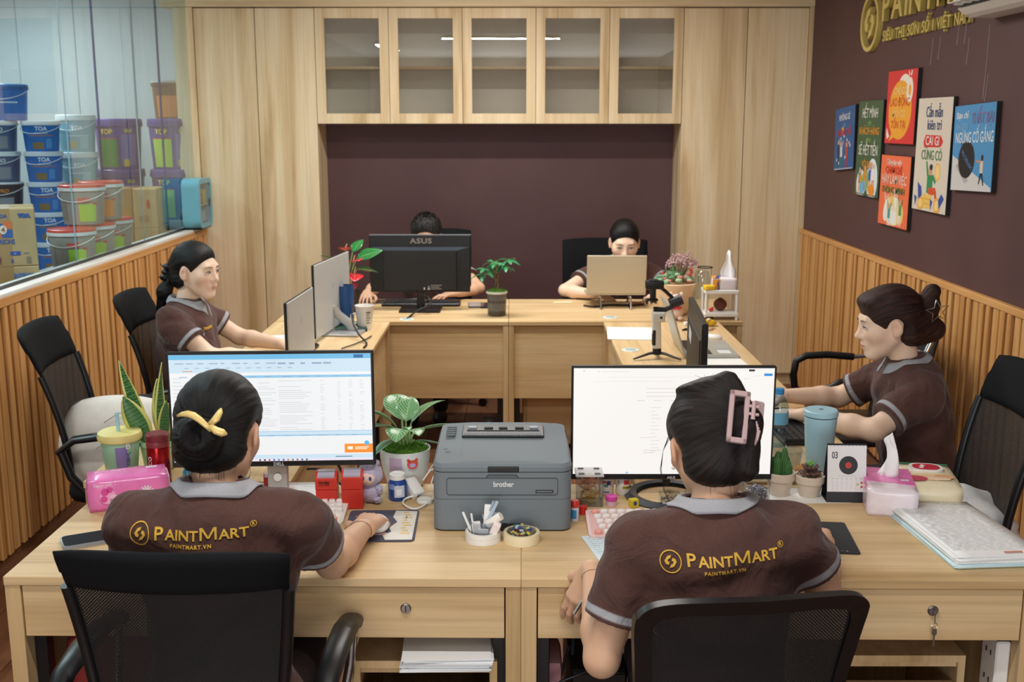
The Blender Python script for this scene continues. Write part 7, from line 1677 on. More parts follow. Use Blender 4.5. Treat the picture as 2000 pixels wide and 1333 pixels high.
H.ell(P_(0, -.135, .035), np.array((.042, .036, .048)), Rh, .015); H.ell(P_(0, -.150, .075), (.030, .028, .026), Rh, .015); H.ell(P_(0, -.135, -.050), (.045, .042, .040), Rh, .03); H.ell(P_(0, -.10, -.03), (.05, .04, .06), Rh, .03); H.ell(P_(0, .05, .085), (.060, .040, .022), Rh, .03)
hair_obj(pD, bD, H, HAIR_R, P_(0, -.125, .015), Rh @ V(0, -1, .1), (110, 9))
star = []; sc = P_(-.0, -.145, .018)-bD
sv = [(math.cos(R(90+36*k))*(.040 if k % 2 == 0 else .017), math.sin(R(90+36*k))*(.040 if k % 2 == 0 else .017)) for k in range(11)]
for dy in (-.050, .05):
    B().tube([Vector(sc+Rh @ V(dy*-1, 0, 0)+Rh @ V(0, -x, y)) for x, y in sv], .0020, 8).done('star_clip', mat('clip_silver', 'B9B4AE', .2, metal=.9), pD, smooth=True)
o = B().lathe([(0, 0), (.001, 0)], 6); o.bm.free()
b = B(); n = 36
for i in range(n):
    a, c = 2*PI*i/n, 2*PI*(i+1)/n; r0, r1 = .0165, .0185; b.prism([(r0*math.cos(a), r0*math.sin(a)), (r1*math.cos(a), r1*math.sin(a)), (r1*math.cos(c), r1*math.sin(c)), (r0*math.cos(c), r0*math.sin(c))], 0, .0006)
for q in logo_polys(.0165): b.prism(q, 0, .0006)
o = b.done('emblem', GOLDT, pD); project(o.data, shD, V(1.8, 3.655, .875)-bD, (0, 1, 0), (.25, 0, .97), (-1, .35, 0))
# ---- back: man behind the big monitor, woman behind the silver laptop
Rh = basis((.0, -.95, -.32), (0, -.2, 1)); hc = V(-.533, 6.68, 1.100)
pE, shE, bE = person('man with short black hair hidden behind the big black monitor', (-.53, 6.86, .0), (0, -1, 0), V(-.53, 6.88, .53), V(-.53, 6.80, .985), hc, Rh,
    V(-.345, 6.82, .90), V(-.715, 6.82, .90), V(-.215, 6.60, .80), V(-.325, 6.475, .790), V(-.845, 6.60, .800), V(-.862, 6.40, .800),
    dict(f=(-.85, -.42, -.05), n=(0, 0, 1), t=1, curl=(.2, .25, .3, .3), spread=.10), dict(f=(.03, -.98, -.05), n=(0, 0, 1), t=-1, curl=(.22, .26, .3, .34), spread=.10), SKIN_M, h=.005, hs=1.14, shw=1.1, seed=13)
H = Field(hc-.18, hc+.18, .005); P_ = hair_cap(H, hc, Rh, 1.14, .011, ((0, .86, -.51, .030), (0, .60, -.80, .010)), top=.008)
hair_obj(pE, bE, H, HAIR_S, P_(0, -.06, .10), V(0, 0, 1), (120, 25))
rnd = random.Random(9); pts = []
for k in range(420):
    a, e_ = rnd.uniform(0, 2*PI), rnd.uniform(.25, 1.5); d0 = V(math.cos(a)*math.cos(e_)*.084, math.sin(a)*math.cos(e_)*.102-.012, math.sin(e_)*.098+.036)
    if .86*d0[1]-.51*d0[2] > .036: continue
    q0 = P_(*d0); dd = Rh @ nrm(V(d0[0]*.4, abs(d0[1])*.2+.05, d0[2]*.5)); pts.append([q0, q0+dd*.007, q0+dd*.012])
strands(pE, bE, pts, HAIR_S, .0016, 'hair_tuft')
Rh = basis((-.03, -.93, -.35), (0, -.25, 1)); hc = V(.664, 6.60, 1.082)
pF, shF, bF = person('woman with tied back black hair peeking over the silver laptop', (.67, 6.86, .0), (0, -1, 0), V(.67, 6.88, .53), V(.67, 6.73, .950), hc, Rh,
    V(.835, 6.76, .875), V(.505, 6.76, .885), V(.965, 6.62, .80), V(.86, 6.43, .790), V(.305, 6.545, .795), V(.475, 6.42, .790),
    dict(f=(-.6, -.8, -.05), n=(0, 0, 1), t=1), dict(f=(.70, -.70, -.05), n=(0, 0, 1), t=-1), SKIN_L, h=.0044, hs=1.12, shw=1.0, seed=17)
H = Field(hc-.2, hc+.18, .0046); P_ = hair_cap(H, hc, Rh, 1.12, .009, ((0, .826, -.565, .026), (0, .60, -.80, .018)))
H.ell(P_(0, -.13, .0), (.035, .035, .04), Rh, .02); hair_obj(pF, bF, H, HAIR_B, P_(0, -.12, .0), Rh @ V(0, -1, 0), (110, 10))
# ------------------------------------------------------------------ left desks
SILV = mat('monitor_silver', 'C9CAC8', .4, metal=.15)
def side_monitor(label, near, far, z0, h, leg=.55, lr=1.0):
    """monitor turned to the left wall; we see its pale back"""
    n, f = Vector((*near, 0)), Vector((*far, 0)); w = (f-n).length; c = (n+f)/2
    ang = math.degrees(math.atan2(f.y-n.y, f.x-n.x))      # local x runs near -> far; screen (-y local) must face the wall
    t, Ms, scr = monitor(label, (c.x, c.y, 0), ang+180, w, h, z0, 'DCE6EE', .7, mat('bezel_black', '1B1C1E', .4), SILV, depth=.012, bulge=.004)
    B().box((-w/2, .0062, 0), (w/2, .012, h), .003, TM((0, 0, z0))).done('rear_cover', SILV, t)
    B().tube([(.01, .012, z0+h*leg), (0, .03, z0+h*leg*.6), (0, .085, DZ+.05), (0, .11, DZ+.012)], [.022*lr, .024*lr, .024*lr, .026*lr], 12, .35).done('stand_leg', ALU, t, smooth=True)
    B().box((-.11, -.03, DZ), (.11, .16, DZ+.012), .004).done('stand_base', ALU, t)
    B().prism(disc(.018, 20, (0, z0+h*.62), .02), .0, .0006, Matrix(((-1, 0, 0, 0), (0, 0, 1, .0122), (0, 1, 0, 0), (0, 0, 0, 1)))).done('badge', mat('badge_pale', 'B9BAB8', .3), t)
    return t
side_monitor('nearer of two pale-backed monitors facing the ponytail woman', (-.915, 4.33), (-.893, 4.77), .80, .278, .12)
side_monitor('farther and larger of two pale-backed monitors, by the red flowers', (-.948, 5.13), (-.875, 5.72), .775, .352, .32)
cable('black cable looping from the larger pale monitor onto the desk', [(-.80, 5.36, .90), (-.79, 5.30, .83), (-.75, 5.22, .78), (-.70, 5.12, .757), (-.70, 5.02, .756)], .0045, CB)
cable('thin black cable on the desk below the larger pale monitor', [(-.80, 5.0, .756), (-.76, 5.08, .757), (-.72, 5.2, .757), (-.70, 5.3, .757)], .003, CB)
t = thing('keyboard', 'black keyboard between the two pale-backed monitors', 'keyboard', (-.985, 4.92, DZ), 86); B().box((-.15, -.06, 0), (.15, .06, .016), .004).done('body', BLACK, t)
b = B()
for r_ in range(5):
    for c in range(15): b.box((-.143+c*.019, -.052+r_*.021, .016), (-.127+c*.019, -.034+r_*.021, .021))
o = b.done('key_rows', mat('key_dark', '2B2C2F', .5), t); o['kind'] = 'stuff'
sheet_paper('paper_sheet', 'white papers on the desk by the ponytail woman', 'paper', (-1.10, 5.20, DZ), 20, .21, .29, 'F2F1EE', .004, 10)
sheet_paper('paper_sheet', 'white sheet under the stand of the nearer pale monitor', 'paper', (-.86, 4.83, DZ-.0003), -12, .2, .14, 'F2F1EE', .0008, 0)
t = thing('waste_bin', 'slim dark blue bin standing on the desk behind the white cup', 'bin', (-.862, 5.56, DZ+.02), 0)
B().lathe([(0, 0), (.040, 0), (.046, .20), (.043, .20), (.037, .006), (0, .006)], 28).done('bin', mat('navy_plastic', '1F4C80', .4), t, smooth=True)
t = thing('tray', 'dark green folder under the dark blue bin', 'folder', (-.838, 5.53, DZ), 12); B().box((-.08, -.10, 0), (.08, .10, .019), .002).done('cover', mat('dark_green_cover', '27483C', .5), t)
t = thing('cup', 'white paper cup with printed lines beside the blue bin', 'cup', (-.762, 5.52, DZ))
B().lathe([(0, .002), (.033, .002), (.034, 0), (.047, .118), (.049, .122), (.047, .124), (.045, .120), (.032, .006), (0, .006)], 32).done('cup', mat('paper_cup_white', 'ECEAE4', .6), t, smooth=True)
B().tube([(-.042, -.02, .085), (-.062, -.03, .08), (-.066, -.032, .055), (-.055, -.026, .035), (-.038, -.02, .035)], .005, 8).done('handle', mat('paper_cup_white', 'ECEAE4', .6), t, smooth=True)
for k in range(5): label_arc(.0375+.0115*(.5+.1*k)*.9, .0375+.0115*(.5+.1*k)*.9+.0006, .035+.013*k, .039+.013*k+(.003 if k == 4 else 0), -72, -42-(k % 2)*8, 6).done('print', tagm('6A6662'), t, smooth='all')
# anthurium
t = thing('potted_anthurium', 'red anthurium flowers with broad green leaves in a dark pot', 'plant', (-.925, 6.05, DZ))
B().lathe([(0, 0), (.055, 0), (.068, .12), (.070, .125), (.066, .125), (.060, .11), (0, .11)], 28).done('pot', mat('dark_pot', '3A2C2B', .5), t, smooth=True)
AN = leafmat('anthurium_leaf', '2F7A3C', '6FA86A', None, 'mid', .25); SP = leafmat('anthurium_spathe', 'D8323C', 'E8636A', None, 'mid', .2)
for (az, el, L, W, zb, dr, ro) in ((0, 20, .15, .075, .30, .25, 50), (-15, 2, .13, .07, .24, .35, -30), (40, 50, .10, .07, .33, .4, 20), (160, 30, .12, .07, .27, .5, 20), (230, 20, .10, .06, .24, .5, 10)):
    d_ = (math.cos(R(az))*math.cos(R(el)), math.sin(R(az))*math.cos(R(el)), math.sin(R(el))); p1 = Vector((d_[0]*.06, d_[1]*.06, zb))
    lf = leaf(t, AN, p1, d_, L, W, dr, .15, ro, 10, .9, .35, name='leaf'); B().tube([(0, 0, .11), (d_[0]*.02, d_[1]*.02, zb*.7), p1], .0025, 6).done('stem', STEM, lf)
for (x, y, z, az, el, L, W, ro) in ((.045, -.06, .285, -65, 25, .10, .095, 10), (.05, -.07, .225, -80, -5, .10, .10, -10), (.0, -.04, .345, -90, 35, .075, .07, 0), (.03, -.07, .17, -85, -20, .08, .075, 10)):
    d_ = (math.cos(R(az))*math.cos(R(el)), math.sin(R(az))*math.cos(R(el)), math.sin(R(el)))
    sp = leaf(t, SP, (x, y, z), d_, L, W, .6, .1, ro, 10, .9, .35, name='spathe'); B().tube([(x, y, z), (x+.005, y-.012, z+.022), (x+.012, y-.02, z+.038)], [.004, .0035, .002], 7).done('spadix', mat('spadix', 'E9D9A8', .6), sp, smooth=True); B().tube([(0, 0, .11), (x*.5, y*.5, z*.7), (x, y, z)], .002, 6).done('stem', STEM, sp)
# ------------------------------------------------------------------ back desks
t = thing('monitor', 'big black monitor seen from behind with a grey brand name', 'monitor', (-.524, 6.12, 0), 0)
MB_ = mat('monitor_back_black', '121315', .4, bump=.06, bscale=700); MB2 = mat('monitor_back_inner', '171718', .5, bump=.05, bscale=700); MBB = mat('bevel_blue_grey', '4B5463', .35)
z0, z1, w_ = .852, 1.172, .283
B().box((-w_, -.012, z0+.03), (w_, .022, z1), .004).done('panel_frame', MB_, t)
b = B(); Mq = face_front((0, -.012, 0)); b.prism([(-w_+.004, z0), (w_-.004, z0), (w_-.004, z1-.062), (-w_+.004, z1-.062)], 0, .012, Mq, .985); b.done('back_shell', MB_, t)
B().prism([(-w_+.075, z0+.012), (w_-.075, z0+.012), (w_-.075, z1-.085), (-w_+.075, z1-.085)], 0, .03, Mq, .97).done('electronics_hump', MB2, t)
B().prism([(-w_+.01, z1-.066), (w_-.01, z1-.066), (w_-.075, z1-.085), (-w_+.075, z1-.085)], 0, .0145, Mq).done('bevel_strip', MBB, t)
B().box((-w_, -.013, z1-.003), (w_, .022, z1+.001)).done('top_edge', mat('top_edge_grey', '6B7076', .4), t)
text('ASUS', .040, mat('logo_grey', '8C8480', .4), t, face_front((.006, -.0135, z1-.046)), align='CENTER', offset=.001, width=.122, spacing=1.1)
B().prism([(-w_+.012, z0+.035), (w_-.012, z0+.035), (w_-.012, z1-.01), (-w_+.012, z1-.01)], 0, .001, TM((0, .0225, 0), (90, 0, 0)) @ Matrix.Diagonal((1, 1, -1, 1))).done('screen', emat('E6EAEE', .6), t)
b = B()
for k in range(3): b.prism(rect(.06+.0*k, z0+.020+k*.010, .12-.012*(k % 2), z0+.024+k*.010), 0, .0306, Mq)
b.done('label_print', tagm('8E8884'), t); B().prism(disc(.006, 3, (.048, z0+.034)), 0, .0306, Mq).done('label_print', tagm('B0AAA6'), t); B().prism(rect(.042, z0+.016, .055, z0+.028), 0, .0306, Mq).done('label_print', tagm('A9A39F'), t); B().prism(rect(.02, z0+.016, .027, z0+.03), 0, .0306, Mq).done('label_print', tagm('C9C4C0'), t)
B().cyl((0, -.02, DZ+.012), (0, -.02, .92), .022, n=20).done('stand_neck', MB_, t, smooth=True)
B().box((-.115, -.12, DZ), (.115, .08, DZ+.013), .006, seg=2).done('stand_base', MB_, t, smooth=True)
t = thing('keyboard', 'black keyboard behind the foot of the big black monitor', 'keyboard', (-.535, 6.285, DZ), 0); B().box((-.225, -.07, 0), (.225, .07, .018), .005).done('body', BLACK, t)
b = B()
for r_ in range(5):
    for c in range(20): b.box((-.215+c*.0213, -.06+r_*.024, .018), (-.197+c*.0213, -.040+r_*.024, .024))
o = b.done('key_rows', mat('key_dark', '2B2C2F', .5), t); o['kind'] = 'stuff'
cable('black cables twisted around the foot of the big black monitor', [(-.50, 6.03, .80), (-.46, 6.0, .82), (-.49, 5.96, .79), (-.53, 5.93, .775), (-.56, 5.86, .757), (-.572, 5.80, .757)], .004, CB, group='cables of the big black monitor')
cable('black cable in a bow over the foot of the big black monitor', [(-.53, 6.03, .85), (-.47, 5.985, .84), (-.46, 5.96, .80), (-.51, 5.95, .785), (-.55, 5.90, .765), (-.57, 5.82, .757)], .0035, CB, group='cables of the big black monitor')
t = thing('computer_mouse', 'black mouse under the hand of the man at the back', 'mouse', (-.872, 6.335, DZ), 0); mouse_body(BLACK, t)
t = thing('notepad', 'black flat pad by the mouse at the back', 'pad', (-.74, 6.38, DZ), 4); B().box((-.07, -.05, 0), (.07, .05, .008), .002).done('cover', BLACK, t)
t = thing('notebook', 'grey green notebook lying behind the black keyboard', 'notebook', (-.62, 6.42, DZ), 20); B().box((-.06, -.04, 0), (.06, .04, .006), .001).done('cover', tagm('7F8F8C'), t)
for k, (x, y, c, l, rz) in enumerate(((-.225, 6.24, '5D6065', 'grey phone on the desk to the side of the big black monitor', 3), (-.155, 6.23, '26272B', 'dark phone half behind the small money tree pot', 0))):
    t = thing('smartphone', l, 'phone', (x, y, DZ), rz); B().prism(rrect(.075, .15, .010), 0, .010).done('phone_body', tagm(c), t); B().prism(rrect(.068, .143, .008), .010, .0106).done('phone_screen', mat('phone_glass_'+c, '8A8F98' if k == 0 else '2A2B30', .12), t)
t = thing('note_paper', 'small cream note lying on the back desk', 'note', (.285, 6.36, DZ), 6); B().box((-.055, -.03, 0), (.055, .03, .004)).done('sheet', tagm('E6DCB2'), t)
# money tree
t = thing('potted_money_tree', 'small money tree with glossy leaves in a smoky grey pot', 'plant', (-.094, 5.93, DZ))
SMK = mat('smoky_pot', '6B6760', .25, alpha=.93)
B().lathe([(0, 0), (.046, 0), (.049, .004), (.050, .03)], 36, None, False).done('pot_base', mat('smoky_dark', '4A4640', .3), t, smooth=True)
B().lathe([(.050, .028), (.053, .122)], 36, None, False).done('pot', SMK, t, smooth=True)
B().lathe([(.052, .120), (.058, .123), (.059, .130), (.056, .134), (.050, .132), (.0, .13)], 36).done('pot_rim', mat('cream_rim', 'DAD9C9', .4), t, smooth=True)
for k in range(9): B().box((-.002, -.0006, 0), (.002, .0006, .014), 0, TM((.0525*math.cos(R(-150+k*15)), .0525*math.sin(R(-150+k*15)), .072), (0, 0, -150+k*15+90))).done('vent_slot', BLACK, t)
moss(t, .051, .128, .016, None, 160, 11)
BARK = mat('bark', '7A6348', .85, noise=.25, nscale=80, bump=.4, bscale=120)
for k in range(3): B().tube([(.008*math.cos(2.1*k), .008*math.sin(2.1*k), .135), (.009*math.cos(2.1*k+1.5), .009*math.sin(2.1*k+1.5), .165), (.006*math.cos(2.1*k+3), .006*math.sin(2.1*k+3), .20), (.012*math.cos(2.1*k+4), .01*math.sin(2.1*k+4), .235)], [.006, .0055, .005, .004], 8).done('trunk', BARK, t, smooth=True)
ML = leafmat('money_leaf', '2F7F4E', '7FBF8C', None, 'mid', .22)
rnd = random.Random(15)
for k, (x, y, z) in enumerate(((-.055, -.02, .255), (-.01, -.035, .285), (.045, -.01, .275), (.06, .0, .305), (-.02, .03, .29), (-.075, .0, .225))):
    c = Vector((x, y, z)); B().tube([(0, 0, .23), (x*.5, y*.5, (z+.24)/2+.01), c], .0022, 6).done('twig', STEM, t, smooth=True)
    for q in range(6):
        a = 60*q+k*17; el = rnd.uniform(-25, 15); d_ = (math.cos(R(a))*math.cos(R(el)), math.sin(R(a))*math.cos(R(el)), math.sin(R(el)))
        leaf(t, ML, c, d_, rnd.uniform(.055, .085), .027, .7, .18, rnd.uniform(-20, 20), 7, .9, .5)
# laptop on a stand
LAP = mat('laptop_champagne', 'C9BFA9', .4, metal=.35)
t = thing('laptop', 'silver champagne laptop with its lid toward us on a stand', 'laptop', (.578, 6.16, 0), 0)
B().box((-.168, -.004, 0), (.168, .004, .222), .003, TM((0, 0, .835), (7, 0, 0))).done('lid', LAP, t)
B().box((-.168, 0, -.006), (.168, .235, .008), .003, TM((0, .0, .832), (-4, 0, 0))).done('base', LAP, t)
B().box((-.158, .02, .0082), (.158, .13, .010), 0, TM((0, .0, .832), (-4, 0, 0))).done('keyboard_deck', BLACK, t)
B().prism(rect(-.160, .012, .160, .214), 0, .0006, TM((0, .0045, .835), (90+7, 0, 0)) @ Matrix.Diagonal((1, 1, -1, 1))).done('screen', emat('E2E6EA', .6), t)
t = thing('laptop_stand', 'folding aluminium stand under the champagne laptop', 'laptop stand', (.578, 6.16, DZ), 0)
for x in (-.088, .08):
    st = B().tube([(x, -.055, .002), (x, -.035, .035), (x, -.012, .066)], .006, 8).done('front_arm', CHROME, t, smooth=True)
    B().tube([(x, -.012, .066), (x, .20, .050)], .006, 8).done('top_bar', CHROME, t, smooth=True); B().tube([(x, .18, .003), (x, .08, .055)], .006, 8).done('rear_arm', CHROME, t, smooth=True); B().tube([(x, -.055, .003), (x, .19, .003)], .005, 8).done('foot_bar', CHROME, t, smooth=True)
B().tube([(-.088, .10, .012), (.08, .10, .012)], .005, 8).done('cross_bar', CHROME, t, smooth=True)
cable('black cord lying under the champagne laptop', [(.40, 6.22, .757), (.46, 6.18, .757), (.55, 6.24, .757), (.66, 6.22, .757), (.75, 6.27, .757)], .005, CB)
# ------------------------------------------------------------------ right desks
sheet_paper('paper_stack', 'white printed sheets lying by the back corner of the desk', 'paper', (.585, 5.39, DZ), -4, .24, .32, 'F0F0EC', .004, 12)
# succulent bowl
t = thing('potted_succulents', 'large sandy pot crowded with succulents and pink flowers', 'plant', (.880, 5.96, DZ))
SANDP = mat('sandy_pot', 'E2C29B', .6, noise=.06, nscale=20)
B().lathe([(0, 0), (.058, 0), (.082, .03), (.102, .085), (.112, .145), (.118, .165), (.120, .176), (.110, .18), (.104, .165), (0, .163)], 40).done('pot', SANDP, t, smooth=True)
rnd = random.Random(44)
SG = [mat('succ_'+c, c, .5) for c in ('8FB58F', '6F9F76', 'A9C4A0', 'C98F7C', 'D9B7A8', '5E8A62')]
for k in range(72):
    a, q = rnd.random()*2*PI, .105*math.sqrt(rnd.random()); c = Vector((q*math.cos(a), q*math.sin(a), .176+.045*(1-(q/.11)**2)+rnd.uniform(0, .012))); r_ = rnd.uniform(.012, .02); m_ = rnd.choice(SG); b = B()
    for i in range(7):
        an = i*2*PI/7+k; b.sph(c+Vector((r_*.55*math.cos(an), r_*.55*math.sin(an), 0)), (r_*.42, r_*.42, r_*.5), None, 6, 5)
    b.sph(c+Vector((0, 0, r_*.3)), r_*.4, None, 6, 5); b.done('rosette', m_, t, smooth='all')
for k in range(5): leaf(t, leafmat('succ_blade', '6FA06A', '9CC48F', None), (rnd.uniform(-.05, .05), rnd.uniform(-.05, .03), .20), (rnd.uniform(-.3, .3), -.1, 1), .075, .022, .2, .2, 0, 6)
for k, (x, z) in enumerate(((.072, .225), (.080, .24), (.076, .255), (-.075, .235))): B().sph((x, -.05, z), .009, None, 8, 6).done('red_bud', tagm('C23A40'), t, smooth=True)
b = B()
for k in range(200):
    a, q = rnd.random()*2*PI, math.sqrt(rnd.random()); c = Vector((.088*q*math.cos(a)+.035, .055*q*math.sin(a), .262+.075*(1-q*q)*rnd.uniform(.1, 1)+.022*rnd.random())); b.sph(c, .0056, None, 5, 4)
o = b.done('blossoms', mat('dusty_pink', 'C7A3A6', .7, noise=.3, nscale=90), t); o['kind'] = 'stuff'
b = B()
for k in range(40):
    a, q = rnd.random()*2*PI, math.sqrt(rnd.random()); b.tube([(.03, 0, .20), (.03+.04*q*math.cos(a), .03*q*math.sin(a), .24), (.035+.08*q*math.cos(a), .05*q*math.sin(a), .285)], .0012, 4)
o = b.done('flower_stalks', mat('stalk_brown', '7A5A50', .7), t); o['kind'] = 'stuff'
# pig figurine leaning at the pot
t = thing('figurine', 'pale pink pig figurine with a red bow before the sandy pot', 'figurine', (.862, 5.79, DZ), 0)
PG = mat('pig_pink', 'EBCDBE', .5)
b = B(); b.sph((0, 0, .045), (.042, .036, .045)); b.sph((0, -.012, .105), (.040, .034, .036)); b.sph((-.028, -.01, .138), (.012, .008, .014)); b.sph((.028, -.01, .138), (.012, .008, .014)); b.sph((0, -.046, .098), (.014, .008, .010)); b.sph((-.022, -.03, .012), (.014, .016, .012)); b.sph((.022, -.03, .012), (.014, .016, .012)); b.done('pig_body', PG, t, smooth='all')
b = B(); b.sph((-.014, -.034, .070), (.013, .008, .009)); b.sph((.014, -.034, .070), (.013, .008, .009)); b.sph((0, -.038, .070), .006); b.done('bow', tagm('CF2F37'), t, smooth='all')
for x in (-.014, .014): B().sph((x, -.0435, .112), .0028, None, 8, 6).done('eye', BLACK, t)
# two tier white shelf with things
t = thing('desk_shelf', 'small white two-tier shelf in the far corner of the desks', 'shelf', (1.105, 5.84, DZ))
for z in (.018, .140): B().box((-.092, -.065, z), (.092, .065, z+.022), .004).done('shelf_tray', WHITE, t)
for x in (-.082, .082):
    for y in (-.055, .055): B().cyl((x, y, 0), (x, y, .162), .0075, n=12).done('post', WHITE, t, smooth=True)
t = thing('tissue_pack', 'orange and blue tissue pack with a tissue pulled up on the white shelf', 'tissue pack', (1.125, 5.84, DZ+.1622), -4)
soft_pack(t, .125, .10, .058, mat('tissue_wrap_white', 'E8DFE3', .4), .004)
for p_, c, dz in (([(-.066, -.052), (-.03, -.052), (-.03, .05), (-.066, .05)], 'F0A23C', 0), ([(-.055, -.052), (-.035, -.052), (-.005, .05), (-.035, .05)], '2F3F9A', .0005), ([(-.03, .01), (.064, .03), (.064, .05), (-.03, .05)], 'F0A23C', .0003)): B().prism(p_, 0, .0009, face_up((0, 0, .0606+dz))).done('print', tagm(c), t)
for p_, c in (([(-.066, .004), (-.034, .004), (-.026, .056), (-.066, .056)], 'F0A23C'), ([(-.04, .0), (-.028, .0), (-.03, .03), (-.036, .055), (-.044, .03)], '3A4AA6')): B().prism(p_, 0, .001, face_front((0, -.0545, 0))).done('print', tagm(c), t)
b = B(); b.sheet(lambda u, v: Vector(((u-.5)*.068*(1-.6*v**1.5)*(1+.3*math.sin(6*v))+.020, .012*math.sin(6*u), .058+.150*v*(1-.3*abs(u-.5)))), 10, 10); b.done('tissue', mat('tissue_white', 'F3F2F1', .85), t, smooth='all', solid=.001)
t = thing('snack_pack', 'yellow snack packet at the edge of the white shelf', 'packet', (1.040, 5.80, DZ+.1622), 10); soft_pack(t, .055, .05, .022, tagm('E7BE2E'), .003, 'packet')
t = thing('ornament', 'round brown ornament inside the white shelf', 'ornament', (1.110, 5.85, DZ+.0405)); B().sph((0, 0, .033), (.036, .036, .033)).done('ball', mat('brown_coconut', '6A3420', .55, bump=.3, bscale=90), t, smooth=True); B().lathe([(.010, .062), (.013, .066), (.010, .069), (0, .067)], 14).done('knot', tagm('4A2414'), t, smooth=True)
t = thing('figurine', 'tiny red trinket beside the round brown ornament', 'trinket', (1.055, 5.815, DZ+.0405)); b = B(); b.sph((0, 0, .010), (.014, .012, .010)); b.sph((.008, 0, .020), .006); b.done('trinket', tagm('D23A30'), t, smooth='all')
t = thing('glass_candle_holder', 'clear glass jar with dark wire rim behind the white shelf', 'jar', (1.03, 5.98, DZ), 0); B().lathe([(0, .0), (.038, 0), (.042, .01), (.042, .20), (.036, .23), (.030, .24)], 26).done('jar', glass('jar_glass', (.93, .95, .95), .02, 1.45, .08), t, smooth=True); B().lathe([(.040, .255), (.044, .258), (.040, .261), (.036, .258), (.040, .255)], 24, TM((.015, 0, 0)), False).done('wire_rim', BLACKM, t)
for x in (-.02, .05): B().tube([(x+.0, 0, .258), (x, 0, .16)], .0012, 5).done('wire', BLACKM, t)
t = thing('toy', 'small yellow toy lying on the desk before the white shelf', 'toy', (1.015, 5.60, DZ), 20); b = B(); b.sph((0, 0, .018), (.030, .022, .018)); b.sph((-.026, -.006, .024), (.016, .015, .015)); b.sph((.03, .004, .014), (.010, .008, .010)); b.done('toy_body', tagm('E2BC2C'), t, smooth='all'); B().sph((-.012, -.004, .036), (.012, .012, .008)).done('toy_face', tagm('E9C9A6'), t, smooth=True); B().box((-.02, .018, .01), (.03, .026, .045), .004).done('black_clip', BLACK, t)
t = thing('key_fob', 'brown leather key fob with keys on the desk', 'keys', (.955, 5.49, DZ), 10); B().prism(rrect(.11, .045, .015), 0, .006).done('leather', tagm('B98A58'), t); B().tube([(-.055, 0, .006), (-.085, .01, .006), (-.105, -.004, .005)], [.008, .006, .004], 8).done('fob', BLACK, t); B().tube([(.05, 0, .006), (.075, .012, .004), (.06, .03, .004)], .002, 6).done('loop', tagm('8C6A48'), t)
t = thing('eraser', 'little white block beside the yellow toy', 'eraser', (.90, 5.62, DZ), 20); B().box((-.018, -.012, 0), (.018, .012, .020), .003).done('block', WHITE, t)
t = thing('computer_mouse', 'white mouse on the desk behind the open laptop', 'mouse', (.965, 5.24, DZ), 60); mouse_body(WHITE, t, .95)
# open laptop (lid leaning towards the aisle)
t = thing('laptop', 'open grey laptop with its lid toward the aisle, beside the thin black monitor', 'laptop', (.765, 4.985, DZ), 0)
LAPG = mat('laptop_grey', 'B9B8B0', .4, metal=.35)
B().box((0, -.178, 0), (.245, .178, .015), .004).done('base', LAPG, t)
B().box((-.004, -.178, 0), (.003, .178, .235), .002, TM((0.0, 0, .010), (0, -17, 0))).done('lid', LAPG, t)
B().box((.02, -.155, .0152), (.125, .155, .0165)).done('keyboard_deck', BLACK, t); B().box((.15, -.05, .0152), (.225, .05, .0158)).done('touchpad', mat('touchpad', 'A9AAA6', .35), t); B().box((.16, -.14, .0152), (.215, -.07, .0160)).done('sticker', tagm('DDE6E4'), t)
B().prism(rect(-.168, .010, .168, .222), 0, .0005, TM((0, 0, .010), (0, -17, 0)) @ Matrix(((0, 0, 1, .0032), (1, 0, 0, 0), (0, 1, 0, 0), (0, 0, 0, 1)))).done('screen', emat('3A4048', .2), t)
sheet_paper('paper_sheet', 'white sheet under the near edge of the open grey laptop', 'paper', (.91, 4.74, DZ-.0004), 2, .21, .17, 'EFEFEA', .0007, 0)
# thin black monitor of the star clip woman
t = thing('monitor', 'thin black monitor seen edge-on, before the woman with a star clip', 'monitor', (.667, 3.93, 0), 85.5)
wq, hq = .60, .345; zq = .775
B().box((-wq/2, -.010, zq), (wq/2, .012, zq+hq), .004).done('panel_frame', MB_, t)
B().prism([(-wq/2+.03, zq+.03), (wq/2-.03, zq+.03), (wq/2-.03, zq+hq-.06), (-wq/2+.03, zq+hq-.06)], 0, .005, TM((0, .011, 0), (90, 0, 0)) @ Matrix.Diagonal((1, 1, -1, 1)), .97).done('back_shell', MB2, t)
B().prism(rect(-wq/2+.008, zq+.02, wq/2-.008, zq+hq-.008), 0, .0006, face_front((0, -.0102, 0))).done('screen', emat('DDE6EE', .7), t)
B().prism([(.06, zq+hq-.10), (.16, zq+hq-.085), (.17, zq+hq-.13), (.08, zq+hq-.145)], 0, .0012, TM((0, .0155, 0), (90, 0, 0)) @ Matrix.Diagonal((1, 1, -1, 1))).done('sticker', tagm('E3E4E2'), t)
B().cyl((0, .03, DZ), (0, .03, zq+.12), .022).done('stand_neck', MB_, t, smooth=True); B().box((-.12, -.09, DZ), (.12, .11, DZ+.012), .005).done('stand_base', MB_, t)
t = thing('keyboard', 'black keyboard under the hands of the woman with a star clip', 'keyboard', (.935, 3.66, DZ), 92); B().box((-.21, -.065, 0), (.21, .065, .016), .004).done('body', BLACK, t)
b = B()
for r_ in range(5):
    for c in range(19): b.box((-.203+c*.0214, -.058+r_*.023, .016), (-.186+c*.0214, -.039+r_*.023, .022))
o = b.done('key_rows', mat('key_dark', '2B2C2F', .5), t); o['kind'] = 'stuff'
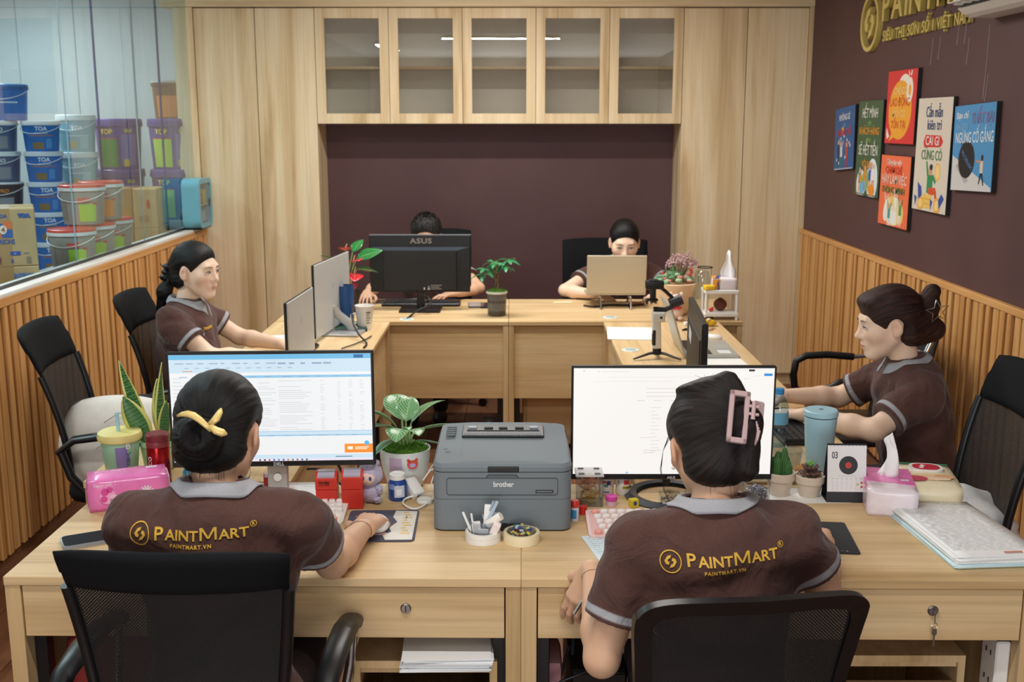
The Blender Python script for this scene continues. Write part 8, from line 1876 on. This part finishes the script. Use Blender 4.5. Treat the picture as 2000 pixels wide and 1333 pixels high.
# camera stabiliser on a mini tripod
t = thing('camera_gimbal', 'white and black camera stabiliser on a small tripod', 'gimbal', (.637, 4.80, DZ), 0)
GW = mat('gimbal_white', 'DCDBD6', .35)
for a in (200, 330, 85): B().tube([(0, 0, .030), (.04*math.cos(R(a)), .04*math.sin(R(a)), .026), (.115*math.cos(R(a)), .115*math.sin(R(a)), .007)], [.011, .010, .006], 10, .6).done('tripod_leg', BLACK, t, smooth=True)
B().lathe([(0, .02), (.018, .02), (.02, .045), (.017, .05)], 20).done('tripod_hub', BLACK, t, smooth=True)
B().box((-.019, -.02, .048), (.019, .02, .175), .008, TM((0, 0, 0), (0, -2, 0)), seg=3).done('handle', GW, t, smooth=True)
B().box((-.023, -.0215, .062), (-.008, .0215, .135), .006, seg=2).done('grip', BLACK, t, smooth=True)
B().box((-.026, -.024, .170), (.032, .024, .215), .008, TM((0, 0, 0), (0, 0, 0)), seg=3).done('head_housing', GW, t, smooth=True)
B().cyl((.012, -.0255, .19), (.012, -.022, .19), .006).done('dial', BLACK, t)
B().tube([(-.02, 0, .222), (.03, 0, .222), (.06, 0, .235), (.075, .0, .26)], [.014, .012, .011, .012], 10).done('lower_arm', BLACK, t, smooth=True)
B().cyl((.05, 0, .248), (.105, 0, .270), .024, n=20).done('roll_motor', BLACK, t, smooth=True)
B().tube([(.07, 0, .268), (.03, .0, .305), (-.01, 0, .335)], [.012, .012, .012], 10, .7).done('upper_arm', BLACK, t, smooth=True)
B().box((-.058, -.022, .315), (.022, .022, .352), .006, seg=2).done('tilt_motor', BLACK, t, smooth=True); B().box((-.036, -.015, .255), (-.012, .015, .318), .004, seg=2).done('clamp_post', BLACK, t, smooth=True); B().box((-.052, -.018, .262), (-.002, .018, .272), .003).done('clamp_plate', BLACK, t); B().box((-.055, -.018, .248), (-.048, .018, .270), .002).done('clamp_jaw', BLACK, t); B().box((-.045, -.02, .350), (.0, .02, .357), .003).done('top_plate', BLACK, t)
# ------------------------------------------------------------------ soft things on chairs
CAN = mat('canvas', 'D5CFC6', .85, noise=.05, nscale=18, bump=.25, bscale=300)
def pillow(t, w, d, h, m, name='cushion'):
    b = B()
    def f(u, v):
        x, y = 2*u-1, 2*v-1; return x, y
    for sgn in (1, -1):
        b.sheet(lambda u, v: Vector((w/2*(2*u-1)*math.sqrt(1-.36*(2*v-1)**2), d/2*(2*v-1)*math.sqrt(1-.36*(2*u-1)**2), sgn*h/2*max(0, (1-(2*u-1)**2)*(1-(2*v-1)**2))**.5)), 16, 16)
    bmesh.ops.remove_doubles(b.bm, verts=b.bm.verts, dist=.0005); return b.done(name, m, t, smooth='all')
t = thing('cushion', 'off-white cushion with line drawing, propped on the empty chair', 'cushion', (-1.46, 3.97, .605), 0); pillow(t, .46, .38, .17, CAN); t.rotation_euler = (R(58), R(8), R(20))
for k, pts in enumerate((((-.08, .05), (-.03, .09), (.04, .08), (.06, .05)), ((-.1, -.05), (-.06, -.02), (-.02, -.05)))):
    B().tube([(x, y, .0835) for x, y in pts], .0012, 5).done('print', tagm('8C6A62'), t)
t = thing('bag', 'crumpled white cloth bag on the chair beside the poster wall', 'bag', (1.37, 3.20, .492), 15)
b2 = bmesh.new(); bmesh.ops.create_icosphere(b2, subdivisions=4, radius=1); rnd = random.Random(77)
for v in b2.verts:
    n_ = v.co.normalized(); k = 1+.10*math.sin(5*n_.x+3*n_.z)+.08*math.sin(9*n_.y+2)+.05*math.sin(14*n_.z+6*n_.x); v.co = Vector((n_.x*.15*k, n_.y*.17*k, max(-.0, n_.z*.11*k+.09)))
b = B(); b.bm.free(); b.bm = b2; b.done('bag_body', mat('white_cloth', 'D9DADB', .8, bump=.25, bscale=200), t, smooth='all')
# legs of things below the back desk: dark shoes and a floor outlet
t = thing('surge_protector', 'grey power strip standing on the floor below the back desk', 'power strip', (-.14, 5.98, 0), 0); B().box((-.035, -.02, 0), (.035, .02, .16), .004).done('strip_body', tagm('4E4E50'), t)
for k in range(4): B().box((-.012, -.0215, .02+.034*k), (.012, -.0195, .042+.034*k), .002).done('outlet', tagm('8A8A8C'), t)
# blue rack posts in the storeroom
t = thing('storage_rack', 'dark blue thin rack posts rising between the storeroom buckets', 'rack', (-2.5, 7.30, .68))
for x in (-.205, .205): B().box((x-.006, -.006, .2 if x < 0 else .203), (x+.006, .006, CEIL-.70), .001).done('rack_post', mat('rack_blue', '24407A', .5), t)
# colour of the label: keep each ceiling tube distinct
